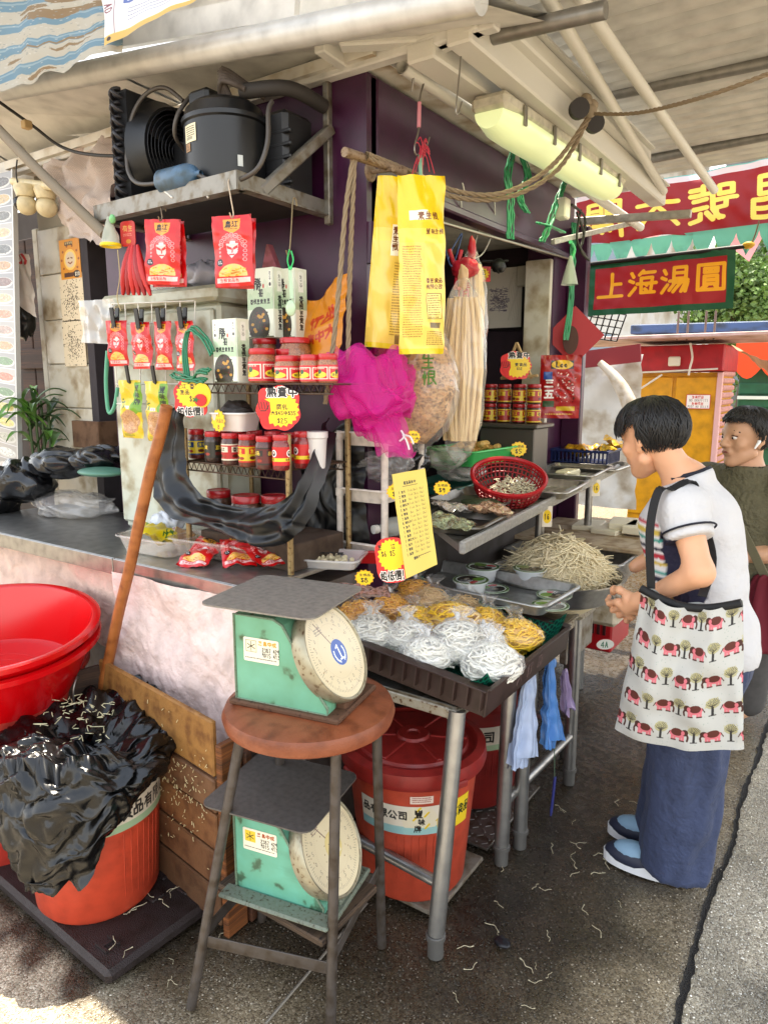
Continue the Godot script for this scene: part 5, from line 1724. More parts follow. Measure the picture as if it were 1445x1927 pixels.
	# big jars in the shade at the bottom
	var bj := [[P(1.600,1.125,1.755), 0.042, "large red lidded jar at the left under the lower rack shelf"], [P(1.570,1.127,1.600), 0.048, "large red lidded jar with white label in the middle under the rack shelf"], [P(1.620,1.140,1.529), 0.042, "large red lidded jar at the right under the lower rack shelf"]]
	for q in bj:
		q[0].y = 1.035
		jar("large_jar", q[0], q[1], 0.12, "#5b3a1e", null, "#a01318", q[2], "large jars under the rack", 0.024)
	b = B()
	b.box(P(1.64, 0.992, 1.56), Vector3(0.24, 0.082, 0.40), 0.004)
	O(b, "cardboard_carton", mt("#4d3d30", 0.8, 0, {"tex": "stain", "scale": 3.0}), "low brown carton under the large jars at the rack's bottom", "box")
	# upper shelf
	var up := [[P(1.545,1.532,1.488), 0.041, 0.098, "white and red labelled bean curd jar next to the tall box"], [P(1.530,1.530,1.373), 0.039, 0.075, "broad bean curd jar at the middle front of the upper shelf"], [P(1.530,1.530,1.291), 0.031, 0.076, "smaller bean curd jar second from right on the upper shelf"], [P(1.540,1.529,1.240), 0.028, 0.078, "small bean curd jar at the right end of the upper shelf"], [P(1.610,1.548,1.455), 0.033, 0.098, "bean curd jar behind the broad one on the upper shelf"], [P(1.660,1.550,1.585), 0.040, 0.135, "tall jar carrying the left standing food box"], [P(1.640,1.548,1.444), 0.048, 0.132, "wide tall jar carrying the right standing food box"]]
	for k in up.size():
		var q = up[k]
		q[0].y = 1.50
		jar("bean_curd_jar", q[0], q[1], q[2], "#b5764c", lw if k < 4 else null, "#b5151d", q[3], "bean curd jars on the upper rack shelf", 0.017, 0.06, 0.62)
	var f0: Vector3 = P(1.530,1.501,1.597)
	f0.y = 1.50
	goods_box(f0, 0.098, 0.185, 0.05, "tall pale green food box standing at the front of the upper shelf")
	var f1: Vector3 = P(1.660,1.639,1.574)
	f1.y = 1.636
	goods_box(f1, 0.108, 0.205, 0.05, "tall pale green food box standing on a jar, left of its twin")
	var f2: Vector3 = P(1.700,1.639,1.512)
	f2.y = 1.634
	goods_box(f2, 0.085, 0.205, 0.055, "tall pale green food box at the back right with the green clip before it")
	# white tub of preserved vegetables
	t = T("preserved_vegetable_tub", "square white tub of black preserved vegetables with a yellow price burst", "tub", P(1.550,1.357,1.607))
	var tp: Vector3 = P(1.550,1.357,1.607)
	b = B(t)
	b.at(tf(Basis(UP, 0.2), tp))
	tub(b, 0.115, 0.125, 0.055, 0.003, 0.012, 0.004, 0.02)
	K(b, "tub", mt("#ddd4cc", 0.35), t)
	b = B(t)
	blob(b, tp + Vector3(0, 0.056, 0), Vector3(0.045, 0.034, 0.05), 0.5, 22.0, 3.0)
	K(b, "vegetables", mt("#2b211a", 0.55, 0, {"tex": "chunks", "scale": 9.0}), t)
	im = IM.new(96, 80, Color(0.95, 0.80, 0.10))
	for k in 3: im.text(["江生", "大品出", "香"][k], 30 + k * 6, 10 + k * 22, 16, 0.9, Color(0.4, 0.15, 0.1))
	b = B(t)
	b.at(tf(face(-1, 0.25), tp + Vector3(-0.062, 0.032, -0.012)))
	b.prism(starpts(0.042, 0.034, 13, 0.84), 0.002)
	K(b, "price_burst", print_mat(im.made()), t)
	# foam cup stack
	b = B()
	var cu: Vector3 = P(1.580,1.262,1.314)
	cu.y = 1.258
	b.lathe([Vector2(0, 0), Vector2(0.022, 0), Vector2(0.028, 0.085), Vector2(0.031, 0.088), Vector2(0.031, 0.105), Vector2(0.0, 0.104)], 24, cu)
	O(b, "cup_stack", mt("#cfcac6", 0.4, 0.1), "stack of pale plastic cups at the right end of the lower shelf", "cups")
	# price signs
	card("price_sign", burst_tex(["生江 香豆", " 魚品 生中", "   $32"], "超低價!", false), blob_outline(0.062, 0.060, 1), 0.003, tf(face(-1, -0.35), P(1.470,1.455,1.713)), "round yellow burst price sign reading $32 with a pepper face and green ribbon above", "sign", "price signs on the wire rack")
	t = T("tomato_cutout", "red and yellow smiling pepper cut-out on the right of the $32 sign", "cutout", P(1.455,1.455,1.649))
	b = B(t)
	b.at(tf(face(-1, -0.35), P(1.462,1.464,1.656)))
	b.prism(starpts(0.030, 0.036, 24, 1.0), 0.003)
	K(b, "yellow_disc", mt("#e6c21a", 0.4), t)
	b = B(t)
	b.at(tf(face(-1, -0.35), P(1.460,1.450,1.659)))
	b.prism(starpts(0.020, 0.018, 20, 1.0), 0.006)
	K(b, "pepper", mt("#c01a18", 0.35), t)
	b = B(t)
	b.at(tf(face(-1, -0.35), P(1.457,1.451,1.674)))
	b.prism(starpts(0.014, 0.009, 5, 0.4), 0.009)
	K(b, "stalk", mt("#1f6e34", 0.5), t)
	card("price_sign", burst_tex(["腐乳", "大$45中$35", "細$25"], "熱賣中", true), blob_outline(0.066, 0.064, 4), 0.003, tf(face(-1, -0.45), P(1.460,1.432,1.350)), "hot-seller price sign with a red fist hung on the rack's right post", "sign", "price signs on the wire rack")
	# green ribbon tied over the sign
	b = B()
	var gm := mt("#1f6e48", 0.35, 0, {"alpha": 0.9})
	for q in [sp([P(1.470,1.498,1.731), P(1.490,1.597,1.762), P(1.500,1.663,1.745), P(1.490,1.626,1.667), P(1.480,1.586,1.629)], 6), sp([P(1.470,1.498,1.731), P(1.460,1.532,1.670), P(1.460,1.532,1.624)], 6), sp([P(1.470,1.527,1.802), P(1.460,1.514,1.735), P(1.460,1.507,1.642)], 6)]:
		for k in 3:
			var p := []
			for x in q: p.append(x + Vector3(0.004 * k, 0.006 * (k - 1) + 0.004 * nz(x * 9 + Vector3(k, 0, 0), 8.0), 0.004 * (k - 1)))
			b.tube(p, 0.004, 5)
	O(b, "green_ribbon", mt("#226f4a", 0.35), "green plastic ribbon bunched on top of the $32 price sign", "ribbon")
	b = B()
	b.tube(sp([P(1.600,1.614,2.301), P(1.600,1.501,2.323), P(1.600,1.396,2.319), P(1.600,1.416,2.282), P(1.600,1.483,2.256)], 6), 0.007, 6)
	O(b, "green_strap", mt("#4f9d7c", 0.35), "pale green plastic strap hanging left of the yellow packets", "strap")
	# black plastic slung round the rack
	var blk := mt("#09090a", 0.36)
	var inn := sp([P(1.490,1.412,1.761), P(1.480,1.272,1.765), P(1.470,1.171,1.682), P(1.460,1.142,1.484), P(1.460,1.183,1.327), P(1.520,1.278,1.295), P(1.660,1.400,1.336)], 8)
	var out := sp([P(1.500,1.427,1.817), P(1.480,1.228,1.918), P(1.450,1.098,1.823), P(1.420,1.067,1.546), P(1.410,1.051,1.346), P(1.480,1.131,1.265), P(1.680,1.352,1.325)], 8)
	b = B()
	b.grid(120, 26, func(s, q):
		var x: float = s * (inn.size() - 1)
		var i := mini(int(x), inn.size() - 2)
		var p: Vector3 = inn[i].lerp(inn[i + 1], x - i).lerp(out[i].lerp(out[i + 1], x - i), q)
		return p + Vector3(-0.030 * sin(PI * q) - 0.034 * (ridge(p, 6.5) - 0.5) - 0.010 * sin(q * 13.0 + s * 4.0) - 0.010 * nz(Vector3(s * 5.0, q * 3.0, 0), 1.0), 0.0, 0.0))
	O(b, "black_plastic_sheet", blk, "glossy black plastic sheet slung in a swag round the wire rack's base", "plastic sheet", "")
	b = B()
	b.grid(44, 60, func(s, q):
		var p: Vector3 = P(1.790,1.278,1.517).lerp(P(1.840,1.418,1.336), s).lerp(P(1.740,0.973,1.587).lerp(P(1.840,0.919,1.307), s), q)
		return p + Vector3(-0.030 * (ridge(p, 8.0) - 0.1), 0, 0.012 * nz(p, 9.0)))
	O(b, "black_plastic_drape", blk, "crumpled black plastic hanging between the wire rack and the white stand", "plastic sheet")
	# paper cone, orange bag, clear tub and bag on the fridge
	b = B()
	b.at(tf(face(-1, 0.1), P(1.800,1.844,1.671)))
	b.prism(PackedVector2Array([Vector2(-0.075, -0.10), Vector2(0.11, -0.16), Vector2(0.05, 0.0), Vector2(0.0, 0.098), Vector2(-0.008, 0.098)]), 0.02)
	O(b, "pink_paper", mt("#9c5560", 0.7, 0, {"tex": "stain", "scale": 5.0}), "faded pink pointed paper sheet standing behind the tall boxes", "paper")
	im = IM.new(128, 160, Color(0.80, 0.50, 0.08))
	im.text("行出", 44, 50, 30, 3.0, Color(0.72, 0.20, 0.06)); im.text("有中大", 34, 90, 26, 2.4, Color(0.72, 0.20, 0.06))
	b = B()
	b.grid(36, 40, func(s, q):
		var p: Vector3 = P(1.760,1.789,1.534).lerp(P(1.700,1.809,1.285), s).lerp(P(1.720,1.566,1.472).lerp(P(1.660,1.562,1.290), s), q)
		p.y -= 0.05 * sin(PI * clampf(s * 1.3, 0, 1)) * (1 - q)
		return p + Vector3(-0.035 * sin(PI * s) * q - 0.03 * (ridge(p, 7.0) - 0.4), 0, 0))
	var om := print_mat(im.made(), 0.3)
	om.backlight_enabled = true
	om.backlight = Color(0.3, 0.16, 0.03)
	O(b, "orange_bag", om, "crumpled orange shopping bag hanging behind the jars at the booth corner", "bag")
	b = B()
	blob(b, P(1.720,1.857,1.903), Vector3(0.06, 0.045, 0.075), 0.4, 15.0, 4.0)
	O(b, "grey_bag", mt("#9d9ba4", 0.3, 0, {"alpha": 0.85}), "crumpled greyish plastic bag lying on top of the old fridge", "bag")
	t = T("clear_tub", "clear plastic tub of tan rolls on top of the old fridge", "tub", P(1.720,1.817,2.077))
	var ct2: Vector3 = P(1.720,1.817,2.077)
	b = B(t)
	b.at(tf(Basis(), ct2))
	tub(b, 0.12, 0.17, 0.05, 0.002, 0.01, 0.004, 0.02)
	K(b, "tub", mt("#dfe2e0", 0.15, 0, {"alpha": 0.3}), t)
	for k in 3:
		b = B(t)
		b.ball(ct2 + Vector3(0, 0.03, -0.05 + k * 0.045), Vector3(0.05, 0.026, 0.022), 12, 8)
		K(b, "roll", mt("#b18a58", 0.6), t)
	b = B()
	b.grid(16, 16, func(s, q):
		var p: Vector3 = P(1.620,1.801,2.487).lerp(P(1.600,1.792,2.247), s).lerp(P(1.620,1.649,2.480).lerp(P(1.600,1.636,2.264), s), q)
		return p + Vector3(-0.012 * nz(p, 14.0), 0, 0))
	O(b, "clear_sleeve", mt("#d6d3cc", 0.2, 0, {"alpha": 0.5}), "milky plastic sleeve clipped at the left of the wire grid", "sleeve")


func film() -> StandardMaterial3D:
	return mt("#ffffff", 0.10, 0, {"alpha": 0.10})

func hanging_goods():
	var b: MB
	# red pickle packets under the cooling unit's shelf
	var k := 0
	for q in [[P(1.460,1.976,1.792), "front red packet hanging at the left under the shelf"], [P(1.480,1.972,1.795), "red packet tucked behind the left hanging one"], [P(1.450,1.948,1.494), "front red packet hanging at the right under the shelf"], [P(1.470,1.945,1.498), "red packet tucked behind the right hanging one"]]:
		hang_pouch("red_packet", tex.red_packet, q[0], 0.118, 0.186, 0.014, face(-1, -0.35) * Basis(Vector3(0, 0, 1), 0.03 * (k % 3) - 0.05), q[1], "packet", "red pickle packets", 20.0 + k * 4.0)
		k += 1
	wire_hook(P(1.470,2.015,1.801), P(1.455,1.972,1.786), "short wire hook above the left pair of red packets")
	wire_hook(P(1.450,2.034,1.497), P(1.445,1.942,1.481), "white wire hook above the right pair of red packets", "#b8a58c")
	wire_hook(P(1.600,2.002,1.401), P(1.560,1.853,1.386), "long wire hook with the green clip under the shelf's right arm", "#8b7a5a")
	var t := T("green_clip", "pale green plastic clip hanging before the tall boxes", "clip", P(1.540,1.817,1.363))
	b = B(t)
	b.tube(sp([P(1.550,1.862,1.377), P(1.550,1.834,1.385), P(1.540,1.812,1.367), P(1.550,1.833,1.364), P(1.550,1.858,1.371)], 4), 0.0025, 6)
	K(b, "loop", mt("#2fae5c", 0.35), t)
	b = B(t)
	b.box(P(1.540,1.811,1.367), Vector3(0.006, 0.008, 0.012), 0.001)
	K(b, "block", mt("#39c46a", 0.35), t)
	b = B(t)
	b.bar(P(1.540,1.806,1.368), P(1.530,1.728,1.355), 0.010, 0.004)
	b.ball(P(1.525,1.703,1.355), Vector3(0.008, 0.022, 0.018), 12, 8)
	K(b, "scoop", mt("#b9d3b0", 0.25, 0, {"alpha": 0.8}), t)
	t = T("red_net_bunch", "bunch of long red netted garlic sleeves hanging at the left of the red packets", "bunch", P(1.460,1.926,1.923))
	for i in 6:
		var a: Vector3 = P(1.460,1.917,1.937) + Vector3(0.004 * (i % 2), 0, (i - 2) * 0.006)
		var c: Vector3 = P(1.450,1.772,1.986).lerp(P(1.460,1.764,1.865), i / 5.0)
		b = B(t)
		var p := []
		var rr := []
		for j in 15:
			var s := j / 14.0
			p.append(a.lerp(c, s) + Vector3(-0.006 * sin(PI * s), 0, 0))
			rr.append(0.003 + 0.009 * sin(PI * minf(1.0, s * 0.9 + 0.05)) + 0.0008 * (j % 2))
		b.tube(p, rr, 9)
		K(b, "sleeve", mt(["#a80d12", "#8f0c10", "#b81a16"][i % 3], 0.4), t)
	var im := IM.new(64, 80, Color(0.72, 0.16, 0.12))
	im.text("有生", 10, 12, 22, 1.2, Color(0.80, 0.62, 0.30)); im.scrawl(12, 40, 40, 2, 5, Color(0.82, 0.6, 0.5), 3)
	im.ell(34, 64, 11, 7, Color(0.75, 0.5, 0.14))
	b = B(t)
	b.at(tf(face(-1, -0.2), P(1.480,1.959,1.981)))
	b.prism(rectpts(0.058, 0.075, 0.012), 0.003)
	K(b, "header_card", print_mat(im.made(), 0.3), t)
	# strainer with yellow rim
	t = T("net_strainer", "small green topped net strainer with yellow rim hanging at the diagonal pole's end", "strainer", P(1.440,1.910,2.019))
	b = B(t)
	b.lathe([Vector2(0.030, 0.0), Vector2(0.022, 0.035), Vector2(0.005, 0.085)], 16, P(1.440,1.922,2.018), 0, TAU)
	K(b, "net", mt("#b9bfae", 0.3, 0, {"alpha": 0.55}), t)
	b = B(t)
	b.lathe([Vector2(0.031, -0.004), Vector2(0.033, 0.0), Vector2(0.031, 0.006), Vector2(0.026, 0.002), Vector2(0.031, -0.004)], 20, P(1.440,1.922,2.018))
	K(b, "rim", mt("#e5c51c", 0.35), t)
	b = B(t)
	blob(b, P(1.440,1.998,2.001), Vector3(0.010, 0.014, 0.010), 0.4, 40.0, 2.0, 14, 10)
	K(b, "tie", mt("#76b878", 0.4), t)
	b = B()
	b.tube(sp([P(1.440,1.906,1.985), P(1.440,1.827,1.983), P(1.440,1.765,2.003), P(1.440,1.723,1.988)], 5), 0.0015, 5)
	O(b, "raffia_string", mt("#b3a276", 0.8), "thin straw coloured string hanging below the yellow strainer", "string")
	# S hook, raffia and yellow printed bags at the booth's corner
	t = T("pink_s_hook", "wire S hook with a pink sleeve hanging from the cream pipe", "hook", P(1.919,2.239,1.190))
	b = B(t)
	b.tube(sp([P(1.896,2.331,1.200), P(1.894,2.373,1.190), P(1.944,2.375,1.190), P(1.924,2.319,1.190), P(1.919,2.239,1.190), P(1.896,2.182,1.190), P(1.908,2.161,1.190), P(1.956,2.190,1.190), P(1.980,2.229,1.190)], 6), 0.0028, 7)
	K(b, "wire", mt("#8f8a82", 0.35, 0.9), t)
	b = B(t)
	b.tube([P(1.921,2.308,1.190), P(1.919,2.239,1.190)], 0.0058, 10)
	K(b, "sleeve", mt("#c87f8c", 0.5), t)
	b = B()
	R.seed = 12
	for i in 26:
		var c: Vector3 = P(1.936,2.177,1.185) + Vector3(R.randf_range(-0.01, 0.01), R.randf_range(-0.01, 0.012), 0)
		var e := c + Vector3(R.randf_range(-0.05, 0.05), R.randf_range(-0.07, 0.03), R.randf_range(-0.02, 0.02))
		b.tube(sp([c, (c + e) * 0.5 + Vector3(0, 0.018, 0), e], 4), 0.0018, 4)
	O(b, "raffia_tie", mt("#c43448", 0.5), "tangle of pink-red raffia tied to the S hook above the yellow bags", "raffia")
	b = B()
	b.tube([P(1.918,2.162,1.185), P(1.917,2.083,1.180)], 0.006, 8)
	O(b, "green_peg", mt("#7fae92", 0.4), "pale green plastic peg between the raffia and the yellow bags", "peg")
	for q in [[P(1.800,2.074,1.179), 0.125, 0.475, "left of the two hanging yellow printed food bags", 0.0, 0.085], [P(1.760,2.056,1.082), 0.13, 0.475, "right hand yellow printed food bag with its nutrition table", 6.0, -0.015]]:
		im = IM.new(160, 512, Color(0.93, 0.80, 0.36))
		im.rect(0, 0, 160, 150, Color(0.90, 0.76, 0.02))
		im.rect(0, 150, 160, 40, Color(0.93, 0.82, 0.30)); im.rect(0, 496, 160, 16, Color(0.88, 0.78, 0.10))
		if q[4] > 0:
			im.rect(34, 100, 62, 28, Color(0.96, 0.94, 0.84)); im.text("素生根", 62, 104, 24, 1.6, Color(0.45, 0.25, 0.08))
			im.line([Vector2(84, 150), Vector2(84, 500)], 0.8, Color(0.86, 0.74, 0.34))
			im.text("豐味生根", 92, 150, 15, 1.0, Color(0.42, 0.25, 0.08)); im.text("香豆食品", 92, 290, 14, 1.0, Color(0.42, 0.25, 0.08)); im.text("有限公司", 92, 308, 14, 1.0, Color(0.42, 0.25, 0.08))
			im.rect(94, 334, 52, 76, Color(0.40, 0.30, 0.10)); im.rect(96, 336, 48, 72, Color(0.93, 0.84, 0.46))
			im.scrawl(99, 340, 42, 10, 7, Color(0.45, 0.34, 0.12), 7)
			for i in 20: im.rect(102 + i * 2, 420, 1 + i % 2, 16, Color(0.2, 0.16, 0.2))
			im.scrawl(92, 446, 60, 7, 6, Color(0.5, 0.38, 0.14), 8)
			im.scrawl(10, 200, 66, 38, 7, Color(0.62, 0.48, 0.2), 18)
		else:
			im.rect(70, 140, 30, 92, Color(0.96, 0.94, 0.84)); im.text("素生根", 74, 144, 24, 1.7, Color(0.42, 0.20, 0.06), true)
			im.scrawl(90, 250, 50, 28, 8, Color(0.62, 0.48, 0.2), 5)
			im.rect(112, 470, 30, 26, Color(0.55, 0.44, 0.2))
		var bs := face(-0.9, -0.6) * Basis(Vector3(0, 0, 1), -q[5]) if q[4] == 0.0 else face(-0.72, -0.7) * Basis(Vector3(0, 0, 1), -q[5])
		hang_pouch("yellow_food_bag", im.made(), q[0], q[1], q[2], 0.035, bs, q[3], "bag", "yellow printed food bags", q[4], 0.25)
	# clear bags of dried gluten
	var tan := mt("#d9a868", 0.55, 0, {"tex": "chunks", "scale": 2.6, "back": "#5a3a16"})
	t = T("gluten_bag", "large clear bag of dried wheat gluten with green lettering below the yellow bags", "bag", P(1.980,1.312,1.245), "clear bags of dried gluten")
	b = B(t)
	var c0: Vector3 = P(1.980,1.493,1.252)
	blob(b, c0, Vector3(0.11, 0.19, 0.15), 0.16, 14.0, 2.0, 60, 44)
	K(b, "gluten", tan, t)
	b = B(t)
	blob(b, c0 + Vector3(-0.004, 0, 0.004), Vector3(0.118, 0.215, 0.165), 0.12, 9.0, 5.0, 50, 36)
	K(b, "film", film(), t)
	im = IM.new(96, 300, Color(0.80, 0.60, 0.34))
	im.text("素生根", 6, 6, 78, 5.0, Color(0.22, 0.40, 0.10), true)
	im.im.convert(Image.FORMAT_RGBA8)
	var lt := T("bag_lettering", "green painted characters standing on the front of the large gluten bag", "lettering", P(1.880,1.533,1.125))
	var lx := face(-0.75, -0.66)
	for i in 3:
		b = B(lt)
		var o: Vector3 = [P(1.860,1.613,1.119), P(1.860,1.563,1.113), P(1.860,1.514,1.109)][i]
		b.at(tf(lx, o))
		for stroke in GLYPH[["素", "生", "根"][i]].split(" ", false):
			var p := []
			for j in range(0, stroke.length() - 1, 2): p.append(Vector3((stroke[j].hex_to_int() - 8) * 0.0030, (8 - stroke[j + 1].hex_to_int()) * 0.0030, 0))
			b.tube(p, 0.0028, 5)
		K(b, "character", mt("#4d7a24", 0.5), lt)
	for q in [["long clear bag of pale dried bean curd sticks, longest of the hanging bags", P(2.150,1.536,1.158), Vector3(0.055, 0.26, 0.075), 0.0], ["narrow clear bag of bean curd sticks behind, with red printing", P(2.350,1.727,1.233), Vector3(0.05, 0.20, 0.055), 3.0], ["small folded bag of bean curd skin in the shade behind the long bag", P(2.100,1.373,1.387), Vector3(0.07, 0.10, 0.10), 6.0]]:
		t = T("bean_curd_bag", q[0], "bag", q[1], "clear bags of bean curd")
		b = B(t)
		R.seed = 60 + int(q[3])
		for i in 60:
			var an := R.randf() * TAU
			var rr := sqrt(R.randf())
			var e: Vector3 = q[1] + Vector3(cos(an) * rr * q[2].x, 0, sin(an) * rr * q[2].z)
			var p := []
			for j in 7: p.append(Vector3(lerpf(q[1].x, e.x, 0.35 + 0.65 * sin(PI * (0.15 + 0.11 * j))), q[1].y + (0.92 - 0.30 * j) * q[2].y, lerpf(q[1].z, e.z, 0.35 + 0.65 * sin(PI * (0.15 + 0.11 * j)))) + Vector3(R.randf_range(-0.004, 0.004), 0, R.randf_range(-0.004, 0.004)))
			b.tube(p, R.randf_range(0.003, 0.009), 6)
		K(b, "sticks", mt("#e8cc96", 0.45, 0, {"back": "#6a5028"}), t)
		b = B(t)
		blob(b, q[1], q[2] * 1.15, 0.16, 10.0, q[3], 44, 32)
		K(b, "film", film(), t)
		b = B(t)
		var tp: Vector3 = q[1] + Vector3(0, q[2].y * 1.1, 0)
		blob(b, tp + Vector3(0, 0.02, 0), Vector3(0.014, 0.04, 0.016), 0.5, 25.0, q[3], 16, 12)
		K(b, "knot", mt(["#c9a77a", "#b3202c", "#c9a77a"][int(q[3] / 3.0)], 0.4), t)
	t = T("red_printing", "red characters running down the front of the narrow bean curd bag", "lettering", P(2.280,1.793,1.212))
	for i in 3:
		b = B(t)
		var o: Vector3 = [P(2.270,1.819,1.220), P(2.270,1.756,1.210), P(2.270,1.698,1.199)][i]
		b.at(tf(lx, o))
		for stroke in GLYPH[["精", "選", "大"][i]].split(" ", false):
			var p := []
			for j in range(0, stroke.length() - 1, 2): p.append(Vector3((stroke[j].hex_to_int() - 8) * 0.0032, (8 - stroke[j + 1].hex_to_int()) * 0.0036, 0))
			b.tube(p, 0.002, 5)
		K(b, "character", mt("#b3222a", 0.5), t)
	b = B()
	for q in [sp([P(2.300,1.963,1.296), P(2.300,1.907,1.274), P(2.300,1.833,1.245)], 5), sp([P(2.300,1.958,1.248), P(2.300,1.905,1.259), P(2.300,1.825,1.270)], 5)]: b.tube(q, 0.008, 6)
	blob(b, P(2.310,1.896,1.235), Vector3(0.04, 0.035, 0.05), 0.5, 18.0, 8.0, 30, 20)
	O(b, "red_bag_handles", mt("#c22538", 0.3, 0, {"alpha": 0.75}), "red plastic bag handles knotted above the narrow bean curd bag", "bag")
	# white cable loops and a blue hanger
	b = B()
	b.tube(sp([P(2.395,2.203,1.300), P(2.551,2.139,1.350), P(2.720,2.136,1.400), P(2.679,2.028,1.400), P(2.591,1.979,1.400)], 6), 0.003, 6)
	b.tube(sp([P(2.381,2.173,1.300), P(2.493,2.091,1.350), P(2.573,2.147,1.380), P(2.553,2.178,1.350)], 6), 0.003, 6)
	b.tube(sp([P(2.655,2.207,1.300), P(2.755,2.116,1.350), P(2.750,2.017,1.400), P(2.569,1.976,1.400)], 6), 0.003, 6)
	O(b, "white_cable", mt("#cfccc2", 0.4), "white electric cable hanging in loops inside the hatch", "cable")
	b = B()
	b.tube(sp([P(2.290,2.052,1.320), P(2.350,1.974,1.340), P(2.417,1.928,1.350), P(2.479,2.022,1.350), P(2.486,2.052,1.350), P(2.415,1.985,1.350), P(2.384,1.943,1.350)], 6), 0.0028, 6)
	O(b, "blue_hook", mt("#27407e", 0.4), "dark blue wire hook beside the yellow bags", "hook")
	# magenta net
	b = B()
	var mc: Vector3 = P(1.730,1.452,1.216)
	for layer in 2:
		b.grid(90, 70, func(s, q):
			var a: float = s * TAU
			var p := Vector3(cos(a), 0, sin(a)) * (0.088 + 0.018 * layer) * (0.55 + 0.75 * sin(PI * (0.15 + 0.72 * q))) * (0.62 if q > 0.75 else 1.0)
			p.y = lerpf(0.130, -0.085, q)
			var w: float = ridge(p + Vector3(layer * 3, 0, 0), 8.0) - 0.45
			p *= 1.0 + 0.30 * w + 0.13 * sin(a * 2 + layer * 1.3 + q * 2) + 0.03 * sin(a * 13 + q * 9 + layer)
			p += P(0.0, 0.0, 0.03) * (1.0 - q) + Vector3(0, -0.03, 0.03) * smoothstep(0.7, 1.0, q) * (1.6 + sin(a))
			p.y += 0.03 * nz(p + Vector3(layer * 2, 0, 0), 9.0)
			return mc + p)
	O(b, "magenta_net", mt("#d80f92", 0.45, 0, {"alpha": 0.46, "back": "#b00a78"}), "crumpled magenta net bag spilling over the white plastic stand", "net bag")
	b = B()
	b.tube(sp([P(1.700,1.355,1.099), P(1.690,1.339,1.080), P(1.690,1.315,1.071)], 5), 0.003, 5)
	b.tube(sp([P(1.700,1.355,1.099), P(1.690,1.351,1.068), P(1.690,1.331,1.057)], 5), 0.003, 5)
	b.tube(sp([P(1.700,1.367,1.105), P(1.690,1.351,1.089), P(1.690,1.338,1.103)], 5), 0.003, 5)
	O(b, "white_string", mt("#d8ccd0", 0.6), "short knotted white string on the magenta net's front", "string")
	# white three tier stand
	t = T("white_plastic_stand", "small white plastic three tier stand beside the booth corner", "stand", P(1.94, 0.96, 1.33))
	var wh := mt("#ddd2c6", 0.4, 0, {"tex": "grime", "scale": 5.0})
	var pc := [P(1.812,0.970,1.238), P(1.792,0.970,1.399), P(2.039,0.980,1.246), Vector3.ZERO]
	pc[3] = pc[1] + pc[2] - pc[0]
	for i in 4:
		b = B(t)
		var h0: float = pc[0].y
		b.tube([Vector3(pc[i].x, h0, pc[i].z), Vector3(pc[i].x, h0 + 0.375, pc[i].z)], 0.0115, 12)
		for h in [0.01, 0.185, 0.365]: b.tube([Vector3(pc[i].x, h0 + h - 0.012, pc[i].z), Vector3(pc[i].x, h0 + h + 0.012, pc[i].z)], 0.0145, 12)
		K(b, "post", wh, t)
	var ctr: Vector3 = (pc[0] + pc[3]) * 0.5
	var ex: Vector3 = pc[2] - pc[0]
	var ez: Vector3 = pc[1] - pc[0]
	ex.y = 0; ez.y = 0
	for h in [0.0, 0.175, 0.355]:
		b = B(t)
		b.at(Transform3D(Basis(ex.normalized(), UP, ex.normalized().cross(UP)), Vector3(ctr.x, pc[0].y + h - 0.02, ctr.z)))
		tub(b, ex.length() + 0.02, ez.length() + 0.02, 0.045, 0.003, 0.016, 0.010, 0.025)
		for s in [-1.0, 1.0]:
			for i in 8: b.box(Vector3((i - 3.5) * 0.02, 0.018, s * (ez.length() * 0.5 - 0.004)), Vector3(0.006, 0.024, 0.003))
		K(b, "tray", wh, t)
	b = B()
	blob(b, ctr + Vector3(0.0, 0.265, 0.02), Vector3(0.10, 0.055, 0.075), 0.45, 14.0, 3.0, 50, 34)
	O(b, "clear_bag", mt("#c8c6c6", 0.12, 0, {"alpha": 0.22}), "crumpled clear plastic bag on the middle tier of the white stand", "bag")
	b = B()
	blob(b, ctr + Vector3(0.14, 0.27, 0.02), Vector3(0.06, 0.06, 0.07), 0.45, 14.0, 9.0, 50, 34)
	O(b, "black_bag", mt("#111113", 0.25), "black plastic bag stuffed behind the middle tier of the white stand", "bag")
	t = T("plastic_bottle", "clear plastic bottle lying on the bottom tier of the white stand", "bottle", ctr + Vector3(0, 0.03, 0))
	b = B(t)
	var bd := (ex.normalized() * 0.8 - ez.normalized() * 0.3).normalized()
	var bp: Vector3 = ctr + Vector3(-0.05, 0.055, 0.02)
	b.tube([bp, bp + bd * 0.012, bp + bd * 0.04, bp + bd * 0.15], [0.012, 0.013, 0.032, 0.033], 18)
	K(b, "body", mt("#dfe3de", 0.08, 0, {"alpha": 0.35}), t)
	b = B(t)
	b.tube([bp - bd * 0.018, bp], 0.0145, 16)
	K(b, "cap", mt("#e6e2da", 0.4), t)


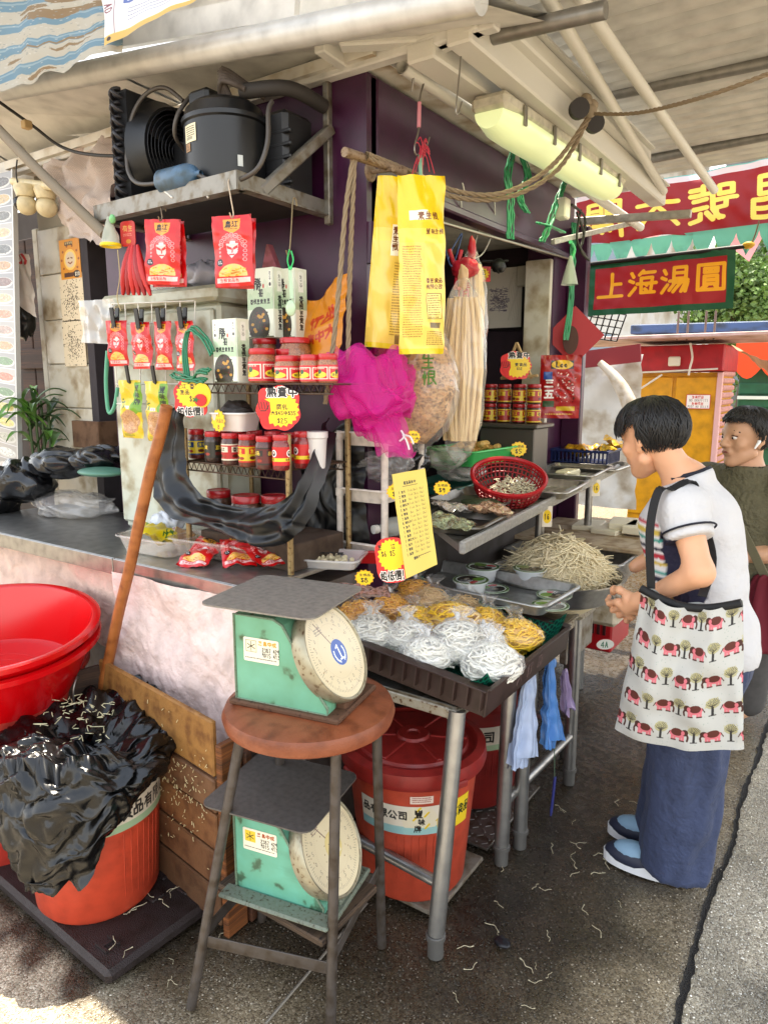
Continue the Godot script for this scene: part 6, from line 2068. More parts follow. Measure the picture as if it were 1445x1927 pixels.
func band_tex(s: String, logo := false) -> ImageTexture:
	var im := IM.new(512, 128, Color(0.84, 0.80, 0.73))
	im.rect(0, 98, 512, 30, Color(0.62, 0.72, 0.58))
	if logo:
		im.rect(0, 92, 512, 36, Color(0.56, 0.72, 0.72)); im.ell(270, 64, 74, 64, Color(0.84, 0.80, 0.70)); im.rect(200, 96, 140, 32, Color(0.58, 0.73, 0.72))
		im.rect(400, 0, 112, 128, Color(0.86, 0.74, 0.14))
		for e in [[262, 14], [296, 36], [300, 90], [250, 52]]: im.line([Vector2(e[0] - 8, e[1] + 9), Vector2(e[0] + 8, e[1] - 9)], 4, Color(0.88, 0.75, 0.12))
		im.text("豐", 246, 14, 36, 2.4, Color(0.1, 0.09, 0.07)); im.text("味", 258, 52, 32, 2.2, Color(0.1, 0.09, 0.07)); im.text("牌", 244, 84, 32, 2.2, Color(0.1, 0.09, 0.07))
		im.line([Vector2(336, 70), Vector2(366, 46), Vector2(396, 70)], 2.5, Color(0.80, 0.66, 0.1)); im.rect(342, 70, 50, 30, Color(0.80, 0.66, 0.12)); im.rect(345, 73, 44, 24, Color(0.84, 0.80, 0.70)); im.text("德成", 346, 74, 20, 1.4, Color(0.2, 0.15, 0.05))
		im.text("品有限公司", 10, 24, 40, 3.0, Color(0.12, 0.11, 0.10)); im.text("成食品有", 404, 30, 52, 3.2, Color(0.12, 0.16, 0.08), false, 0.7)
	else: im.text(s, 14, 26, 62, 4.4, Color(0.12, 0.11, 0.10))
	return im.made()

func bin(at: Vector3, r0: float, r1: float, h: float, t: Node3D, m: Material, tx: Texture2D, aa: float, half: float, hb: float, ht: float):
	var b := B(t)
	b.lathe([Vector2(0, 0.0), Vector2(r0 * 0.94, 0.0), Vector2(r0, 0.015), Vector2(lerpf(r0, r1, 0.5), h * 0.5), Vector2(r1, h - 0.03), Vector2(r1 + 0.014, h - 0.028), Vector2(r1 + 0.014, h), Vector2(r1 - 0.004, h), Vector2(r0 - 0.006, 0.01), Vector2(0, 0.01)], 48, at)
	K(b, "body", m, t)
	for k in 7:
		var a := aa + (k - 3) * 0.12 + 0.05
		b = B(t)
		b.tube([at + Vector3(cos(a) * (r0 + 0.001), 0.05, -sin(a) * (r0 + 0.001)), at + Vector3(cos(a) * (lerpf(r0, r1, hb / h)), hb - 0.01, -sin(a) * (lerpf(r0, r1, hb / h)))], 0.0016, 5)
		K(b, "rib", m, t)
	if tx:
		b = B(t)
		b.lathe([Vector2(lerpf(r0, r1, hb / h) + 0.0025, hb), Vector2(lerpf(r0, r1, ht / h) + 0.0025, ht)], 40, at, aa - half, aa + half)
		K(b, "label_band", print_mat(tx, 0.45), t)

func left_floor():
	var org := mt("#c4462c", 0.42, 0, {"tex": "grime", "scale": 3.0})
	var t := T("cast_iron_cover", "dark cast iron cover slab with raised squares and a letter H under the bin", "cover", P(1.13, 0, 1.8))
	var ci := mt("#2f2524", 0.55, 0.2, {"tex": "stain", "scale": 4.0, "bump": "fine", "depth": 0.1})
	var b := B(t)
	b.at(tf(Basis(UP, -0.05), P(1.13, 0.020, 1.82)))
	b.box(Vector3.ZERO, Vector3(0.46, 0.042, 0.78), 0.012)
	var slab := K(b, "slab", ci, t)
	for i in 5:
		for j in 6:
			b = B(t)
			b.at(tf(Basis(UP, -0.05 + 0.785 * ((i + j) % 2)), P(1.13, 0.042, 1.82)) * Transform3D(Basis(), Vector3.ZERO))
			b.at(tf(Basis(UP, -0.05), P(1.13, 0.043, 1.82)))
			b.box(Vector3(-0.14 + i * 0.075, 0, -0.28 + j * 0.105 + 0.05 * (i % 2)), Vector3(0.042, 0.008, 0.042), 0.003)
			if i + j > 1 and not (i < 2 and j > 4): K(b, "stud", ci, slab)
	b = B(t)
	b.at(tf(Basis(UP, -0.05), P(1.13, 0.043, 1.82)))
	b.box(Vector3(-0.19, 0, 0.300), Vector3(0.008, 0.008, 0.05)); b.box(Vector3(-0.155, 0, 0.300), Vector3(0.008, 0.008, 0.05)); b.box(Vector3(-0.1725, 0, 0.300), Vector3(0.03, 0.007, 0.008))
	K(b, "letter", ci, slab)
	# bin lined with a black bag
	t = T("orange_bin", "orange plastic bin with company label, lined with a black rubbish bag", "bin", P(1.065, 0.042, 1.745), "orange bins of the stall")
	var at := P(1.065, 0.042, 1.745)
	bin(at, 0.168, 0.195, 0.46, t, org, band_tex("德成食品有限公司"), -1.42, 0.80, 0.265, 0.355)
	t = T("black_bin_bag", "crumpled glossy black rubbish bag spilling over the left orange bin", "bag", at + Vector3(0, 0.36, 0))
	b = B(t)
	b.grid(200, 110, func(s, q):
		var a: float = s * TAU
		var low: float = -0.05 + 0.33 * pow(maxf(0.0, cos(a - 3.6)), 3.0) + 0.03 * sin(a * 3.0)
		var k: float = q * 1.6
		var p: Vector3
		if k < 0.8: p = Vector3(cos(a), 0, -sin(a)) * (0.02 + 0.257 * k) + Vector3(0, 0.490 - 0.025 * cos(k * 3.6) + 0.02 * sin(a * 2 + 1.0), 0)
		else: p = Vector3(cos(a), 0, -sin(a)) * (0.226 + 0.035 * sin((k - 0.8) * 3.6)) + Vector3(0, 0.49 - (k - 0.8) / 0.8 * (low + 0.10), 0)
		var e := Vector3(cos(a), 0.0 if k > 0.8 else 0.8, -sin(a))
		var w: float = nz(p, 4.0) * 0.012 + (ridge(p, 9.5) - 0.5) * 0.046 + (ridge(p + Vector3(3, 1, 0), 27.0) - 0.5) * 0.017
		return at + p + e * w + Vector3(0, 0.03 * nz(p, 9.0), 0))
	K(b, "film", mt("#070708", 0.27), t)
	b = B(t)
	R.seed = 71
	for i in 60:
		var a := R.randf() * TAU
		var rr := R.randf_range(0.02, 0.13)
		var c: Vector3 = at + Vector3(cos(a) * rr, 0.49, -sin(a) * rr) + (P(0.03, 0.03, 0.10) if i < 36 else Vector3.ZERO)
		b.tube(sp([c, c + Vector3(R.randf_range(-0.015, 0.015), 0.004, R.randf_range(-0.015, 0.015)), c + Vector3(R.randf_range(-0.03, 0.03), 0, R.randf_range(-0.03, 0.03))], 3), 0.0012, 4)
	var sc := K(b, "sprout_scraps", mt("#cfc8a0", 0.5), t)
	sc.set_meta("kind", "stuff")
	# basins on a bucket
	t = T("red_bucket", "faded red plastic bucket with a wire handle under the red basins", "bucket", P(1.05, 0, 2.22))
	at = P(1.05, 0, 2.22)
	b = B(t)
	b.lathe([Vector2(0, 0.0), Vector2(0.17, 0), Vector2(0.18, 0.02), Vector2(0.275, 0.61), Vector2(0.288, 0.61), Vector2(0.292, 0.665), Vector2(0.31, 0.685), Vector2(0.29, 0.69), Vector2(0.18, 0.03), Vector2(0, 0.03)], 48, at)
	K(b, "body", mt("#b83a2e", 0.42, 0, {"tex": "grime", "scale": 3.0}), t)
	b = B(t)
	b.tube(sp([at + P(0.14, 0.59, -0.245), at + P(0.11, 0.61, -0.285), at + P(0.09, 0.57, -0.295), at + P(0.10, 0.46, -0.280)], 5), 0.0035, 7)
	K(b, "handle", mt("#8a8681", 0.35, 0.9), t)
	var bt := Basis(P(0.83, 0, -0.56).normalized(), -0.13).inverse()
	for k in 2:
		t = T("red_basin", ["upper bright red plastic basin nested in another", "lower bright red plastic basin holding the upper one"][k], "basin", P(1.045, 0.645 - k * 0.038, 2.19), "nested red basins")
		t.basis = bt
		b = B(t, true)
		b.lathe([Vector2(0, -0.052), Vector2(0.215, -0.052), Vector2(0.235, -0.044), Vector2(0.292, 0.125), Vector2(0.305, 0.131), Vector2(0.318, 0.128), Vector2(0.318, 0.112), Vector2(0.298, 0.105), Vector2(0.235, -0.058), Vector2(0, -0.060)], 72)
		K(b, "bowl", mt("#c8040c", 0.24, 0, {"coat": 0.3}), t)
		if k == 0:
			b = B(t, true)
			for r in [0.06, 0.1, 0.14]:
				var p := []
				for i in 41: p.append(Vector3(cos(TAU * i / 40) * r, -0.0515, sin(TAU * i / 40) * r))
				b.tube(p, 0.0016, 5, false)
			K(b, "rings", mt("#c8040c", 0.24), t)
			b = B(t, true)
			b.at(tf(Basis(Vector3.RIGHT, -PI / 2), Vector3(-0.02, -0.051, 0.13)))
			b.prism(starpts(0.028, 0.016, 16, 1.0), 0.001)
			K(b, "sticker", mt("#e2e2e4", 0.4), t)
	# broom handle
	b = B()
	var bp := resample([P(1.250,0.485,1.971), P(1.280,1.438,1.598)], 0.05)
	for i in bp.size(): bp[i] += Vector3(0.004 * nz(bp[i], 3.0), 0, 0.004 * nz(bp[i] + Vector3(3, 0, 0), 3.0))
	b.tube(bp, 0.0165, 14)
	O(b, "broom_handle", mt("#a5622e", 0.5, 0, {"tex": "stain", "scale": 7.0}), "worn brown wooden stick leaning against the counter front", "stick")
	# wooden crate
	t = T("wooden_crate", "rough wooden crate side with plank boards and a corner post", "crate", P(1.3, 0, 1.65))
	var c0 := P(1.168, 0, 1.335)
	var c1 := P(1.255, 0, 1.95)
	var d := (c1 - c0).normalized()
	var n := d.cross(UP).normalized()
	if n.x > 0: n = -n
	for k in 5:
		b = B(t)
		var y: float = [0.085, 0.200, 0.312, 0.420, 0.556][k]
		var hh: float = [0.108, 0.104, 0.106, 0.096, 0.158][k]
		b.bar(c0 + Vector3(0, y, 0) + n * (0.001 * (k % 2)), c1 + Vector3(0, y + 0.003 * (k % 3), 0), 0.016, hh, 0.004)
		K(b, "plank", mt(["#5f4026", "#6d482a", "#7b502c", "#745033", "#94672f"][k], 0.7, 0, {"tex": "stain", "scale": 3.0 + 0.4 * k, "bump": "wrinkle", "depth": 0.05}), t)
	b = B(t)
	b.box(c0 + Vector3(0.035, 0.285, 0.012), Vector3(0.075, 0.57, 0.022), 0.003)
	K(b, "post", mt("#8a5528", 0.65, 0, {"tex": "wood", "scale": 2.6}), t)
	b = B(t)
	b.box(c0 + Vector3(0.09, 0.26, 0.016), Vector3(0.025, 0.52, 0.03), 0.003)
	K(b, "post", mt("#5f3a22", 0.7, 0, {"tex": "wood", "scale": 2.6}), t)
	b = B(t)
	b.bar(c1 + Vector3(0, 0.54, 0), c1 + Vector3(-0.16, 0.53, -0.05), 0.016, 0.16, 0.003)
	K(b, "end_board", mt("#4a3628", 0.75, 0, {"tex": "wood", "scale": 2.4}), t)
	b = B(t)
	for i in 170:
		var s := R.randf_range(0.03, 0.55)
		var c: Vector3 = c0.lerp(c1, s) + n * 0.0125 + Vector3(0, clampf(R.randfn(0.40, 0.09), 0.1, 0.6), 0)
		b.tube([c, c + d * R.randf_range(-0.01, 0.01) + Vector3(0, R.randf_range(-0.012, 0.012), 0) + n * 0.002], 0.0011, 4)
	sc = K(b, "sprout_scraps", mt("#c9b78a", 0.6), t)
	sc.set_meta("kind", "stuff")
	# clear trays of packets on the counter edge
	var clear := mt("#e8d6c8", 0.10, 0, {"alpha": 0.16})
	t = T("clear_tray", "clear plastic tray of red packets at the counter's edge", "tray", P(1.487,0.955,1.577), "clear trays on the counter edge")
	var tc: Vector3 = P(1.540,0.955,1.644)
	tc += P(0.03, 0, 0.03)
	b = B(t)
	b.at(tf(Basis(UP, 0.12), tc))
	tub(b, 0.20, 0.36, 0.055, 0.002, 0.015, 0.010, 0.03)
	K(b, "tray", clear, t)
	t = T("clear_tray", "clear plastic tray holding the yellow packet beside the broom handle", "tray", P(1.438,0.955,1.894), "clear trays on the counter edge")
	var ty: Vector3 = P(1.467,0.955,1.904)
	b = B(t)
	b.at(tf(Basis(UP, 0.05), ty + P(0.02, 0, 0)))
	tub(b, 0.19, 0.25, 0.055, 0.002, 0.015, 0.010, 0.03)
	K(b, "tray", clear, t)
	var lb := ["red packet lying uppermost in the clear tray, its badge towards the street", "red packet in the middle of the clear tray", "red packet at the right end of the clear tray", "red packet half under the others at the tray's left"]
	for k in 4:
		b = B()
		b.at(tf(Basis(UP, -1.2 + 0.5 * k) * Basis(Vector3.RIGHT, -1.25), tc + Vector3(-0.05 + 0.025 * (k % 2), 0.052 + 0.008 * (k % 3), [-0.03, 0.05, 0.13, -0.10][k])))
		pouch(b, 0.10, 0.155, 0.024, k * 5.0)
		O(b, "red_packet", print_mat(tex.red_packet, 0.28, 0.5), lb[k], "packet", "red pickle packets")
	b = B()
	b.at(tf(Basis(UP, 0.9) * Basis(Vector3.RIGHT, -1.2), ty + Vector3(-0.02, 0.075, -0.05)))
	pouch(b, 0.13, 0.20, 0.04, 2.0)
	O(b, "yellow_packet", print_mat(tex.yellow_packet, 0.28, 0.5), "yellow food packet lying in the clear tray by the broom handle", "packet", "yellow dried goods packets")
	b = B()
	blob(b, P(1.523,1.030,1.968) + P(0.03, 0, 0.0), Vector3(0.04, 0.035, 0.07), 0.45, 15.0, 6.0)
	O(b, "white_bag", mt("#c7cbd4", 0.25, 0, {"alpha": 0.8}), "crumpled pale plastic bag on the yellow packet's tray", "bag")
	# plastic on the steel counter
	b = B()
	var cb: Vector3 = P(1.712,0.990,2.768)
	b.grid(80, 50, func(s, q):
		var a: float = s * TAU
		var e: float = (q - 0.5) * PI
		var dd := Vector3(cos(e) * cos(a), sin(e), cos(e) * sin(a))
		var p := dd * Vector3(0.13, 0.055, 0.22)
		p *= 1.0 + 0.45 * (ridge(p + Vector3(2, 0, 0), 7.0) - 0.45)
		p.y = maxf(p.y, -0.035)
		return cb + p)
	O(b, "clear_bag", mt("#dcdad8", 0.10, 0, {"alpha": 0.22}), "large crumpled clear plastic bag lying on the steel counter", "bag")
	b = B()
	for q in [[P(1.550,1.012,3.145), 0.15, 0.10], [P(1.620,1.087,2.982), 0.15, 0.09], [P(1.700,1.166,2.802), 0.14, 0.06], [P(1.750,1.195,2.612), 0.11, 0.05]]: blob(b, q[0], Vector3(0.12, q[2], q[1]), 0.55, 8.0, q[1] * 50, 60, 40)
	O(b, "black_plastic_pile", mt("#121214", 0.24, 0, {"coat": 0.2}), "heap of black plastic sheeting behind the clear bag at the left", "plastic sheet")
	b = B()
	b.ball(P(1.660,1.157,2.477), Vector3(0.08, 0.018, 0.11), 24, 10)
	O(b, "green_basin", mt("#4f7d6a", 0.4), "dull green oval basin behind the clear bag", "lid")

func make_scale(at: Vector3, variant: int) -> Node3D:
	var t := T("dial_scale", ["pale green dial scale with a blue badge standing on the round stool", "lower pale green dial scale with a cream badge inside the stool's legs"][variant], "scale", at, "green dial scales")
	var gm := mt("#6fae92" if variant == 0 else "#68b09a", 0.42, 0, {"tex": "rust", "scale": 0.9 + 0.2 * variant})
	var rust := mt("#5b3d29", 0.8, 0, {"tex": "rust", "scale": 5.0})
	var b := B(t, true)
	var prof := [Vector2(-0.13, 0.012), Vector2(0.12, 0.012), Vector2(0.12, 0.03), Vector2(0.105, 0.05), Vector2(0.005, 0.215), Vector2(-0.02, 0.228), Vector2(-0.13, 0.228)]
	var pts := PackedVector2Array()
	for q in prof: pts.append(q)
	b.at(Transform3D(Basis(Vector3(0, 0, 1), UP, Vector3(-1, 0, 0)), Vector3(0.095, 0, 0)))
	b.prism(pts, 0.19)
	K(b, "body", gm, t)
	for s in [-1.0, 1.0]:
		b = B(t, true)
		var pp := []
		for q in prof: pp.append(Vector3(s * 0.095, q.y, q.x))
		pp.append(pp[0])
		b.tube(pp, 0.0035, 6)
		K(b, "seam", mt("#6b8470", 0.6, 0, {"tex": "rust", "scale": 9.0}), t)
	b = B(t, true)
	b.box(Vector3(0, 0.006, 0.005), Vector3(0.22, 0.014, 0.30), 0.004)
	b.box(Vector3(0, 0.012, 0.13), Vector3(0.10, 0.03, 0.03), 0.004)
	if variant == 1: b.box(Vector3(-0.12, 0.018, 0.0), Vector3(0.05, 0.012, 0.31), 0.005)
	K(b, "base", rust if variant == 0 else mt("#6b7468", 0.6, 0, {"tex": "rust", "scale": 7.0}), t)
	# dial
	var tilt := Transform3D(Basis(Vector3.RIGHT, PI / 2 - 0.50), Vector3(0, 0.125, 0.078))
	b = B(t, true)
	b.at(tilt)
	b.lathe([Vector2(0.0, -0.02), Vector2(0.118, -0.02), Vector2(0.124, 0.0), Vector2(0.124, 0.018), Vector2(0.121, 0.024), Vector2(0.116, 0.022), Vector2(0.115, 0.0185)], 56)
	var dr := K(b, "dial_rim", mt("#a8a38f", 0.35, 0.5, {"tex": "rust", "scale": 4.0}), t)
	var im := IM.new(256, 256, Color(0.86, 0.80, 0.66))
	R.seed = 4 + variant
	for i in 100:
		var a := TAU * i / 100.0
		var k := 100.0 if i % 5 == 0 else 108.0
		im.line([Vector2(128 + cos(a) * k, 128 + sin(a) * k), Vector2(128 + cos(a) * 114, 128 + sin(a) * 114)], 0.7, Color(0.5, 0.45, 0.38))
	for i in 20: im.text(str((i * 5) % 10), 124 + cos(TAU * i / 20.0) * 88, 122 + sin(TAU * i / 20.0) * 88, 12, 0.7, Color(0.5, 0.44, 0.38))
	for i in 46: im.ell(R.randi_range(14, 242), R.randi_range(14, 242), R.randf_range(0.6, 2.4), R.randf_range(0.6, 2.4), Color(0.56, 0.42, 0.30))
	for i in 90:
		var a := TAU * i / 90.0
		im.rect(128 + cos(a) * 76, 128 + sin(a) * 76, 2, 1, Color(0.70, 0.60, 0.50))
	im.scrawl(70, 50, 40, 3, 7, Color(0.55, 0.50, 0.45), 3)
	im.line([Vector2(134, 130), Vector2(84, 34)], 1.4, Color(0.45, 0.34, 0.30))
	if variant == 0:
		im.ell(140, 136, 36, 36, Color(0.05, 0.30, 0.66))
		for s in [-1, 1]:
			for k in 7: im.ell(140 + s * 25 * cos(k * 0.25 - 0.4), 138 + 25 * sin(k * 0.25 - 0.4), 3, 4, Color(0.9, 0.92, 0.95))
		im.line([Vector2(132, 122), Vector2(142, 116), Vector2(142, 154)], 2.6, Color(0.95, 0.96, 0.98)); im.line([Vector2(134, 155), Vector2(150, 155)], 2.2, Color(0.95, 0.96, 0.98))
	else:
		im.ell(136, 132, 38, 38, Color(0.82, 0.74, 0.46)); im.ell(136, 132, 35, 35, Color(0.86, 0.78, 0.52))
		for k in 3: im.line([Vector2(136, 128) + Vector2(cos(k * 1.05 + 0.5), sin(k * 1.05 + 0.5)) * 20, Vector2(136, 128) - Vector2(cos(k * 1.05 + 0.5), sin(k * 1.05 + 0.5)) * 20], 1.2, Color(0.35, 0.26, 0.14))
		im.rect(116, 146, 42, 14, Color(0.9, 0.86, 0.74))
	b = B(t, true)
	b.at(tilt * Transform3D(Basis(Vector3.RIGHT, -PI / 2), Vector3(0, 0.0186, 0)))
	b.prism(starpts(0.1155, 0.1155, 30, 1.0), 0.0008)
	var dm := print_mat(im.made(), 0.3, 0.6)
	K(b, "dial_face", dm, dr)
	im = IM.new(128, 80, Color(0.88, 0.86, 0.78))
	im.rect(8, 8, 40, 40, Color(0.85, 0.72, 0.2) if variant else Color(0.55, 0.52, 0.4)); im.rect(10, 10, 36, 36, Color(0.86, 0.74, 0.2) if variant else Color(0.88, 0.86, 0.74))
	for k in 3: im.line([Vector2(28, 28) + Vector2(cos(k * 1.05 + 0.5), sin(k * 1.05 + 0.5)) * 15, Vector2(28, 28) - Vector2(cos(k * 1.05 + 0.5), sin(k * 1.05 + 0.5)) * 15], 1.2, Color(0.2, 0.16, 0.1))
	im.text("三島中成", 54, 6, 16, 1.2, Color(0.75, 0.55, 0.1) if variant == 0 else Color(0.6, 0.25, 0.1))
	im.text("2387 4294", 68, 28, 15, 1.0, Color(0.15, 0.13, 0.12), false, 0.8); im.text("9015 4135", 68, 45, 15, 1.0, Color(0.15, 0.13, 0.12), false, 0.8)
	im.scrawl(6, 66, 112, 1, 6, Color(0.3, 0.28, 0.25), 2)
	b = B(t, true)
	b.at(Transform3D(Basis(Vector3(0, 0, 1), UP, Vector3(-1, 0, 0)), Vector3(-0.0955, 0.145 if variant == 0 else 0.165, -0.055)))
	b.prism(rectpts(0.098, 0.060, 0.004), 0.001)
	K(b, "maker_label", print_mat(im.made(), 0.4), t)
	b = B(t, true)
	b.box(Vector3(0, 0.24, 0), Vector3(0.045, 0.03, 0.045), 0.003)
	K(b, "stem", gm, t)
	b = B(t, true)
	b.at(Transform3D(Basis(Vector3(1, 0, 0), Vector3(0, 0, -1), Vector3(0, 1, 0)), Vector3(0.0, 0.255, -0.045)))
	b.prism(rectpts(0.285, 0.31, 0.03), 0.004)
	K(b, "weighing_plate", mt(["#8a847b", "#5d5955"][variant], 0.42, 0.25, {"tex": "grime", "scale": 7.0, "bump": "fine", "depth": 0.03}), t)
	return t

func stool_and_scales():
	var t := T("round_stool", "round stool with brown vinyl seat and dark rusty pipe legs", "stool", P(1.19, 0, 1.06))
	var b := B(t)
	b.lathe([Vector2(0, 0.705), Vector2(0.185, 0.705), Vector2(0.200, 0.715), Vector2(0.205, 0.733), Vector2(0.198, 0.75), Vector2(0.17, 0.757), Vector2(0, 0.758)], 56, P(1.21, 0, 1.045))
	K(b, "seat", mt("#8a4a2c", 0.42, 0, {"tex": "stain", "scale": 4.0, "bump": "fine", "depth": 0.03}), t)
	var lm := mt("#57504b", 0.5, 0.45, {"tex": "stain", "scale": 6.0})
	var legs := [[P(0.964, 0.0, 1.23), P(1.075, 0.71, 1.135)], [P(1.384, 0, 0.955), P(1.325, 0.71, 0.93)], [P(1.084, 0, 0.892), P(1.148, 0.71, 0.915)], [P(1.27, 0, 1.29), P(1.27, 0.71, 1.17)]]
	for q in legs:
		b = B(t)
		b.tube([q[0], q[1]], 0.0125, 14)
		K(b, "leg", lm, t)
	for q in [[0, 2, 0.25, 0.25], [2, 1, 0.28, 0.36], [1, 3, 0.30, 0.30], [3, 0, 0.28, 0.28]]:
		b = B(t)
		b.bar(legs[q[0]][0].lerp(legs[q[0]][1], q[2]), legs[q[1]][0].lerp(legs[q[1]][1], q[3]), 0.004, 0.032, 0.001)
		K(b, "brace", lm, t)
	for q in [[legs[0], legs[1], 0.40], [legs[2], legs[3], 0.40]]:
		b = B(t)
		b.tube([q[0][0].lerp(q[0][1], q[2]), q[1][0].lerp(q[1][1], q[2])], 0.006, 8)
	make_scale(P(1.215, 0.757, 1.07), 0).basis = Basis(UP, 0.20).scaled(Vector3.ONE * 0.96)
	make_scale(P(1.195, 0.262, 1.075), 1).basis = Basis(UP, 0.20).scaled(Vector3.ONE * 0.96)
	b = B()
	b.box(P(1.19, 0.248, 1.08), Vector3(0.22, 0.018, 0.34), 0.003)
	O(b, "wooden_board", mt("#57483a", 0.8, 0, {"tex": "wood", "scale": 3.0}), "dark board resting on the stool's braces under the lower scale", "board")
	# orange bin with lid under the table
	var org := mt("#b5452e", 0.42, 0, {"tex": "grime", "scale": 3.0})
	var lid := mt("#87211c", 0.4, 0, {"tex": "grime", "scale": 3.0})
	for q in [[P(1.665, 0, 1.035), "orange lidded bin with white brand band under the noodle tray", 0.0, true], [P(2.17, 0, 1.10), "second red lidded bin half hidden behind the table leg", 0.5, false]]:
		t = T("lidded_bin", q[1], "bin", q[0], "orange bins of the stall")
		var at: Vector3 = q[0] + Vector3(0, 0.03, 0)
		bin(at, 0.158, 0.192, 0.41, t, org if q[3] else lid, band_tex("品有限公司", q[3]), PI + 0.62, 0.95, 0.235, 0.325)
		b = B(t)
		b.lathe([Vector2(0.214, 0.385), Vector2(0.218, 0.40), Vector2(0.214, 0.43), Vector2(0.19, 0.437), Vector2(0.178, 0.428), Vector2(0.165, 0.428), Vector2(0.16, 0.436), Vector2(0.05, 0.442), Vector2(0.045, 0.45), Vector2(0.02, 0.45), Vector2(0.018, 0.444), Vector2(0, 0.444)], 56, at)
		var l := K(b, "lid", lid, t)
		for k in 6:
			b = B(t)
			var a := k * TAU / 6
			b.bar(at + Vector3(cos(a) * 0.05, 0.441, sin(a) * 0.05), at + Vector3(cos(a) * 0.158, 0.438, sin(a) * 0.158), 0.016, 0.008, 0.002)
			K(b, "lid_rib", lid, l)
		for k in 4:
			b = B(t)
			var a := 0.4 + k * TAU / 4
			b.at(tf(Basis(UP, -a), at + Vector3(cos(a) * 0.214, 0.388, sin(a) * 0.214)))
			b.box(Vector3.ZERO, Vector3(0.02, 0.02, 0.06), 0.004)
			K(b, "lid_clip", lid, l)
	var st := T("price_sticker", "small pink price sticker on the front of the orange lidded bin", "sticker", P(1.661,0.360,1.042))
	var im := IM.new(96, 36, Color(0.86, 0.78, 0.72))
	im.scrawl(8, 6, 80, 3, 9, Color(0.55, 0.25, 0.22), 2)
	b = B(st)
	b.lathe([Vector2(0.1895, 0.365), Vector2(0.1915, 0.388)], 8, P(1.665, 0, 1.035), PI + 0.52, PI + 0.86)
	K(b, "print", print_mat(im.made()), st)
	b = B()
	b.box(P(1.69, 0.018, 1.05), Vector3(0.30, 0.014, 0.34), 0.002)
	O(b, "flat_cardboard", mt("#7d7468", 0.9, 0, {"tex": "stain", "scale": 4.0}), "worn flat cardboard under the orange lidded bin", "cardboard")
	t = T("checker_plate", "grey steel checker plate lying on the ground behind the table leg", "plate", P(2.06, 0, 1.05))
	b = B(t)
	b.box(P(2.11, 0.014, 1.10), Vector3(0.44, 0.010, 0.42), 0.002)
	var pl := K(b, "plate", mt("#77716a", 0.4, 0.6, {"tex": "stain", "scale": 5.0}), t)
	b = B(t)
	for i in 14:
		for j in 12:
			var a := 0.785 if (i + j) % 2 else -0.785
			b.at(tf(Basis(UP, a), P(1.91 + i * 0.03, 0.0195, 0.91 + j * 0.032)))
			b.box(Vector3.ZERO, Vector3(0.022, 0.003, 0.006), 0.001)
	K(b, "treads", mt("#85807a", 0.35, 0.7), pl).set_meta("kind", "stuff")


func film_bag(b: MB, c: Vector3, r: Vector3, sd: float, neck := 1.0, lean := Vector3.ZERO):   # a thin bag gathered into a knot
	b.grid(40, 34, func(s, q):
		var a: float = s * TAU
		var k: float = sin(PI * minf(q * 1.25, 1.0)) if q < 0.55 else lerpf(0.69, 0.12, smoothstep(0.55, 0.80, q))
		if q > 0.80: k = lerpf(0.12, 0.34, (q - 0.80) * 5.0)
		var y: float = lerpf(-1.0, 1.0, minf(1.0, q * 1.4)) if q < 0.71 else 1.0 + (q - 0.71) * 2.2 * neck
		var p := Vector3(cos(a) * k, y, sin(a) * k) * r
		var w: float = ridge(p + Vector3(sd, 0, sd), 17.0) - 0.45
		p += Vector3(cos(a), 0.3, sin(a)) * w * 0.014 + Vector3(cos(a), 0, sin(a)) * 0.005 * sin(a * 9 + sd) * smoothstep(0.35, 0.8, q)
		return c + p + lean * maxf(0.0, q - 0.5) * 2.0)

func noodle_bag(at: Vector3, r: float, kind: int, label: String, sd: float):
	var cols := ["#ffcf2e", "#f7b63a", "#ecca90", "#f5f1e2"]
	var t := T("noodle_bag", label, "bag", at, ["bags of yellow noodles", "bags of orange noodles", "bags of tan noodles", "bags of white rice noodles"][kind])
	R.seed = int(sd * 13) + 5
	var b := B(t)
	var c := at + Vector3(0, r * 0.66, 0)
	noodles(b, c, Vector3(r * R.randf_range(0.92, 1.12), r * 0.70, r * R.randf_range(0.92, 1.12)), 62 if kind < 3 else 50, [0.0031, 0.0024, 0.0018, 0.0036][kind], 1.0, 16, 5)
	if kind == 3: b.ball(c, Vector3(r * 0.78, r * 0.52, r * 0.78), 14, 9)
	else: b.ball(c, Vector3(r * 0.78, r * 0.54, r * 0.78), 14, 9)
	K(b, "noodles", mt(cols[kind], 0.4, 0, {"back": "#40382a"}), t)
	b = B(t)
	film_bag(b, c, Vector3(r * 1.06, r * 0.82, r * 1.14), sd, 0.5 + 0.25 * fmod(sd, 2.0), Vector3(R.randf_range(-0.3, 0.3), 0, R.randf_range(-0.3, 0.3)) * r)
	K(b, "film", mt("#ffffff", 0.08, 0, {"alpha": 0.05 if kind < 3 else 0.20}), t)
	b = B(t)
	if kind == 3 or int(sd) % 3 == 0:
		blob(b, c + Vector3(0, r * 0.95, 0), Vector3(0.007, 0.012, 0.007), 0.5, 40.0, sd, 14, 10)
		K(b, "knot", mt("#d9d9d9", 0.3, 0, {"alpha": 0.8}), t)

func steel_pan(called: String, at: Vector3, w: float, d: float, h: float, turn: float, label: String, m: Material) -> Node3D:
	var t := T(called, label, "pan", at, "steel pans on the stall's counters")
	var b := B(t)
	b.at(tf(Basis(UP, turn), at))
	tub(b, w, d, h, 0.0015, 0.012, 0.012, 0.03)
	K(b, "pan", m, t)
	return t

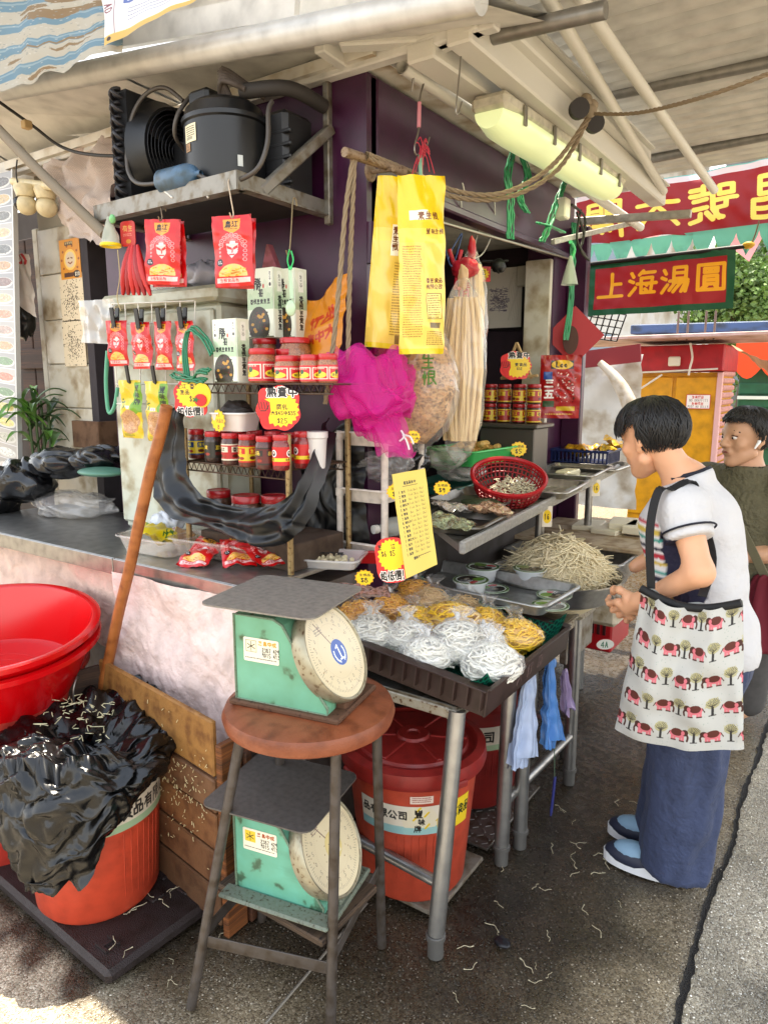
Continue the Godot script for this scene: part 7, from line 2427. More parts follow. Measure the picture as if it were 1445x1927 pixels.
func table_goods():
	var ss := mt("#a5a39f", 0.30, 0.85, {"tex": "grime", "scale": 5.0})
	# brown tray, tilted towards the street
	var e1 := P(0.57, 0, 0.0).normalized()
	var ev := P(0.02, 0.06, 0.54).normalized()
	var n := ev.cross(e1).normalized()
	if n.y < 0: n = -n
	var near := P(1.525, 0.668, 0.735)
	var fr := Transform3D(Basis(e1, n, e1.cross(n)), near)   # x along the front, y up, z towards the street
	var t := T("brown_tray", "dark brown ribbed plastic tray holding the bags of noodles", "tray", near)
	var br := mt("#3b2a26", 0.45, 0, {"tex": "stain", "scale": 3.0})
	var b := B(t)
	b.at(fr)
	var L := 0.57
	var D := 0.56
	b.box(Vector3(L / 2, 0.004, -D / 2), Vector3(L, 0.008, D))
	for q in [[Vector3(L / 2, 0.038, -0.002), Vector3(L + 0.012, 0.076, 0.006)], [Vector3(L / 2, 0.038, -D), Vector3(L + 0.012, 0.076, 0.006)], [Vector3(0, 0.038, -D / 2), Vector3(0.006, 0.076, D)], [Vector3(L, 0.038, -D / 2), Vector3(0.006, 0.076, D)]]: b.box(q[0], q[1], 0.002)
	K(b, "body", br, t)
	for q in [[Vector3(0, 0.074, -D / 2), Vector3(0.034, 0.005, D)], [Vector3(L + 0.004, 0.074, -D / 2), Vector3(0.034, 0.005, D)], [Vector3(L / 2, 0.074, 0.0), Vector3(L, 0.005, 0.014)], [Vector3(L + 0.006, 0.02, -D / 2), Vector3(0.03, 0.005, D)]]:
		b = B(t)
		b.at(fr)
		b.box(q[0], q[1], 0.001)
		K(b, "rim", br, t)
	for k in 15:
		for x in [-0.009, L + 0.010]:
			b = B(t)
			b.at(fr)
			b.box(Vector3(x, 0.046, -0.01 - k * (D - 0.02) / 14), Vector3(0.022, 0.054, 0.004))
			K(b, "rib", br, t)
	for i in 3:
		b = B(t)
		b.at(fr * Transform3D(Basis(), Vector3(0.20 + i * 0.07, 0.036, 0.0012)))
		for stroke in GLYPH[["大", "行", "司"][i]].split(" ", false):
			var p := []
			for j in range(0, stroke.length() - 1, 2): p.append(Vector3((stroke[j].hex_to_int() - 8) * 0.0026, (8 - stroke[j + 1].hex_to_int()) * 0.0026, 0))
			b.tube(p, 0.0014, 4)
		K(b, "raised_character", mt("#5d4a46", 0.6), t)
	var im := IM.new(128, 128, Color(0.03, 0.10, 0.09))
	for y in 11:
		for x in 11:
			var c := Vector2(x * 12 + 6 * (y % 2), y * 12)
			for k in 3: im.line([c, c + Vector2(cos(k * 2.1 + 0.5), sin(k * 2.1 + 0.5)) * 9], 1.7, Color(0.05, 0.42, 0.33))
	var net := print_mat(im.made(), 0.4)
	net.uv1_scale = Vector3(5, 5, 1)
	net.heightmap_enabled = true
	net.heightmap_texture = net.albedo_texture
	net.heightmap_scale = 0.15
	b = B(t)
	b.at(fr)
	b.grid(30, 30, func(s, q):
		var z: float = -0.012 - q * (D - 0.016)
		var x: float = 0.006 + s * (L - 0.012)
		return Vector3(x, 0.010 + 0.058 * pow(absf(s - 0.5) * 2, 8.0) + 0.052 * pow(absf(q - 0.5) * 2, 10.0) + 0.004 * nz(Vector3(x, 0, z), 12.0), z))
	K(b, "green_mesh_liner", net, t)
	# each bag: place across the tray, radius, kind
	var bags := [[0.46, 0.50, 0.064, 1, "bag of fine orange noodles at the tray's far corner under the price card"], [0.135, 0.50, 0.066, 1, "bag of fine orange noodles at the tray's left edge behind the dial"], [0.30, 0.50, 0.064, 1, "bag of orange noodles between the left edge and the far corner"], [0.43, 0.42, 0.062, 2, "bag of thin tan noodles at the back of the tray"], [0.51, 0.32, 0.060, 2, "bag of tan noodles at the back right of the tray"], [0.28, 0.385, 0.062, 0, "bag of yellow noodles in the middle row, leftmost"], [0.325, 0.285, 0.068, 0, "bag of coiled yellow noodles in the middle of the tray"], [0.43, 0.22, 0.062, 0, "bag of yellow noodles right of the middle under a slack film"], [0.40, 0.095, 0.066, 0, "bag of bright yellow noodles at the tray's right edge"], [0.085, 0.42, 0.060, 3, "bag of white rice noodles at the tray's front left corner"], [0.135, 0.325, 0.070, 3, "large bag of white rice noodles second from the left in front"], [0.085, 0.225, 0.060, 3, "small bag of white rice noodles in the middle of the front row"], [0.185, 0.185, 0.074, 3, "tall gathered bag of white rice noodles right of the middle"], [0.29, 0.155, 0.062, 3, "bag of white rice noodles behind the front right one"], [0.155, 0.062, 0.064, 3, "bag of white rice noodles at the tray's near corner"]]
	for k in bags.size():
		var q = bags[k]
		noodle_bag(fr * Vector3(q[0], 0.014, -q[1]), q[2] * (1.16 + 0.12 * sin(k * 2.3)), q[3], q[4], k * 1.7)
	# aluminium tray of pudding cups
	var al := mt("#b5b6b4", 0.32, 0.7, {"tex": "grime", "scale": 5.0})
	var ap := P(2.165, 0.785, 1.065)
	t = steel_pan("aluminium_tray", ap, 0.29, 0.58, 0.040, -0.06, "shallow aluminium tray of pudding cups beside the noodle tray", al)
	im = IM.new(128, 128, Color(0.62, 0.70, 0.60))
	im.ell(64, 64, 62, 62, Color(0.30, 0.42, 0.22)); im.ell(64, 64, 54, 54, Color(0.80, 0.84, 0.80)); im.ell(64, 50, 44, 34, Color(0.12, 0.10, 0.09))
	im.ell(84, 84, 26, 20, Color(0.40, 0.58, 0.18)); im.ell(40, 90, 20, 12, Color(0.74, 0.16, 0.18)); im.ell(62, 48, 14, 9, Color(0.55, 0.52, 0.46)); im.scrawl(20, 66, 40, 2, 8, Color(0.9, 0.9, 0.9), 3)
	var lidt := print_mat(im.made(), 0.25, 0.5)
	var cups := [[P(2.089,0.792,1.074), "pudding cup with dark lid at the left of the aluminium tray", 1], [P(2.267,0.792,1.119), "pudding cup behind the left one in the aluminium tray", 1], [P(2.394,0.700,0.998), "lower pudding cup of the stack at the tray's right", 1], [P(2.345,0.792,0.968), "pudding cup standing behind the stack at the right", 1]]
	for q in cups:
		t = T("pudding_cup", q[1], "cup", q[0], "pudding cups on the aluminium tray")
		b = B(t)
		b.lathe([Vector2(0, 0), Vector2(0.042, 0.0), Vector2(0.046, 0.006), Vector2(0.052, 0.044), Vector2(0.060, 0.046), Vector2(0.060, 0.050)], 32, q[0])
		K(b, "cup", mt("#cfd3d6", 0.3), t)
		b = B(t)
		b.at(tf(Basis(UP, q[0].x * 9) * Basis(Vector3.RIGHT, -PI / 2), q[0] + Vector3(0, 0.051, 0)))
		b.prism(starpts(0.061, 0.061, 20, 1.0), 0.0015)
		K(b, "lid", lidt, t)
	for q in [[P(2.040,0.795,1.129), "flat pudding cup lid lying in front of the left cup"], [P(2.040,0.795,0.951), "flat pudding cup lid in the middle of the aluminium tray"], [P(2.179,0.795,1.038), "flat pudding cup lid behind the middle one"], [P(2.111,0.795,0.798), "flat pudding cup lid at the near right corner of the tray"], [P(2.229,0.795,0.831), "flat pudding cup lid at the far right of the tray"]]:
		t = T("sunken_cup", q[1], "lid", q[0], "pudding cup lids flat on the tray")
		b = B(t)
		b.at(tf(Basis(UP, q[0].x * 7) * Basis(Vector3.RIGHT, -PI / 2), q[0]))
		b.prism(starpts(0.060, 0.060, 20, 1.0), 0.003)
		K(b, "foil", lidt, t)
	# round pan heaped with bean sprouts
	var pc := P(2.50, 0.715, 0.93)
	t = T("sprout_pan", "wide round steel pan under the heap of bean sprouts", "pan", pc)
	b = B(t)
	b.lathe([Vector2(0, 0), Vector2(0.20, 0), Vector2(0.215, 0.008), Vector2(0.245, 0.085), Vector2(0.256, 0.088), Vector2(0.256, 0.083), Vector2(0.240, 0.080), Vector2(0.21, 0.012), Vector2(0, 0.01)], 64, pc)
	K(b, "pan", ss, t)
	t = T("bean_sprouts", "heap of pale bean sprouts piled in the round steel pan", "sprouts", pc + Vector3(0, 0.02, 0))
	b = B(t)
	R.seed = 99
	b.smooth()
	b.ball(pc + Vector3(0.02, 0.05, 0), Vector3(0.172, 0.140, 0.182), 24, 14)
	for i in 1000:
		var a := R.randf() * TAU
		var e := acos(R.randf_range(0.12, 1.0))
		var d := Vector3(sin(e) * cos(a), cos(e), sin(e) * sin(a))
		var c: Vector3 = pc + Vector3(0.02, 0.05, 0) + d * Vector3(0.178, 0.152 + 0.02 * nz(d * 3.0, 1.0), 0.188) * R.randf_range(0.93, 1.03)
		var x := d.cross(Vector3(R.randfn(), R.randfn(), R.randfn())).normalized()
		if R.randf() < 0.6: x = (x * 0.6 + Vector3(d.x, -0.35, d.z)).normalized()
		var ln := R.randf_range(0.028, 0.062)
		var y := d.cross(x) * R.randf_range(-0.014, 0.014)
		b.tube([c - x * ln - y, c - x * ln * 0.4 + d * 0.003, c + x * ln * 0.4 + d * 0.003, c + x * ln - y + d * R.randf_range(-0.006, 0.008)], [0.0032, 0.0030, 0.0024, 0.0012], 4, false)
	K(b, "sprouts", mt("#f0e2be", 0.4, 0, {"back": "#40382a"}), t).set_meta("kind", "stuff")
	t.set_meta("kind", "stuff")
	# trays, tofu and boards beyond the sprouts
	steel_pan("deep_steel_pan", P(2.95, 0.70, 1.02), 0.34, 0.50, 0.09, 0.0, "deep rectangular steel pan beyond the bean sprouts", ss)
	b = B()
	b.box(P(3.160,0.800,0.970) + P(0.10, 0, 0.05), Vector3(0.55, 0.02, 0.60), 0.004)
	O(b, "wooden_board", mt("#b9a488", 0.6, 0, {"tex": "stain", "scale": 3.0}), "pale board laid over the far pans under the tofu", "board")
	t = T("tofu_block", "stack of white tofu slabs on the pale board beyond the sprouts", "tofu", P(3.318,0.830,0.971))
	var tc: Vector3 = P(3.318,0.830,0.971)
	for k in 4:
		b = B(t)
		b.at(tf(Basis(UP, 0.1 * k - 0.1), tc + Vector3(0.02 * k, -0.01 + 0.018 * (k % 2), [0.0, 0.13, -0.12, 0.04][k])))
		b.box(Vector3.ZERO, Vector3(0.20, 0.024 + 0.012 * (k % 2), 0.125), 0.005)
		K(b, "slab", mt("#d8ceb4", 0.5), t)
	# below the table
	t = T("red_crate", "red plastic crate with an oval label behind the customers' hands", "crate", P(3.347,0.209,0.950))
	var rc: Vector3 = P(3.331,0.296,0.950)
	b = B(t)
	b.box(rc + Vector3(0.1, 0, -0.06), Vector3(0.30, 0.15, 0.16), 0.008)
	K(b, "body", mt("#b0141c", 0.4), t)
	for k in 4:
		b = B(t)
		b.box(rc + Vector3(-0.052, 0.035, -0.10 + k * 0.028), Vector3(0.006, 0.05, 0.014), 0.001)
		K(b, "slot", mt("#40080a", 0.6), t)
	im = IM.new(64, 40, Color(0.70, 0.08, 0.10))
	im.ell(32, 20, 31, 19, Color(0.84, 0.84, 0.80)); im.text("4A", 16, 10, 22, 1.6, Color(0.2, 0.4, 0.3))
	b = B(t)
	b.at(tf(face(-0.8, -0.6), P(3.115,0.326,0.910)))
	b.prism(starpts(0.042, 0.026, 16, 1.0), 0.003)
	K(b, "oval_label", print_mat(im.made()), t)
	b = B()
	b.box(P(3.107,0.492,0.900), Vector3(0.22, 0.09, 0.14), 0.02)
	O(b, "white_tub", mt("#d6cbb4", 0.5, 0, {"tex": "stain", "scale": 4.0}), "cream plastic tub on the table end above the red crate", "tub")
	b = B()
	b.box(P(2.689,0.500,0.900), Vector3(0.30, 0.15, 0.03), 0.004)
	O(b, "grey_board", mt("#9c968c", 0.5, 0.4, {"tex": "stain", "scale": 4.0}), "grey panel hanging under the table beyond the noodle tray", "panel")
	# blue bag bundles under the table edge
	for q in [[P(1.981,0.619,0.800), P(1.922,0.330,0.790), 0.05, "#a9b8d4", "pale blue plastic bags hanging flat at the table's edge", 1.0], [P(2.113,0.588,0.790), P(2.144,0.296,0.780), 0.04, "#5d93d8", "bright blue plastic bag bundle hanging in folds under the table", 4.0], [P(2.284,0.488,0.800), P(2.318,0.337,0.790), 0.022, "#b9a6cc", "small lilac bag bundle right of the blue bags", 7.0]]:
		t = T("plastic_bag_bundle", q[4], "bags", q[0], "bundles of plastic bags under the table")
		for k in 5:
			b = B(t)
			b.grid(16, 24, func(s, r):
				var c: Vector3 = q[0].lerp(q[1], r)
				var sp2: float = q[2] * (0.30 + 0.9 * r)
				var p: Vector3 = c + P(1, 0, -0.4).normalized() * (s - 0.5) * 2 * sp2 + P(-0.010 * k, 0, -0.007 * k + 0.012)
				return p + P(-0.5, 0, -0.8) * (0.012 * sin(s * 9 + k * 1.7 + r * 2) * (0.3 + r) + 0.01 * nz(p, 14.0)) + Vector3(0, 0.012 * sin(s * 7 + k) * r + 0.01 * k, 0))
			K(b, "bag", mt(q[3], 0.3, 0, {"back": "#304868"}), t)
		b = B(t)
		blob(b, q[0] + Vector3(0, 0.012, 0), Vector3(q[2] * 0.5, 0.022, q[2] * 0.5), 0.5, 25.0, q[5], 20, 14)
		K(b, "knot", mt(q[3], 0.3), t)
	t = T("hanging_pen", "ballpoint pen hanging on a string under the blue bags", "pen", P(2.203,0.010,0.800))
	b = B(t)
	b.tube([P(2.187,0.273,0.790), P(2.229,0.136,0.800)], 0.0018, 5)
	K(b, "string", mt("#59705c", 0.7), t)
	b = B(t)
	b.tube([P(2.235,0.134,0.800), P(2.213,0.015,0.800), P(2.207,-0.018,0.800)], [0.0052, 0.0052, 0.0012], 10)
	K(b, "barrel", mt("#34397e", 0.3), t)
	# things left of the yellow paper: red tray, rice ball pack, film packet
	t = T("red_tray", "red plastic tray under the white stand", "tray", P(1.666,0.940,1.304))
	b = B(t)
	b.at(tf(Basis(UP, 0.5), P(1.773,0.930,1.355) + P(0.10, 0, 0)))
	tub(b, 0.22, 0.26, 0.045, 0.002, 0.012, 0.008, 0.03)
	K(b, "tray", mt("#a50f16", 0.35), t)
	t = T("rice_ball_pack", "clear pack of pale little rice balls with dark print left of the white stand", "pack", P(1.671,0.950,1.366))
	var rp: Vector3 = P(1.659,0.960,1.350)
	b = B(t)
	b.at(tf(Basis(UP, 0.4), rp - Vector3(0, 0.01, 0)))
	tub(b, 0.15, 0.22, 0.03, 0.002, 0.01, 0.008, 0.02)
	K(b, "tray", mt("#e6e2de", 0.12, 0, {"alpha": 0.35}), t)
	b = B(t)
	R.seed = 17
	for i in 70: b.ball(rp + Vector3(R.randf_range(-0.05, 0.05), 0.002 + R.randf() * 0.012, R.randf_range(-0.08, 0.08)), Vector3.ONE * 0.008, 7, 5)
	K(b, "rice_balls", mt("#d2c5a0", 0.5), t).set_meta("kind", "stuff")
	b = B(t)
	for i in 4:
		b.at(Transform3D(Basis(UP, -0.9) * Basis(Vector3.RIGHT, -PI / 2), rp + Vector3(0.01 * i - 0.02, 0.026, -0.045 + 0.03 * i)))
		for stroke in GLYPH[["生", "根", "大", "豆"][i]].split(" ", false):
			var p := []
			for j in range(0, stroke.length() - 1, 2): p.append(Vector3((stroke[j].hex_to_int() - 8) * 0.0020, (8 - stroke[j + 1].hex_to_int()) * 0.0020, 0))
			b.tube(p, 0.0014, 4)
	K(b, "printed_lid", mt("#141414", 0.5), t)
	b = B()
	b.at(tf(Basis(UP, 0.7) * Basis(Vector3.RIGHT, -1.5), P(1.513,0.930,1.166) + Vector3(0, 0, -0.02)))
	pouch(b, 0.10, 0.14, 0.02, 3.0)
	O(b, "film_packet", mt("#b98f88", 0.2, 0, {"tex": "chunks", "scale": 3.0, "coat": 0.5}), "pinkish film wrapped packet on the scale plate's right corner", "packet")

func upper_counter():
	var dk := mt("#6f6c66", 0.32, 0.75, {"tex": "stain", "scale": 4.0})
	var ss := mt("#a9a59c", 0.28, 0.85, {"tex": "grime", "scale": 5.0})
	var h := 1.078
	var y := func(p: Vector3, hh: float) -> Vector3: return Vector3(p.x, hh, p.z)
	steel_pan("black_steel_pan", y.call(P(2.206,1.090,1.111) + P(0.05, 0, 0.02), h), 0.34, 0.26, 0.03, 0.12, "shallow dark steel pan of greens in front of the red colander", dk)
	steel_pan("shallow_steel_pan", y.call(P(1.851,1.090,0.998), h), 0.26, 0.22, 0.028, 0.12, "shallow steel pan of packets right of the yellow menu paper", dk)
	steel_pan("steel_pan", y.call(P(2.636,1.100,1.051), h), 0.34, 0.27, 0.03, 0.1, "steel pan with a little tofu right of the red colander", ss)
	steel_pan("steel_pan", y.call(P(3.205,1.100,1.138), h), 0.42, 0.28, 0.03, 0.1, "steel pan with a pale bar of tofu behind the other one", ss)
	var b := B()
	b.box(P(3.099,1.100,1.117), Vector3(0.14, 0.03, 0.07), 0.006)
	O(b, "tofu_bar", mt("#d3c9a4", 0.5), "pale bar of tofu lying in the far steel pan", "tofu")
	b = B()
	blob(b, P(2.109,1.100,1.052), Vector3(0.08, 0.018, 0.07), 0.5, 24.0, 5.0, 40, 24)
	O(b, "leafy_greens", mt("#2d3a22", 0.5), "dark leafy greens lying in the shallow dark pan", "vegetables")
	for q in [[P(1.927,1.105,0.960), "packet of fried bean slices on the counter's front rail", "#c9a488", 0.6], [P(1.899,1.100,1.050), "white labelled film packet in the shallow pan", "#c3bfb8", 1.2], [P(1.710,1.100,0.976), "greenish film packet in the shallow pan's corner", "#8b9478", 0.3]]:
		b = B()
		b.at(tf(Basis(UP, q[3]) * Basis(Vector3.RIGHT, -1.45), q[0] + Vector3(0, 0.02, -0.04)))
		pouch(b, 0.11, 0.13, 0.025, q[3] * 9)
		O(b, "film_packet", mt(q[2], 0.2, 0, {"tex": "chunks", "scale": 4.0, "coat": 0.6}), q[1], "packet", "film wrapped packets")
	for q in [[P(2.595,1.100,1.383), Vector3(0.11, 0.04, 0.09), "crumpled clear bag of pale fish cakes behind the yellow menu", 2.0], [P(2.455,1.168,1.400), Vector3(0.10, 0.045, 0.09), "clear plastic bag under the green tray's corner", 8.0]]:
		b = B()
		blob(b, q[0] + Vector3(0, 0.04, 0), q[1], 0.4, 14.0, q[3], 44, 30)
		O(b, "clear_bag", mt("#d5ccc2", 0.15, 0, {"alpha": 0.3}), q[2], "bag")
	b = B()
	b.at(tf(Basis(UP, 0.1), y.call(P(2.474,1.100,1.366) + P(0.06, 0, 0.04), h)))
	tub(b, 0.42, 0.24, 0.03, 0.003, 0.006, 0.004, 0.02)
	O(b, "green_tray", mt("#1e5a4c", 0.45), "low dark green tray under the clear bags", "tray")
	var t := T("light_green_tray", "bright green plastic tray of fried tofu puffs under the hanging bags", "tray", P(2.785,1.153,1.420))
	var gc: Vector3 = P(2.730,1.169,1.400)
	b = B(t)
	b.at(tf(Basis(UP, -0.06), gc))
	tub(b, 0.46, 0.26, 0.065, 0.003, 0.03, 0.012, 0.02)
	K(b, "tray", mt("#3fae58", 0.38), t)
	R.seed = 23
	for k in 12:
		b = B()
		b.at(tf(Basis.from_euler(Vector3(R.randf() * 0.6, R.randf() * TAU, R.randf() * 0.5)), gc + P(R.randf_range(-0.14, 0.16), 0.045 + R.randf() * 0.03, R.randf_range(-0.07, 0.06))))
		b.box(Vector3.ZERO, Vector3(0.07, 0.026, 0.035), 0.009)
		O(b, "fried_tofu", mt(["#c99a4e", "#b98a40", "#d6ac62"][k % 3], 0.6, 0, {"tex": "grime", "scale": 12.0}), "golden piece of fried tofu in the bright green tray", "tofu", "fried tofu pieces in the green tray")
	# colander
	var cc: Vector3 = P(2.275,1.150,1.034)
	var tilt := Transform3D(Basis(P(0.6, 0, -0.8).normalized(), 0.42), cc)
	t = T("red_colander", "red plastic colander tilted towards the street with sprouts inside", "colander", cc)
	b = B(t)
	b.at(tilt)
	for k in 44:
		var a := TAU * k / 44.0
		b.tube([Vector3(cos(a) * 0.075, -0.06, sin(a) * 0.075), Vector3(cos(a) * 0.112, -0.02, sin(a) * 0.112), Vector3(cos(a) * 0.124, 0.03, sin(a) * 0.124)], 0.0032, 4, false)
	for q in [[0.09, -0.045], [0.102, -0.03], [0.111, -0.012], [0.117, 0.005], [0.121, 0.018]]:
		var p := []
		for i in 41: p.append(Vector3(cos(TAU * i / 40) * q[0], q[1], sin(TAU * i / 40) * q[0]))
		b.tube(p, 0.0035, 4, false)
	b.lathe([Vector2(0, -0.062), Vector2(0.08, -0.062), Vector2(0.08, -0.055), Vector2(0, -0.055)], 32)
	K(b, "basket", mt("#8f1018", 0.4), t)
	b = B(t)
	b.at(tilt)
	b.lathe([Vector2(0.120, 0.026), Vector2(0.132, 0.028), Vector2(0.134, 0.038), Vector2(0.126, 0.042), Vector2(0.120, 0.036), Vector2(0.120, 0.026)], 48)
	K(b, "rim", mt("#a5121b", 0.35), t)
	b = B()
	b.at(tilt)
	for i in 260:
		var a := R.randf() * TAU
		var rr := sqrt(R.randf()) * 0.075
		var c := Vector3(cos(a) * rr + 0.01, -0.035 + R.randf() * 0.025, sin(a) * rr + 0.02)
		b.tube([c, c + Vector3(R.randf_range(-0.012, 0.012), R.randf() * 0.006, R.randf_range(-0.012, 0.012)), c + Vector3(R.randf_range(-0.02, 0.02), 0, R.randf_range(-0.02, 0.02))], 0.0019, 4, false)
	var sp1 := O(b, "colander_sprouts", mt("#d9cfae", 0.4), "small heap of bean sprouts in the red colander", "sprouts")
	sp1.set_meta("kind", "stuff")
	# blue basket of yellow packets
	var bb: Vector3 = P(3.531,1.110,1.186)
	t = T("blue_basket", "dark blue plastic basket at the counter's far end", "basket", bb)
	b = B(t)
	b.at(tf(Basis(UP, 0.0), bb))
	for k in 15:
		for s in [-1.0, 1.0]:
			b.box(Vector3(s * 0.10, 0.03, -0.14 + k * 0.02), Vector3(0.004, 0.056, 0.007))
			if k < 11: b.box(Vector3(-0.10 + k * 0.02, 0.03, s * 0.14), Vector3(0.007, 0.056, 0.004))
	for s in [-1.0, 1.0]:
		b.box(Vector3(s * 0.102, 0.06, 0), Vector3(0.012, 0.014, 0.30), 0.003); b.box(Vector3(0, 0.06, s * 0.142), Vector3(0.21, 0.014, 0.012), 0.003)
	b.box(Vector3(0, 0.003, 0), Vector3(0.20, 0.006, 0.28))
	K(b, "basket", mt("#14214f", 0.4), t)
	for k in 7:
		b = B()
		b.at(tf(Basis(UP, k * 1.1) * Basis(Vector3.RIGHT, -1.1 if k == 6 else -1.5), bb + Vector3(0.02 * (k % 2), 0.05 + 0.006 * k + (0.04 if k == 6 else 0.0), -0.09 + 0.03 * k)))
		pouch(b, 0.085, 0.11, 0.03, k * 3.0, 8)
		O(b, "snack_packet", mt(["#d8a512", "#c9900f", "#e2b62a"][k % 3], 0.28, 0, {"tex": "chunks" if k % 2 else "grime", "scale": 2.0, "coat": 0.4}), "yellow snack packet propped upright on top of the pile in the blue basket" if k == 6 else "small yellow snack packet piled in the dark blue basket", "packet", "yellow packets in the blue basket")
	steel_pan("steel_pan", y.call(P(3.420,1.090,1.161) + P(0.1, 0, 0), 1.08), 0.36, 0.36, 0.02, 0.0, "steel pan under the dark blue basket", ss)
	# chilli oil jars on a tray inside the booth
	var ly := sauce_label(Color(0.80, 0.68, 0.12), Color(0.62, 0.10, 0.08), Color(0.9, 0.8, 0.2), "魚江")
	var lr := sauce_label(Color(0.60, 0.10, 0.08), Color(0.80, 0.68, 0.12), Color(0.3, 0.08, 0.05), "香豆")
	var k := 0
	for row in 2:
		for x in 4:
			var p: Vector3 = [P(2.950,1.345,1.437), P(2.950,1.347,1.369), P(2.950,1.351,1.297), P(2.950,1.355,1.230)][x]
			p.y = 1.325 + row * 0.086
			jar("chilli_jar", p, 0.031, 0.084, "#4a160e", ly if x % 2 == 0 else lr, "#a3141a", "%s jar from the left in the %s row of chilli oil inside the booth" % [["first", "second", "third", "fourth"][x], ["bottom", "top"][row]], "chilli oil jars inside the booth", 0.015, 0.08, 0.72)
	b = B()
	var jt: Vector3 = P(2.950,1.339,1.332)
	b.box(Vector3(jt.x + 0.03, 1.315, jt.z), Vector3(0.20, 0.018, 0.30), 0.004)
	b.box(Vector3(jt.x + 0.03, 1.19, jt.z), Vector3(0.16, 0.23, 0.26), 0.004)
	O(b, "jar_stand", mt("#5c5650", 0.4, 0.5), "grey stand and tray under the chilli oil jars", "stand")
	t = T("small_easel", "little wooden easel behind the hot-seller sign on the chilli jars", "easel", P(2.930,1.529,1.305))
	for q in [[P(2.970,1.674,1.328), P(2.950,1.520,1.382)], [P(2.970,1.674,1.328), P(2.950,1.520,1.244)], [P(2.920,1.520,1.376), P(2.920,1.531,1.203)]]:
		b = B(t)
		b.bar(q[0], q[1], 0.012, 0.012, 0.002)
		K(b, "stick", mt("#a98a5e", 0.6), t)
	card("price_sign", burst_tex(["素食品", "   $32"], "熱賣中", true), blob_outline(0.070, 0.064, 2), 0.003, tf(face(-1, -0.35), P(2.900,1.574,1.298)), "hot-seller sign reading $32 on the little easel inside the booth", "sign")
	b = B()
	b.at(tf(face(-0.9, -0.5), P(2.900,1.994,1.391)))
	blob(b, Vector3.ZERO, Vector3(0.03, 0.03, 0.03), 0.3, 20.0, 1.0, 20, 14)
	b.tube([Vector3(-0.07, 0.02, 0), Vector3(0.04, 0.02, 0)], 0.006, 6)
	O(b, "small_fan", mt("#151515", 0.5), "small black clip fan silhouette above the framed drawing", "fan")


func sheet4(called: String, m: Material, c: Array, label: String, cat: String, bend := 0.0, k := 12, group := "") -> MeshInstance3D:   # a hanging sheet between four corners: top left, top right, bottom right, bottom left
	var b := B()
	var n: Vector3 = (c[1] - c[0]).cross(c[3] - c[0]).normalized()
	for th in [0.0, 0.0012]:
		b.grid(k, k, func(s, q):
			var p: Vector3 = c[0].lerp(c[1], s).lerp(c[3].lerp(c[2], s), q)
			return p + n * (bend * (nz(p, 3.0 / maxf(0.2, (c[1] - c[0]).length())) + 0.4 * nz(p, 9.0)) + th))
	return O(b, called, m, label, cat, group)

func star_tag(at: Vector3, r: float, s: String, nu: float, nv: float, label: String):
	var im := IM.new(96, 96, Color(0.95, 0.80, 0.08))
	im.ell(48, 48, 46, 46, Color(0.93, 0.62, 0.10)); im.ell(48, 48, 41, 41, Color(0.95, 0.80, 0.08))
	im.text("生根品", 22, 22, 18, 1.0, Color(0.3, 0.2, 0.05))
	im.text(s, 28, 46, 30, 2.0, Color(0.15, 0.1, 0.05))
	card("price_tag", im.made(), starpts(r, r * 0.85, 13, 0.84), 0.002, tf(face(nu, nv), at), label, "price tag", "small yellow price bursts")

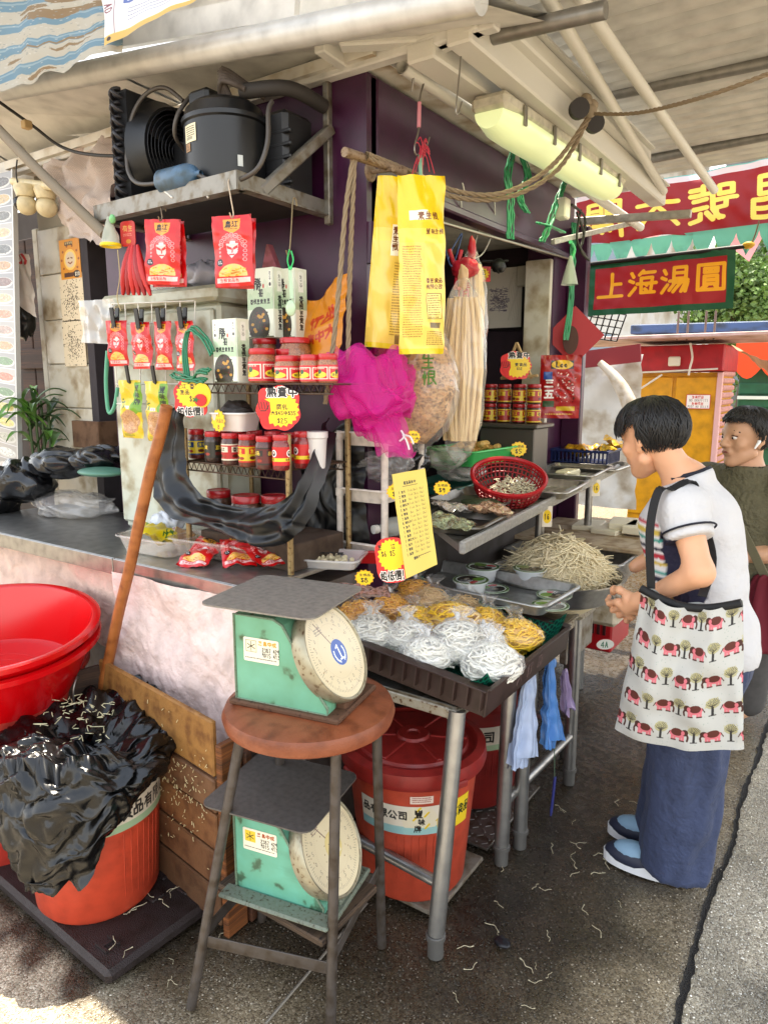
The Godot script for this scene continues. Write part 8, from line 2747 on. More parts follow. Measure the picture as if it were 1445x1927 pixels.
func signs():
	var im := IM.new(192, 440, Color(0.80, 0.70, 0.30))
	im.text("香豆品生中", 58, 40, 14, 1.2, Color(0.12, 0.10, 0.06))
	im.scrawl(50, 60, 90, 1, 6, Color(0.25, 0.2, 0.1), 9)
	R.seed = 3
	for i in 15:
		var y := 78 + i * 19
		im.text(str(i + 1) if i < 9 else "1", 24, y, 12, 0.9, Color(0.2, 0.16, 0.08)); im.text(["魚大", "精魚", "烏魚", "海江大"][i % 4], 38, y, 12, 1.0, Color(0.2, 0.16, 0.08))
		im.text(["Fish Ball (Kg)", "Fish Skin (Kg)", "Beef Ball (Kg)"][i % 3], 78, y, 11, 0.7, Color(0.25, 0.2, 0.1), false, 0.9)
	im.text("德成大", 60, 368, 12, 1.0, Color(0.2, 0.16, 0.08)); im.scrawl(96, 370, 70, 1, 8, Color(0.25, 0.2, 0.1), 4)
	sheet4("menu_paper", print_mat(im.made(), 0.5, 0.2), [P(1.437,1.279,0.961), P(1.502,1.291,0.906), P(1.434,1.073,0.827), P(1.370,1.044,0.875)], "tall yellow paper price list of fish balls hung before the serving counter", "paper", 0.004)
	card("price_sign", burst_tex(["魚米白江", " $6 $5", ""], "超低價!", false), rectpts(0.078, 0.112, 0.03), 0.003, tf(face(-0.9, -0.5) * Basis(Vector3(0, 0, 1), 0.12), P(1.390,1.078,0.928)), "price card reading $6 and $5 tucked behind the yellow paper list", "sign")
	star_tag(P(1.750,1.346,1.098), 0.024, "生大", -0.85, -0.5, "yellow price burst on the white stand's top tray under the magenta net")
	star_tag(P(1.899,1.180,1.082), 0.028, "$9", -0.85, -0.5, "yellow $9 price burst in front of the dark green tray")
	star_tag(P(1.734,1.184,1.144), 0.030, "$8", -0.85, -0.5, "yellow price burst half hidden behind the yellow paper list")
	star_tag(P(1.448,1.001,1.053), 0.026, "$8", -0.85, -0.5, "yellow price burst by the scale plate's right corner")
	star_tag(P(3.102,1.321,1.300), 0.050, "$1", -0.7, -0.7, "yellow price burst in clear film hung on the white door jamb")
	star_tag(P(2.848,1.220,1.250), 0.040, "$5", -0.7, -0.7, "orange printed packet tag standing behind the bright green tray")
	for q in [[P(2.390,1.030,0.930), "left of two white tags with yellow dots on the front rail"], [P(3.146,1.036,1.000), "right of two white tags with yellow dots on the front rail"]]:
		im = IM.new(48, 80, Color(0.90, 0.86, 0.78))
		im.ell(24, 40, 20, 26, Color(0.93, 0.78, 0.10)); im.text("16", 10, 28, 24, 1.6, Color(0.25, 0.2, 0.1), false, 0.8)
		card("rail_tag", im.made(), rectpts(0.036, 0.075), 0.002, tf(face(-0.8, -0.6), q[0]), q[1], "price tag", "white tags on the front rail")
	# snack bag, diamond, ribbons and net at the hatch's far post
	im = IM.new(140, 230, Color(0.62, 0.05, 0.06))
	im.rect(34, 20, 80, 30, Color(0.1, 0.08, 0.05)); im.ell(74, 34, 38, 17, Color(0.88, 0.70, 0.08)); im.text("Lee", 52, 22, 22, 2.0, Color(0.1, 0.08, 0.06))
	im.rect(10, 60, 30, 28, Color(0.15, 0.30, 0.62)); im.text("三", 14, 84, 34, 3.2, Color(0.93, 0.92, 0.9)); im.text("五", 14, 122, 36, 3.2, Color(0.93, 0.92, 0.9))
	im.rect(10, 166, 40, 22, Color(0.12, 0.28, 0.14)); im.rect(58, 186, 66, 16, Color(0.80, 0.66, 0.1))
	for i in 120: im.ell(R.randf_range(54, 122), R.randf_range(60, 170), R.randf_range(1, 4), R.randf_range(1, 4), [Color(0.88, 0.8, 0.78), Color(0.35, 0.1, 0.06), Color(0.75, 0.1, 0.1)][i % 3])
	im.scrawl(20, 212, 100, 1, 10, Color(0.85, 0.7, 0.3), 5)
	hang_pouch("snack_bag", im.made(), P(3.230,1.627,1.220), 0.185, 0.29, 0.03, face(-0.9, -0.45), "red snack bag with white characters hanging on the purple end post", "bag", "")
	var t := T("red_diamond_card", "red diamond card with a brown bear cut-out on the purple end post", "card", P(3.479,1.727,1.240))
	var b := B(t)
	b.at(tf(face(-0.9, -0.45) * Basis(Vector3(0, 0, 1), 0.80), P(3.442,1.725,1.240)))
	b.prism(rectpts(0.20, 0.20), 0.003)
	K(b, "card", mt("#a5101a", 0.5), t)
	b = B(t)
	b.at(tf(face(-0.9, -0.45), P(3.380,1.702,1.235)))
	b.prism(starpts(0.036, 0.066, 14, 1.0), 0.008)
	K(b, "brown_shape", mt("#4a2a20", 0.7), t)
	var gr1 := mt("#2f8a5c", 0.4, 0, {"back": "#103a22"})
	var n := 0
	for q in [[[P(2.638,2.369,1.220), P(2.585,2.260,1.220), P(2.619,2.173,1.220), P(2.620,2.040,1.220)], "green plastic ribbon hanging from the lamp's near half"], [[P(2.686,2.373,1.220), P(2.768,2.300,1.220), P(2.699,2.208,1.220), P(2.769,2.163,1.220)], "short green ribbon tail beside the long one"], [[P(3.177,2.370,1.220), P(3.082,2.264,1.220), P(2.993,2.141,1.220), P(2.930,2.078,1.220)], "green ribbon tied in a bow on the curtain rail"], [[P(2.890,2.144,1.220), P(3.004,2.153,1.220), P(3.165,2.154,1.220)], "cross tail of the green bow on the curtain rail"], [[P(3.358,2.228,1.240), P(3.356,2.087,1.240), P(3.361,1.896,1.240), P(3.316,1.699,1.240)], "long faded green ribbon hanging down the purple end post"]]:
		b = B()
		for k in 4:
			var p := []
			for x in sp(q[0], 6): p.append(x + P(0.008 * (k - 1.5), 0, -0.004 * k) + Vector3(0.008 * nz(x * 7 + Vector3(k * 3, 0, 0), 5.0), 0, 0))
			var rr := []
			for i in p.size(): rr.append(0.0042 + 0.003 * nz(Vector3(i, k, n), 0.6))
			b.tube(p, rr, 4)
		O(b, "green_ribbon", gr1, q[1], "ribbon", "green ribbons by the hatch")
		n += 1
	t = T("net_strainer", "small pale net strainer with green neck hanging at the end post", "strainer", P(3.233,1.928,1.200))
	b = B(t)
	b.lathe([Vector2(0.038, 0.0), Vector2(0.026, 0.05), Vector2(0.006, 0.125)], 16, P(3.238,1.938,1.200))
	K(b, "net", mt("#c6ccc2", 0.3, 0, {"alpha": 0.6}), t)
	b = B(t)
	b.tube(sp([P(3.245,2.040,1.200), P(3.279,2.095,1.200), P(3.227,2.121,1.200)], 4), 0.009, 6)
	K(b, "neck", mt("#3fae6a", 0.4), t)
	for q in [["bundle of black wires and clips hanging off the end of the rail", [[P(3.291,2.257,1.200), P(3.395,2.182,1.200), P(3.362,2.107,1.200), P(3.486,2.077,1.200)], [P(3.337,2.277,1.200), P(3.307,2.145,1.200), P(3.423,2.092,1.200)], [P(3.220,2.277,1.200), P(3.399,2.253,1.200), P(3.380,2.133,1.200)]]]]:
		b = B()
		for e in q[1]: b.tube(sp(e, 5), 0.006, 6)
		O(b, "wire_bundle", mt("#2b2d22", 0.6), q[0], "wires")
	b = B()
	b.box(P(3.114,2.239,1.200), Vector3(0.06, 0.085, 0.05), 0.006)
	O(b, "junction_box", mt("#cfc8ba", 0.5), "small white junction box under the lamp's far end", "box")
	# the two banners
	t = T("hanging_sign_banner", "red banner with a green border and golden Shanghai dumpling characters on a rod", "banner", P(4.300,2.031,1.071))
	var c := [P(4.300,2.190,1.476), P(4.300,2.201,0.693), P(4.300,1.894,0.684), P(4.300,1.892,1.473)]
	im = IM.new(512, 210, Color(0.04, 0.32, 0.18))
	im.rect(22, 22, 464, 164, Color(0.64, 0.05, 0.09))
	var x := 34
	for ch in "上海湯圓":
		im.text(ch, x - 4, 40, 110, 6.5, Color(0.97, 0.68, 0.03))
		x += 117
	var bm := print_mat(im.made(), 0.55)
	bm.backlight_enabled = true
	bm.backlight = Color(0.35, 0.3, 0.25)
	b = B(t)
	b.grid(40, 16, func(s, q):
		var p: Vector3 = c[0].lerp(c[1], s).lerp(c[3].lerp(c[2], s), q)
		return p + Vector3(0.02 * nz(p, 3.0) + 0.006 * nz(p, 12.0), 0, 0))
	K(b, "cloth", bm, t)
	b = B(t)
	b.tube([P(4.300,2.189,1.495), P(4.300,2.207,0.623)], 0.012, 8)
	K(b, "rod", mt("#23201e", 0.5, 0.3), t)
	b = B(t)
	b.tube([P(4.300,2.207,0.623), P(4.300,2.263,0.606), P(4.300,2.327,0.594)], 0.004, 5)
	K(b, "cord", mt("#6b5a3a", 0.7), t)
	b = B(t)
	blob(b, P(4.300,2.211,0.634), Vector3(0.02, 0.018, 0.03), 0.4, 30.0, 1.0, 14, 10)
	K(b, "tape", mt("#c99a1a", 0.5), t)
	t = T("large_red_banner", "large red banner seen from behind with mirrored pale yellow characters and green pennant fringe", "banner", P(4.900,2.543,1.122))
	c = [P(4.900,2.721,1.791), P(4.900,2.804,0.461), P(4.900,2.421,0.425), P(4.900,2.401,1.775)]
	im = IM.new(768, 240, Color(0.52, 0.035, 0.07))
	im.rect(0, 0, 768, 26, Color(0.76, 0.72, 0.74)); im.rect(0, 0, 768, 4, Color(0.36, 0.62, 0.60))
	x = 18
	for ch in "昌號大開":
		im.text(ch, x, 48, 165, 9.0, Color(0.88, 0.80, 0.36))
		x += 186
	im.im.flip_x()
	bm = print_mat(im.made(), 0.6)
	bm.backlight_enabled = true
	bm.backlight = Color(0.55, 0.5, 0.45)
	b = B(t)
	b.grid(60, 16, func(s, q):
		var p: Vector3 = c[0].lerp(c[1], s).lerp(c[3].lerp(c[2], s), q)
		return p + Vector3(0.05 * nz(p, 2.0) + 0.012 * nz(p, 9.0), 0.012 * sin(s * 20.0) * q, 0))
	K(b, "cloth", bm, t)
	var fm := mt("#5a9a80", 0.6, 0, {"back": "#4a8068"})
	for k in 11:
		var p0: Vector3 = c[3].lerp(c[2], k / 11.0)
		var p1: Vector3 = c[3].lerp(c[2], (k + 1) / 11.0)
		b = B(t)
		b.grid(4, 5, func(s, q):
			var w: float = 1.0 - maxf(0.0, q - 0.3) / 0.7
			return p0.lerp(p1, 0.5 + (s - 0.5) * w) + Vector3(-0.012 + 0.03 * nz(p0 + Vector3(s, q, k), 2.0) * q, -0.17 * q + 0.004, 0))
		K(b, "pennant", fm, t)

# ---- people: a field of rounded limbs, meshed as one skin

func skinned(b: MB, bones: Array, cell: float, k: float, paint = null, cut = null, warp = null):   # bones: [a, b, ra, rb]
	var lo := Vector3.INF
	var hi := -Vector3.INF
	for q in bones:
		var r := Vector3.ONE * (maxf(q[2], q[3]) + k + cell * 2)
		lo = lo.min(q[0] - r).min(q[1] - r); hi = hi.max(q[0] + r).max(q[1] + r)
	var n := Vector3i(((hi - lo) / cell).ceil()) + Vector3i.ONE
	var f := PackedFloat32Array()
	f.resize(n.x * n.y * n.z)
	f.fill(9.0)
	for q in bones:
		var a: Vector3 = q[0]
		var ab: Vector3 = q[1] - a
		var l2 := maxf(ab.length_squared(), 1e-9)
		var ra: float = q[2]
		var dr: float = q[3] - ra
		var r := Vector3.ONE * (maxf(q[2], q[3]) + k + cell)
		var i0 := Vector3i(((a.min(q[1]) - r - lo) / cell).floor()).clamp(Vector3i.ZERO, n - Vector3i.ONE)
		var i1 := Vector3i(((a.max(q[1]) + r - lo) / cell).ceil()).clamp(Vector3i.ZERO, n - Vector3i.ONE)
		for x in range(i0.x, i1.x + 1):
			for y in range(i0.y, i1.y + 1):
				var at := (x * n.y + y) * n.z
				for z in range(i0.z, i1.z + 1):
					var p := lo + Vector3(x, y, z) * cell - a
					var t := clampf(p.dot(ab) / l2, 0.0, 1.0)
					var d := (p - ab * t).length() - ra - dr * t
					var o := f[at + z]
					var e := maxf(k - absf(d - o), 0.0) / k
					f[at + z] = minf(d, o) - e * e * k * 0.25
	if cut != null:
		for x in n.x:
			for y in n.y:
				for z in n.z:
					var at := (x * n.y + y) * n.z + z
					if f[at] < cell * 2: f[at] = maxf(f[at], cut.call(lo + Vector3(x, y, z) * cell))
	var vid := {}
	var vs := []
	var step := [n.y * n.z, n.z, 1]
	b.smooth()
	var quads := []
	var vert := func(x: int, y: int, z: int) -> int:
		var id := (x * n.y + y) * n.z + z
		if vid.has(id): return vid[id]
		var s := Vector3.ZERO
		var cnt := 0
		for e in 12:
			var ax := e / 4
			var u := (e % 4) % 2
			var v := (e % 4) / 2
			var c := [0, 0, 0]
			c[(ax + 1) % 3] = u
			c[(ax + 2) % 3] = v
			var i0: int = id + c[0] * step[0] + c[1] * step[1] + c[2] * step[2]
			var d0 := f[i0]
			var d1 := f[i0 + step[ax]]
			if (d0 < 0) != (d1 < 0):
				var q := Vector3(c[0], c[1], c[2])
				q[ax] += d0 / (d0 - d1)
				s += q
				cnt += 1
		vid[id] = vs.size()
		var at: Vector3 = lo + (Vector3(x, y, z) + s / maxi(cnt, 1)) * cell
		vs.append(at if warp == null else warp.call(at))
		return vs.size() - 1
	for x in range(1, n.x - 1):
		for y in range(1, n.y - 1):
			var at := (x * n.y + y) * n.z
			for z in range(1, n.z - 1):
				var d := f[at + z]
				if d > 3.0: continue
				if (d < 0) != (f[at + z + step[0]] < 0): quads.append([vert.call(x, y - 1, z - 1), vert.call(x, y, z - 1), vert.call(x, y, z), vert.call(x, y - 1, z), d < 0])
				if (d < 0) != (f[at + z + step[1]] < 0): quads.append([vert.call(x - 1, y, z - 1), vert.call(x - 1, y, z), vert.call(x, y, z), vert.call(x, y, z - 1), d < 0])
				if (d < 0) != (f[at + z + 1] < 0): quads.append([vert.call(x - 1, y - 1, z), vert.call(x, y - 1, z), vert.call(x, y, z), vert.call(x - 1, y, z), d < 0])
	for q in quads:
		for i in ([0, 2, 1, 0, 3, 2] if q[4] else [0, 1, 2, 0, 2, 3]):
			if paint != null: b.col = paint.call(vs[q[i]])
			b.vx(vs[q[i]])
	b.col = Color.WHITE

func head_bones(h: Transform3D, s := 1.0) -> Array:   # local: y up, z forward
	var o := []
	for q in [[Vector3(0, 0.035, -0.018), Vector3(0, 0.030, 0.012), 0.078, 0.074], [Vector3(0, -0.02, 0.018), Vector3(0, -0.055, 0.030), 0.062, 0.050], [Vector3(0, -0.088, 0.058), Vector3(0, -0.092, 0.060), 0.024, 0.024], [Vector3(0.045, -0.06, 0.0), Vector3(0.012, -0.09, 0.05), 0.022, 0.02], [Vector3(-0.045, -0.06, 0.0), Vector3(-0.012, -0.09, 0.05), 0.022, 0.02], [Vector3(0, 0.010, 0.084), Vector3(0, -0.022, 0.102), 0.008, 0.012], [Vector3(0.012, -0.027, 0.088), Vector3(-0.012, -0.027, 0.088), 0.010, 0.010], [Vector3(0.042, -0.022, 0.055), Vector3(0.036, -0.03, 0.058), 0.022, 0.02], [Vector3(-0.042, -0.022, 0.055), Vector3(-0.036, -0.03, 0.058), 0.022, 0.02], [Vector3(0.035, 0.022, 0.074), Vector3(-0.035, 0.022, 0.074), 0.010, 0.010], [Vector3(0.015, -0.055, 0.080), Vector3(-0.015, -0.055, 0.080), 0.010, 0.010], [Vector3(0.074, 0.012, -0.014), Vector3(0.070, -0.03, -0.006), 0.013, 0.010], [Vector3(-0.074, 0.012, -0.014), Vector3(-0.070, -0.03, -0.006), 0.013, 0.010], [Vector3(0.082, 0.016, -0.022), Vector3(0.079, -0.016, -0.020), 0.008, 0.006], [Vector3(-0.082, 0.016, -0.022), Vector3(-0.079, -0.016, -0.020), 0.008, 0.006]]:
		o.append([h * (q[0] * s), h * (q[1] * s), q[2] * s, q[3] * s])
	return o

func face_parts(t: Node3D, h: Transform3D, s := 1.0):
	for e in [-1.0, 1.0]:
		var b := B(t)
		b.ball(h * (Vector3(e * 0.031, 0.004, 0.073) * s), Vector3(0.012, 0.0075, 0.012) * s, 12, 8)
		var eye := K(b, "eye", mt("#d8d2cc", 0.2), t)
		b = B(t)
		b.ball(h * (Vector3(e * 0.031, 0.003, 0.0815) * s), Vector3(0.0055, 0.0055, 0.005) * s, 10, 7)
		K(b, "iris", mt("#1a110d", 0.1), eye)
		b = B(t)
		b.tube([h * (Vector3(e * 0.016, 0.013, 0.082) * s), h * (Vector3(e * 0.032, 0.0145, 0.083) * s), h * (Vector3(e * 0.047, 0.010, 0.072) * s)], 0.0026 * s, 5)
		K(b, "eyelid", mt("#5a3626", 0.6), eye)
		b = B(t)
		b.tube([h * (Vector3(e * 0.014, 0.028, 0.083) * s), h * (Vector3(e * 0.034, 0.033, 0.080) * s), h * (Vector3(e * 0.052, 0.026, 0.066) * s)], 0.0028 * s, 5)
		K(b, "eyebrow", mt("#1c1511", 0.8), t)
	var b := B(t)
	b.tube([h * (Vector3(-0.021, -0.057, 0.084) * s), h * (Vector3(0, -0.054, 0.092) * s), h * (Vector3(0.021, -0.057, 0.084) * s)], 0.0042 * s, 6)
	K(b, "lips", mt("#9a5548", 0.5), t)

func hand_bones(w: Transform3D, curl: float, side: float) -> Array:   # local: x across towards the thumb times side, y along the fingers, z palm side
	var o := [[w * Vector3(0, 0, 0), w * Vector3(0, 0.05, 0.004), 0.026, 0.026], [w * Vector3(-0.022, 0.03, 0), w * Vector3(0.022, 0.066, 0), 0.017, 0.015], [w * Vector3(0.022, 0.03, 0), w * Vector3(-0.022, 0.064, 0), 0.016, 0.015]]
	for i in 4:
		var x := (0.030 - i * 0.020) * side
		var p := Vector3(x, 0.076 - 0.004 * absf(i - 1.2), 0)
		var ang := 0.25
		var ln: float = [0.040, 0.045, 0.041, 0.033][i]
		for j in 3:
			var q := p + Vector3((0.004 - i * 0.003) * side, cos(ang) * ln, sin(ang) * ln)
			o.append([w * p, w * q, 0.0092 - 0.0010 * j, 0.0086 - 0.0010 * j])
			p = q
			ang += curl
			ln *= 0.68
	var p0 := Vector3(0.026 * side, 0.02, 0.006)
	for q in [Vector3(0.052 * side, 0.045, 0.016), Vector3(0.058 * side, 0.074, 0.028), Vector3(0.050 * side, 0.094, 0.036)]:
		o.append([w * p0, w * q, 0.012, 0.0095])
		p0 = q
	return o

func hair(b: MB, h: Transform3D, s: float, style: int):
	b.grid(72, 48, func(a0, q):
		var a: float = a0 * TAU
		var e: float = (q - 0.5) * PI
		var d := Vector3(cos(e) * cos(a), sin(e), cos(e) * sin(a))   # z forward
		var front := d.z
		var line: float = lerpf(-0.62, 0.34 if style == 0 else 0.52, smoothstep(-0.35, 0.62, front))   # hair grows above this height
		if style == 0 and absf(d.x) > 0.5 and front > -0.22 and front < 0.55: line = 0.16 + 0.10 * absf(front)
		var on := smoothstep(line - 0.10, line + 0.05, d.y + 0.02 * sin(a * 23.0))
		var r: float = lerpf(0.72, 0.965, on)
		var c := Vector3(0, 0.030, -0.008)
		var p := d * Vector3(0.091, 0.098, 0.107) * r * (1.0 + 0.025 * nz(Vector3(a * 4.0, q * 1.2, style), 2.0) + 0.02 * nz(Vector3(a * 13.0, q * 2, 1), 2.0))
		if style == 0: p += Vector3(0, 0.006, 0.020 * smoothstep(0.3, 0.9, front) * on)
		return h * ((c + p) * s))
	for i in 900:
		var a := R.randf() * TAU
		var fz := sin(a)
		var end: float = lerpf(-0.62, 0.10 if style == 0 else 0.50, smoothstep(-0.30, 0.60, fz))
		if style == 0 and absf(cos(a)) > 0.6 and fz > -0.22: end = 0.02 if fz > 0.30 else 0.22
		end += R.randf_range(-0.18, 0.12)
		var e0 := R.randf_range(0.55, 1.5)
		var e1 := asin(clampf(end, -0.95, 0.95))
		var p := []
		var lift := R.randf_range(-0.03, 0.07)
		for j in 7:
			var e := lerpf(e0, e1, j / 6.0)
			var aa := a + 0.16 * sin(j * 0.8 + i)
			var d := Vector3(cos(e) * cos(aa), sin(e), cos(e) * sin(aa))
			var k := 1.01 + lift * sin(PI * j / 6.0) + (0.10 * j / 6.0 if style == 0 and fz > 0.35 else 0.0)
			p.append(h * ((Vector3(0, 0.030, -0.008) + d * Vector3(0.091, 0.098, 0.107) * k) * s))
		b.tube(p, [0.0022, 0.0028, 0.003, 0.003, 0.0026, 0.002, 0.0006], 4, false)

func people():
	var skin := mt("#d8a27e", 0.5)
	skin.subsurf_scatter_enabled = true
	skin.subsurf_scatter_strength = 0.04
	# the woman at the stall
	var t := T("person", "person in white shirt and wide navy trousers bending over the stall with an elephant bag", "person", P(2.16, 0, 0.42))
	var hc: Vector3 = P(2.120,1.342,0.520)
	var hd := Transform3D(Basis.looking_at(-P(0.42, -0.22, 0.9).normalized(), UP), hc)
	var sl: Vector3 = P(2.000,1.171,0.401)
	var sr := Vector3(2.31, sl.y - 0.01, sl.z - 0.02)
	var nk: Vector3 = P(2.140,1.226,0.421)
	var el: Vector3 = P(1.940,1.014,0.334)
	var wl: Vector3 = P(2.000,0.900,0.485)
	var hl: Vector3 = P(2.030,0.856,0.538)
	var ch: Vector3 = P(2.150,1.094,0.410)
	var wa: Vector3 = P(2.150,0.941,0.380)
	var hp: Vector3 = P(2.150,0.804,0.338)
	var lf := (hl - wl).normalized()
	var zf := (P(0.8, -0.1, 0.3) - lf * lf.dot(P(0.8, -0.1, 0.3))).normalized()
	var hand := Transform3D(Basis(lf.cross(zf), lf, zf), wl + lf * 0.015)
	var wr := Vector3(2.28, wl.y + 0.02, wl.z - 0.10)
	var er := Vector3(2.37, el.y + 0.02, el.z - 0.10)
	var body := [[nk + Vector3(0, -0.02, 0), hd * Vector3(0, -0.03, -0.03), 0.046, 0.044], [nk, ch, 0.062, 0.105], [sl, sr, 0.052, 0.052], [ch, wa, 0.105, 0.10], [wa, hp, 0.095, 0.112], [sl, el, 0.043, 0.034], [el, wl, 0.036, 0.022], [sr, er, 0.043, 0.034], [er, wr, 0.036, 0.022]]
	var al := P(2.10, 0.08, 0.385)
	var ar := P(2.26, 0.08, 0.44)
	for q in [[-0.07, al], [0.07, ar]]:
		var hj := hp + Vector3(q[0], -0.03, 0)
		var kn: Vector3 = hj.lerp(q[1], 0.48) + P(0, 0, 0.02)
		body.append([hj, kn, 0.085, 0.056]); body.append([kn, q[1], 0.056, 0.036])
	var b := B(t)
	skinned(b, body, 0.011, 0.022)
	skinned(b, head_bones(hd, 0.93), 0.0042, 0.016)
	skinned(b, hand_bones(hand, 0.6, -1.0) + [[el.lerp(wl, 0.8), wl + lf * 0.02, 0.028, 0.025]], 0.0036, 0.008)
	K(b, "body", skin, t)
	face_parts(t, hd, 0.93)
	b = B(t)
	hair(b, hd, 0.93, 0)
	K(b, "hair", mt("#0e0c0c", 0.48, 0, {"rim": 0.3}), t)
	var cl := []
	for q in body.slice(1, 6): cl.append([q[0], q[1], q[2] + 0.014, q[3] + 0.016])
	cl[4] = [sl, sl.lerp(el, 0.62), 0.062, 0.066]
	cl.append([sr, sr.lerp(er, 0.62), 0.062, 0.066])
	cl.append([hp, hp + P(0, -0.06, -0.015), 0.122, 0.130])
	cl.append([ch + P(0, -0.01, 0.03), wa + P(0, 0.02, 0.03), 0.095, 0.10])
	cl.append([ch + P(0, 0.03, -0.05), wa + P(0, 0, -0.045), 0.085, 0.09])
	var cut := func(p: Vector3) -> float:
		var hem: float = (hp.y - 0.085) - p.y
		var slv: float = (p - sl).dot((el - sl).normalized()) - (el - sl).length() * 0.50
		var off := p - sl
		if (off - (el - sl) * (off.dot(el - sl) / (el - sl).length_squared())).length() > 0.080: slv = -1.0
		return maxf(maxf(hem, slv), (p.y - nk.y - 0.012) + (p.z - nk.z) * -0.5)
	var paint := func(p: Vector3) -> Color:
		var v := -p.z
		var fr: float = v - (lerpf(-ch.z, -hp.z, clampf((ch.y - p.y) / (ch.y - hp.y), 0, 1)) + 0.055)
		if fr > 0.0 and p.y < ch.y + 0.02:
			var st := int(floor(p.y / 0.0115))
			if st % 2 == 0: return [Color(0.45, 0.03, 0.05), Color(0.02, 0.02, 0.04), Color(0.04, 0.30, 0.24), Color(0.60, 0.45, 0.08)][posmod(st / 2, 4)]
			return Color(0.74, 0.73, 0.73)
		if fr > -0.10 and p.y < ch.y + 0.0 and p.y > hp.y + 0.02 - fr: return Color(0.012, 0.015, 0.04)
		return Color(0.56, 0.555, 0.565)
	b = B(t)
	skinned(b, cl, 0.0085, 0.03, paint, cut, func(p): return p + Vector3(-0.6, 0, 0.8) * (0.012 * (ridge(Vector3(p.x * 0.5, p.y, p.z * 0.6), 7.0) - 0.5) + 0.006 * nz(p, 8.0)))
	K(b, "shirt", mt("#ffffff", 0.8, 0, {"vc": true, "bump": "wrinkle", "depth": 0.2, "scale": 2.2}), t)
	b = B(t)
	b.tube(sp([nk + P(-0.055, 0.010, 0.03), nk + P(-0.05, 0.028, -0.03), nk + P(0, 0.040, -0.055), nk + P(0.05, 0.028, -0.03)], 5), 0.008, 6)
	K(b, "collar", mt("#161826", 0.8), t)
	var ax := (el - sl).normalized()
	var sx := ax.cross(P(0, 0, 1)).normalized()
	var ring := []
	for i in 25: ring.append(sl + ax * 0.066 + (sx * cos(TAU * i / 24) + ax.cross(sx) * sin(TAU * i / 24)) * 0.0695)
	b = B(t)
	b.tube(ring, 0.003, 5, false)
	K(b, "sleeve_stripe", mt("#161826", 0.8), t)
	b = B(t)
	var tr := [[hp, hp + Vector3(0, -0.10, 0), 0.122, 0.128]]
	for q in [[-0.05, al + P(0, -0.01, -0.02)], [0.05, ar + P(0, 0.0, -0.02)]]: tr.append([hp + Vector3(q[0], -0.06, 0), q[1], 0.116, 0.100])
	skinned(b, tr, 0.011, 0.03, null, func(p): return maxf(0.045 - p.y, p.y - hp.y - 0.02), func(p): return p + Vector3(-0.6, 0, 0.7) * smoothstep(0.85, 0.4, p.y) * (0.036 * (ridge(Vector3(p.x, p.y * 0.22, p.z), 10.0) - 0.5) + 0.012 * nz(Vector3(p.x, p.y * 0.5, p.z), 9.0)))
	K(b, "trousers", mt("#37415f", 0.82, 0, {"tex": "grime", "scale": 3.0, "bump": "wrinkle", "depth": 0.2, "rim": 0.2}), t)
	for q in [[P(2.10, 0, 0.44), 0.05], [P(2.235, 0, 0.47), 0.02]]:
		var fx := Transform3D(Basis(UP, q[1]), q[0])   # toes towards -z
		b = B(t)
		b.at(fx)
		var out := PackedVector2Array()
		for i in 28:
			var a := TAU * i / 28.0
			out.append(Vector2(cos(a) * (0.045 + 0.006 * sin(a)), sin(a) * 0.138))
		b.at(fx * Transform3D(Basis(Vector3.RIGHT, -PI / 2), Vector3(0, 0.004, 0)))
		b.prism(out, 0.032)
		var sh := K(b, "shoe", mt("#d9dbde", 0.5), t)
		b = B(t)
		b.at(fx)
		b.ball(Vector3(0, 0.036, -0.035), Vector3(0.047, 0.040, 0.100), 22, 12)
		b.ball(Vector3(0, 0.045, 0.07), Vector3(0.042, 0.050, 0.062), 22, 12)
		K(b, "upper", mt("#22273a", 0.6), sh)
		b = B(t)
		b.at(fx)
		b.ball(Vector3(-0.003, 0.052, -0.045), Vector3(0.038, 0.032, 0.066), 18, 10)
		K(b, "side_panel", mt("#7f9fb8", 0.6), sh)
	# the bag on her shoulder
	var im := IM.new(512, 512, Color(0.72, 0.72, 0.70))
	R.seed = 6
	for i in 500: im.rect(R.randi_range(0, 511), R.randi_range(0, 511), 2, 2, Color(0.56, 0.62, 0.58))
	for row in 6:
		for k in 6:
			var cx := k * 88 + 44 * (row % 2)
			var cy := row * 86 + 36
			var f := -1 if (k + row) % 2 else 1
			var bn := Color(0.26, 0.13, 0.10)
			var pk := Color(0.80, 0.42, 0.46)
			for l in [-17, -10, 6, 13]: im.rect(cx + l, cy, 6, 22, pk); im.rect(cx + l, cy + 20, 7, 4, bn)
			im.ell(cx, cy, 21, 14, pk); im.ell(cx - 2 * f, cy - 4, 15, 12, Color(0.34, 0.14, 0.10)); im.ell(cx + 20 * f, cy - 5, 9, 10, bn); im.ell(cx + 15 * f, cy - 3, 5, 7, pk)
			im.line([Vector2(cx + 25 * f, cy - 2), Vector2(cx + 29 * f, cy + 9), Vector2(cx + 27 * f, cy + 19)], 2.4, bn); im.line([Vector2(cx - 20 * f, cy - 5), Vector2(cx - 26 * f, cy + 8)], 1.2, bn)
			var tx := cx + 44
			im.ell(tx, cy - 14, 17, 16, Color(0.64, 0.62, 0.48))
			im.line([Vector2(tx, cy + 22), Vector2(tx, cy - 6)], 2.6, Color(0.16, 0.15, 0.15)); im.line([Vector2(tx - 8, cy + 23), Vector2(tx + 8, cy + 23)], 1.2, Color(0.16, 0.15, 0.15))
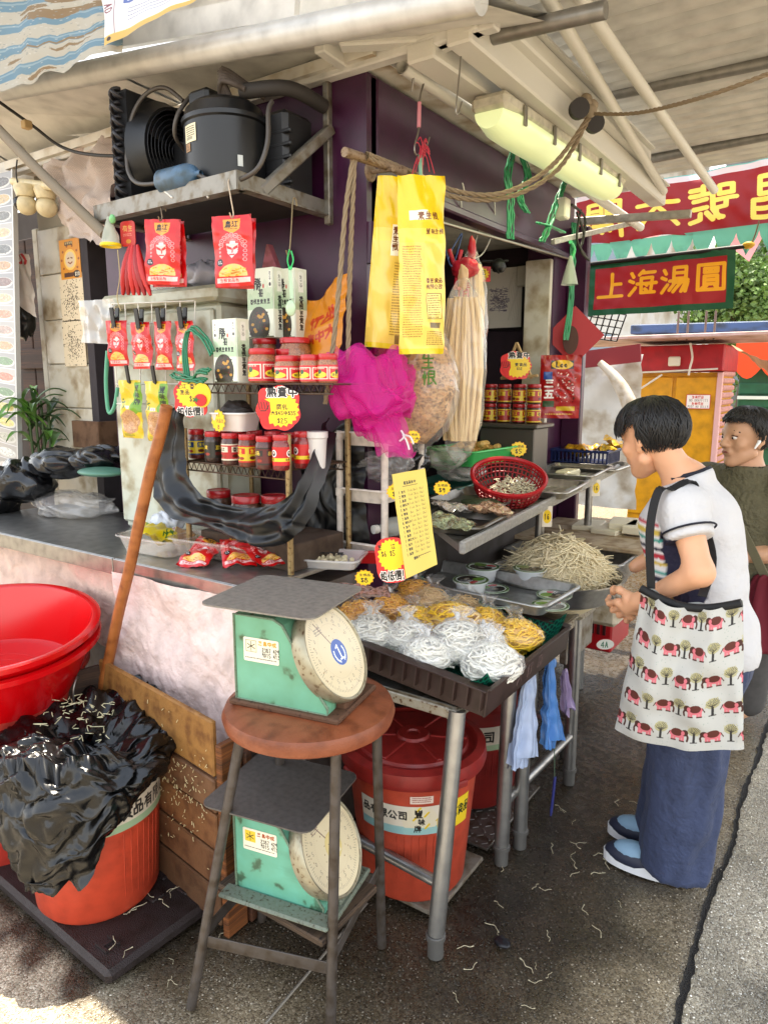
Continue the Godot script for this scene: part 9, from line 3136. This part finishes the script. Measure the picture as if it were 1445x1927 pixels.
			for e in 9:
				var a := -PI * (e + 0.5) / 9.0
				im.line([Vector2(tx, cy - 2), Vector2(tx + cos(a) * 10, cy - 8 + sin(a) * 9), Vector2(tx + cos(a + 0.25) * 16, cy - 12 + sin(a) * 16)], 0.8, Color(0.22, 0.20, 0.17))
			for e in 26: im.rect(tx + R.randi_range(-18, 18), cy - 14 + R.randi_range(-16, 14), 2, 2, Color(0.72, 0.68, 0.44))
	var tote := T("elephant_tote_bag", "cloth tote bag printed with pink elephants and bare trees hanging from the bending person's shoulder", "bag", P(1.920,0.539,0.343))
	var c := [P(1.900,0.963,0.467), P(1.900,0.966,0.224), P(1.900,0.583,0.188), P(1.920,0.530,0.521)]
	for side in [-1.0, 1.0]:
		b = B(tote)
		b.grid(40, 40, func(s, q):
			var p: Vector3 = c[0].lerp(c[1], s).lerp(c[3].lerp(c[2], s), q)
			var bul: float = pow(maxf(0.0, sin(PI * s)), 0.5) * (0.35 + 0.65 * sin(PI * clampf(q * 0.85 + 0.1, 0, 1)))
			p.y += 0.035 * sin(PI * s) * (1.0 - q) * -0.9 + 0.018 * sin(PI * s) * -q
			return p + Vector3(side * 0.045 * bul + 0.020 * sin(s * 15 + 2.0 * q + nz(Vector3(s, q, 0), 2.0)) * (1.0 - 0.7 * q) + 0.008 * nz(p, 10.0), 0, 0))
		var m := print_mat(im.made(), 0.75)
		m.uv1_scale = Vector3(0.66, 0.84, 1)
		K(b, "panel", m, tote)
	var blk := mt("#101012", 0.75)
	for q in [sp([c[0].lerp(c[1], 0.10), P(1.900,1.116,0.456), P(1.930,1.219,0.449), sl + P(-0.045, 0.055, 0.02), sl + P(0.0, 0.072, -0.02), P(2.030,1.164,0.362), P(2.030,1.037,0.321), c[0].lerp(c[1], 0.62)], 6)]:
		b = B(tote)
		for i in q.size() - 1: b.bar(q[i], q[i + 1] + (q[i + 1] - q[i]) * 0.15, 0.004, 0.022, 0.001, P(0.1, 0.1, 1))
		K(b, "strap", blk, tote)
	b = B(tote)
	var rim := []
	for i in 13: rim.append(c[0].lerp(c[1], i / 12.0) + Vector3(-0.012, -0.032 * sin(PI * i / 12.0), 0))
	b.tube(rim, 0.011, 6)
	K(b, "hem", blk, tote)
	# the second woman
	t = T("person", "person in olive T-shirt with an earbud and cross-body strap at the right edge", "person", P(3.45, 0, 0.33))
	var dk := mt("#c29474", 0.5)
	hc = P(3.380,1.269,0.445)
	hd = Transform3D(Basis.looking_at(-P(-0.72, 0.0, 0.70).normalized(), UP), hc)
	nk = hc + Vector3(0.03, -0.155, 0.01)
	sl = nk + P(-0.03, -0.055, -0.17)
	sr = nk + P(0.05, -0.05, 0.16)
	ch = nk + Vector3(0, -0.16, 0)
	hp = nk + P(0.02, -0.52, 0.0)
	el = sl + P(-0.03, -0.27, -0.02)
	er = sr + P(0.02, -0.27, 0.02)
	wl = ch + P(-0.16, -0.17, 0.02)
	wr = ch + P(-0.16, -0.20, 0.06)
	body = [[nk, hd * Vector3(0, -0.03, -0.03), 0.052, 0.052], [nk, ch, 0.08, 0.125], [sl, sr, 0.065, 0.065], [ch, hp, 0.13, 0.14], [sl, el, 0.055, 0.046], [el, wl, 0.045, 0.028], [sr, er, 0.055, 0.046], [er, wr, 0.045, 0.028]]
	for s in [-1.0, 1.0]:
		var hj: Vector3 = hp + P(0.03 * s, -0.05, 0.085 * s)
		body.append([hj, hj + Vector3(0, -0.38, 0), 0.09, 0.06]); body.append([hj + Vector3(0, -0.38, 0), Vector3(hj.x, 0.07, hj.z), 0.06, 0.04])
		body.append([Vector3(hj.x, 0.05, hj.z), Vector3(hj.x - 0.13, 0.03, hj.z - 0.06), 0.036, 0.028])
	b = B(t)
	skinned(b, body, 0.014, 0.03)
	skinned(b, head_bones(hd, 1.05), 0.005, 0.016)
	var lf2 := P(0.1, 0.0, 0.9).normalized()
	skinned(b, hand_bones(Transform3D(Basis(lf2.cross(P(1, 0, 0)), lf2, P(1, 0, 0)).orthonormalized(), wl), 0.6, 1.0), 0.0045, 0.008)
	K(b, "body", dk, t)
	face_parts(t, hd, 1.05)
	b = B(t)
	hair(b, hd, 1.05, 1)
	b.ball(hd * Vector3(0, 0.05, -0.115), Vector3(0.04, 0.04, 0.04), 16, 10)
	K(b, "hair", mt("#151110", 0.4, 0, {"rim": 0.3}), t)
	cl = []
	for q in body.slice(1, 4): cl.append([q[0], q[1], q[2] + 0.016, q[3] + 0.02])
	cl.append([sl, sl.lerp(el, 0.85), 0.072, 0.074]); cl.append([sr, sr.lerp(er, 0.85), 0.072, 0.074])
	b = B(t)
	skinned(b, cl, 0.011, 0.03, null, func(p): return maxf(hp.y - 0.06 - p.y, maxf(maxf(p.y - nk.y - 0.04, minf(0.078 - Vector2(p.x - nk.x, p.z - nk.z).length(), p.y - nk.y + 0.02)), sl.y - 0.21 - p.y if absf((p - ch).dot(P(0.3, 0, 0.95))) > 0.165 else -1.0)))
	K(b, "t_shirt", mt("#5f5a43", 0.85, 0, {"tex": "grime", "scale": 3.0, "bump": "wrinkle", "depth": 0.6}), t)
	b = B(t)
	skinned(b, [[hp, hp + Vector3(0, -0.1, 0), 0.15, 0.15], [hp + P(-0.03, -0.08, -0.085), P(-0.03, 0.10, -0.085) + Vector3(hp.x, 0, hp.z), 0.115, 0.08], [hp + P(0.03, -0.08, 0.085), P(0.03, 0.10, 0.085) + Vector3(hp.x, 0, hp.z), 0.115, 0.08]], 0.013, 0.03)
	K(b, "trousers", mt("#4d4a48", 0.85, 0, {"tex": "grime", "scale": 3.0}), t)
	b = B(t)
	b.tube([hd * Vector3(0.088, -0.008, 0.004), hd * Vector3(0.092, -0.012, 0.008), hd * Vector3(0.088, -0.038, 0.022)], [0.008, 0.007, 0.0035], 10)
	K(b, "earbud", mt("#e8e8e8", 0.25), t)
	b = B(t)
	var stp := sp([sr + P(-0.02, 0.075, -0.05), ch + P(-0.135, 0.02, 0.02), ch + P(-0.165, -0.12, -0.06), hp + P(-0.16, 0.1, -0.13)], 6)
	for i in stp.size() - 1: b.bar(stp[i], stp[i + 1], 0.036, 0.006, 0.001, P(-1, 0, 0.2))
	K(b, "cross_body_strap", mt("#6d6850", 0.8), t)
	for q in [["blue_carrier_bag", "thin pale blue carrier bag hanging from the arm of the person in olive", wl + P(-0.02, 0.02, 0.0), 0.36, 0.06, "#8fb0d6", 0.45], ["maroon_bag", "maroon cloth bag held at the side of the person in olive", wl + P(0.02, -0.05, -0.16), 0.34, 0.10, "#6e1526", 1.0]]:
		b = B()
		b.grid(24, 24, func(s, r):
			var a: float = s * TAU
			var k: float = q[4] * (0.25 + 0.9 * sqrt(r)) * (1.0 if r < 0.96 else 0.4)
			var p: Vector3 = q[2] + Vector3(cos(a) * k * 0.55, -q[3] * r - 0.02, sin(a) * k)
			return p + Vector3(cos(a), 0, sin(a)) * 0.014 * sin(a * 7 + r * 4))
		O(b, q[0], mt(q[5], 0.25, 0, {"alpha": q[6]}) if q[6] < 1.0 else mt(q[5], 0.8), q[1], "bag")

func litter():
	R.seed = 55
	var protos := []
	for k in 4:
		var b := MB.new()
		var p := [Vector3(-0.022, 0, 0)]
		for j in 4: p.append(p[j] + Vector3(0.012, 0.002 * sin(j + k), R.randf_range(-0.010, 0.010)))
		p = sp(p, 3)
		var rr := []
		for j in p.size(): rr.append(0.0011 if j > 1 else 0.0019)
		b.tube(p, rr, 5)
		protos.append(b.mesh())
	var m := mt("#b5ab8e", 0.45)
	for k in 56:
		var u := R.randf_range(0.95, 2.6)
		var v := clampf(R.randfn(0.75, 0.28), 0.30, 1.4)
		if k < 18: u = R.randf_range(0.93, 1.25); v = R.randf_range(1.30, 1.62)
		elif k < 44: u = R.randf_range(1.6, 2.5); v = R.randf_range(0.45, 0.85)
		var o := MeshInstance3D.new()
		o.name = numbered("fallen_sprout")
		o.mesh = protos[k % 4]
		o.material_override = m
		if k >= 18 and k % 3:
			u = [1.62, 1.95, 2.2, 1.45, 2.05][k % 5] + R.randfn() * 0.10
			v = [0.62, 0.72, 0.60, 0.72, 0.55][k % 5] + R.randfn() * 0.06
		var on: bool = u < 1.36 and v > 1.44
		o.transform = Transform3D(Basis(UP, R.randf() * TAU).scaled(Vector3.ONE * R.randf_range(0.5, 1.1)), P(u, 0.047 if on else 0.004, v))
		add_child(o)
		tag(o, "pale fallen bean sprout lying loose on the dark wet ground around the stall", "sprout", "fallen bean sprouts on the ground")
	var b := B()
	blob(b, P(1.574,0.008,0.689), Vector3(0.018, 0.007, 0.022), 0.6, 40.0, 2.0, 18, 12)
	O(b, "black_scrap", mt("#121218", 0.4), "small black scrap of plastic on the pavement right of the stool", "scrap")
	b = B()
	b.tube([P(1.029,0.004,1.045), P(1.487,0.004,1.079)], 0.004, 6)
	O(b, "thin_rod", mt("#8a8378", 0.5, 0.5), "thin pale metal strip lying on the ground beneath the stool", "strip")
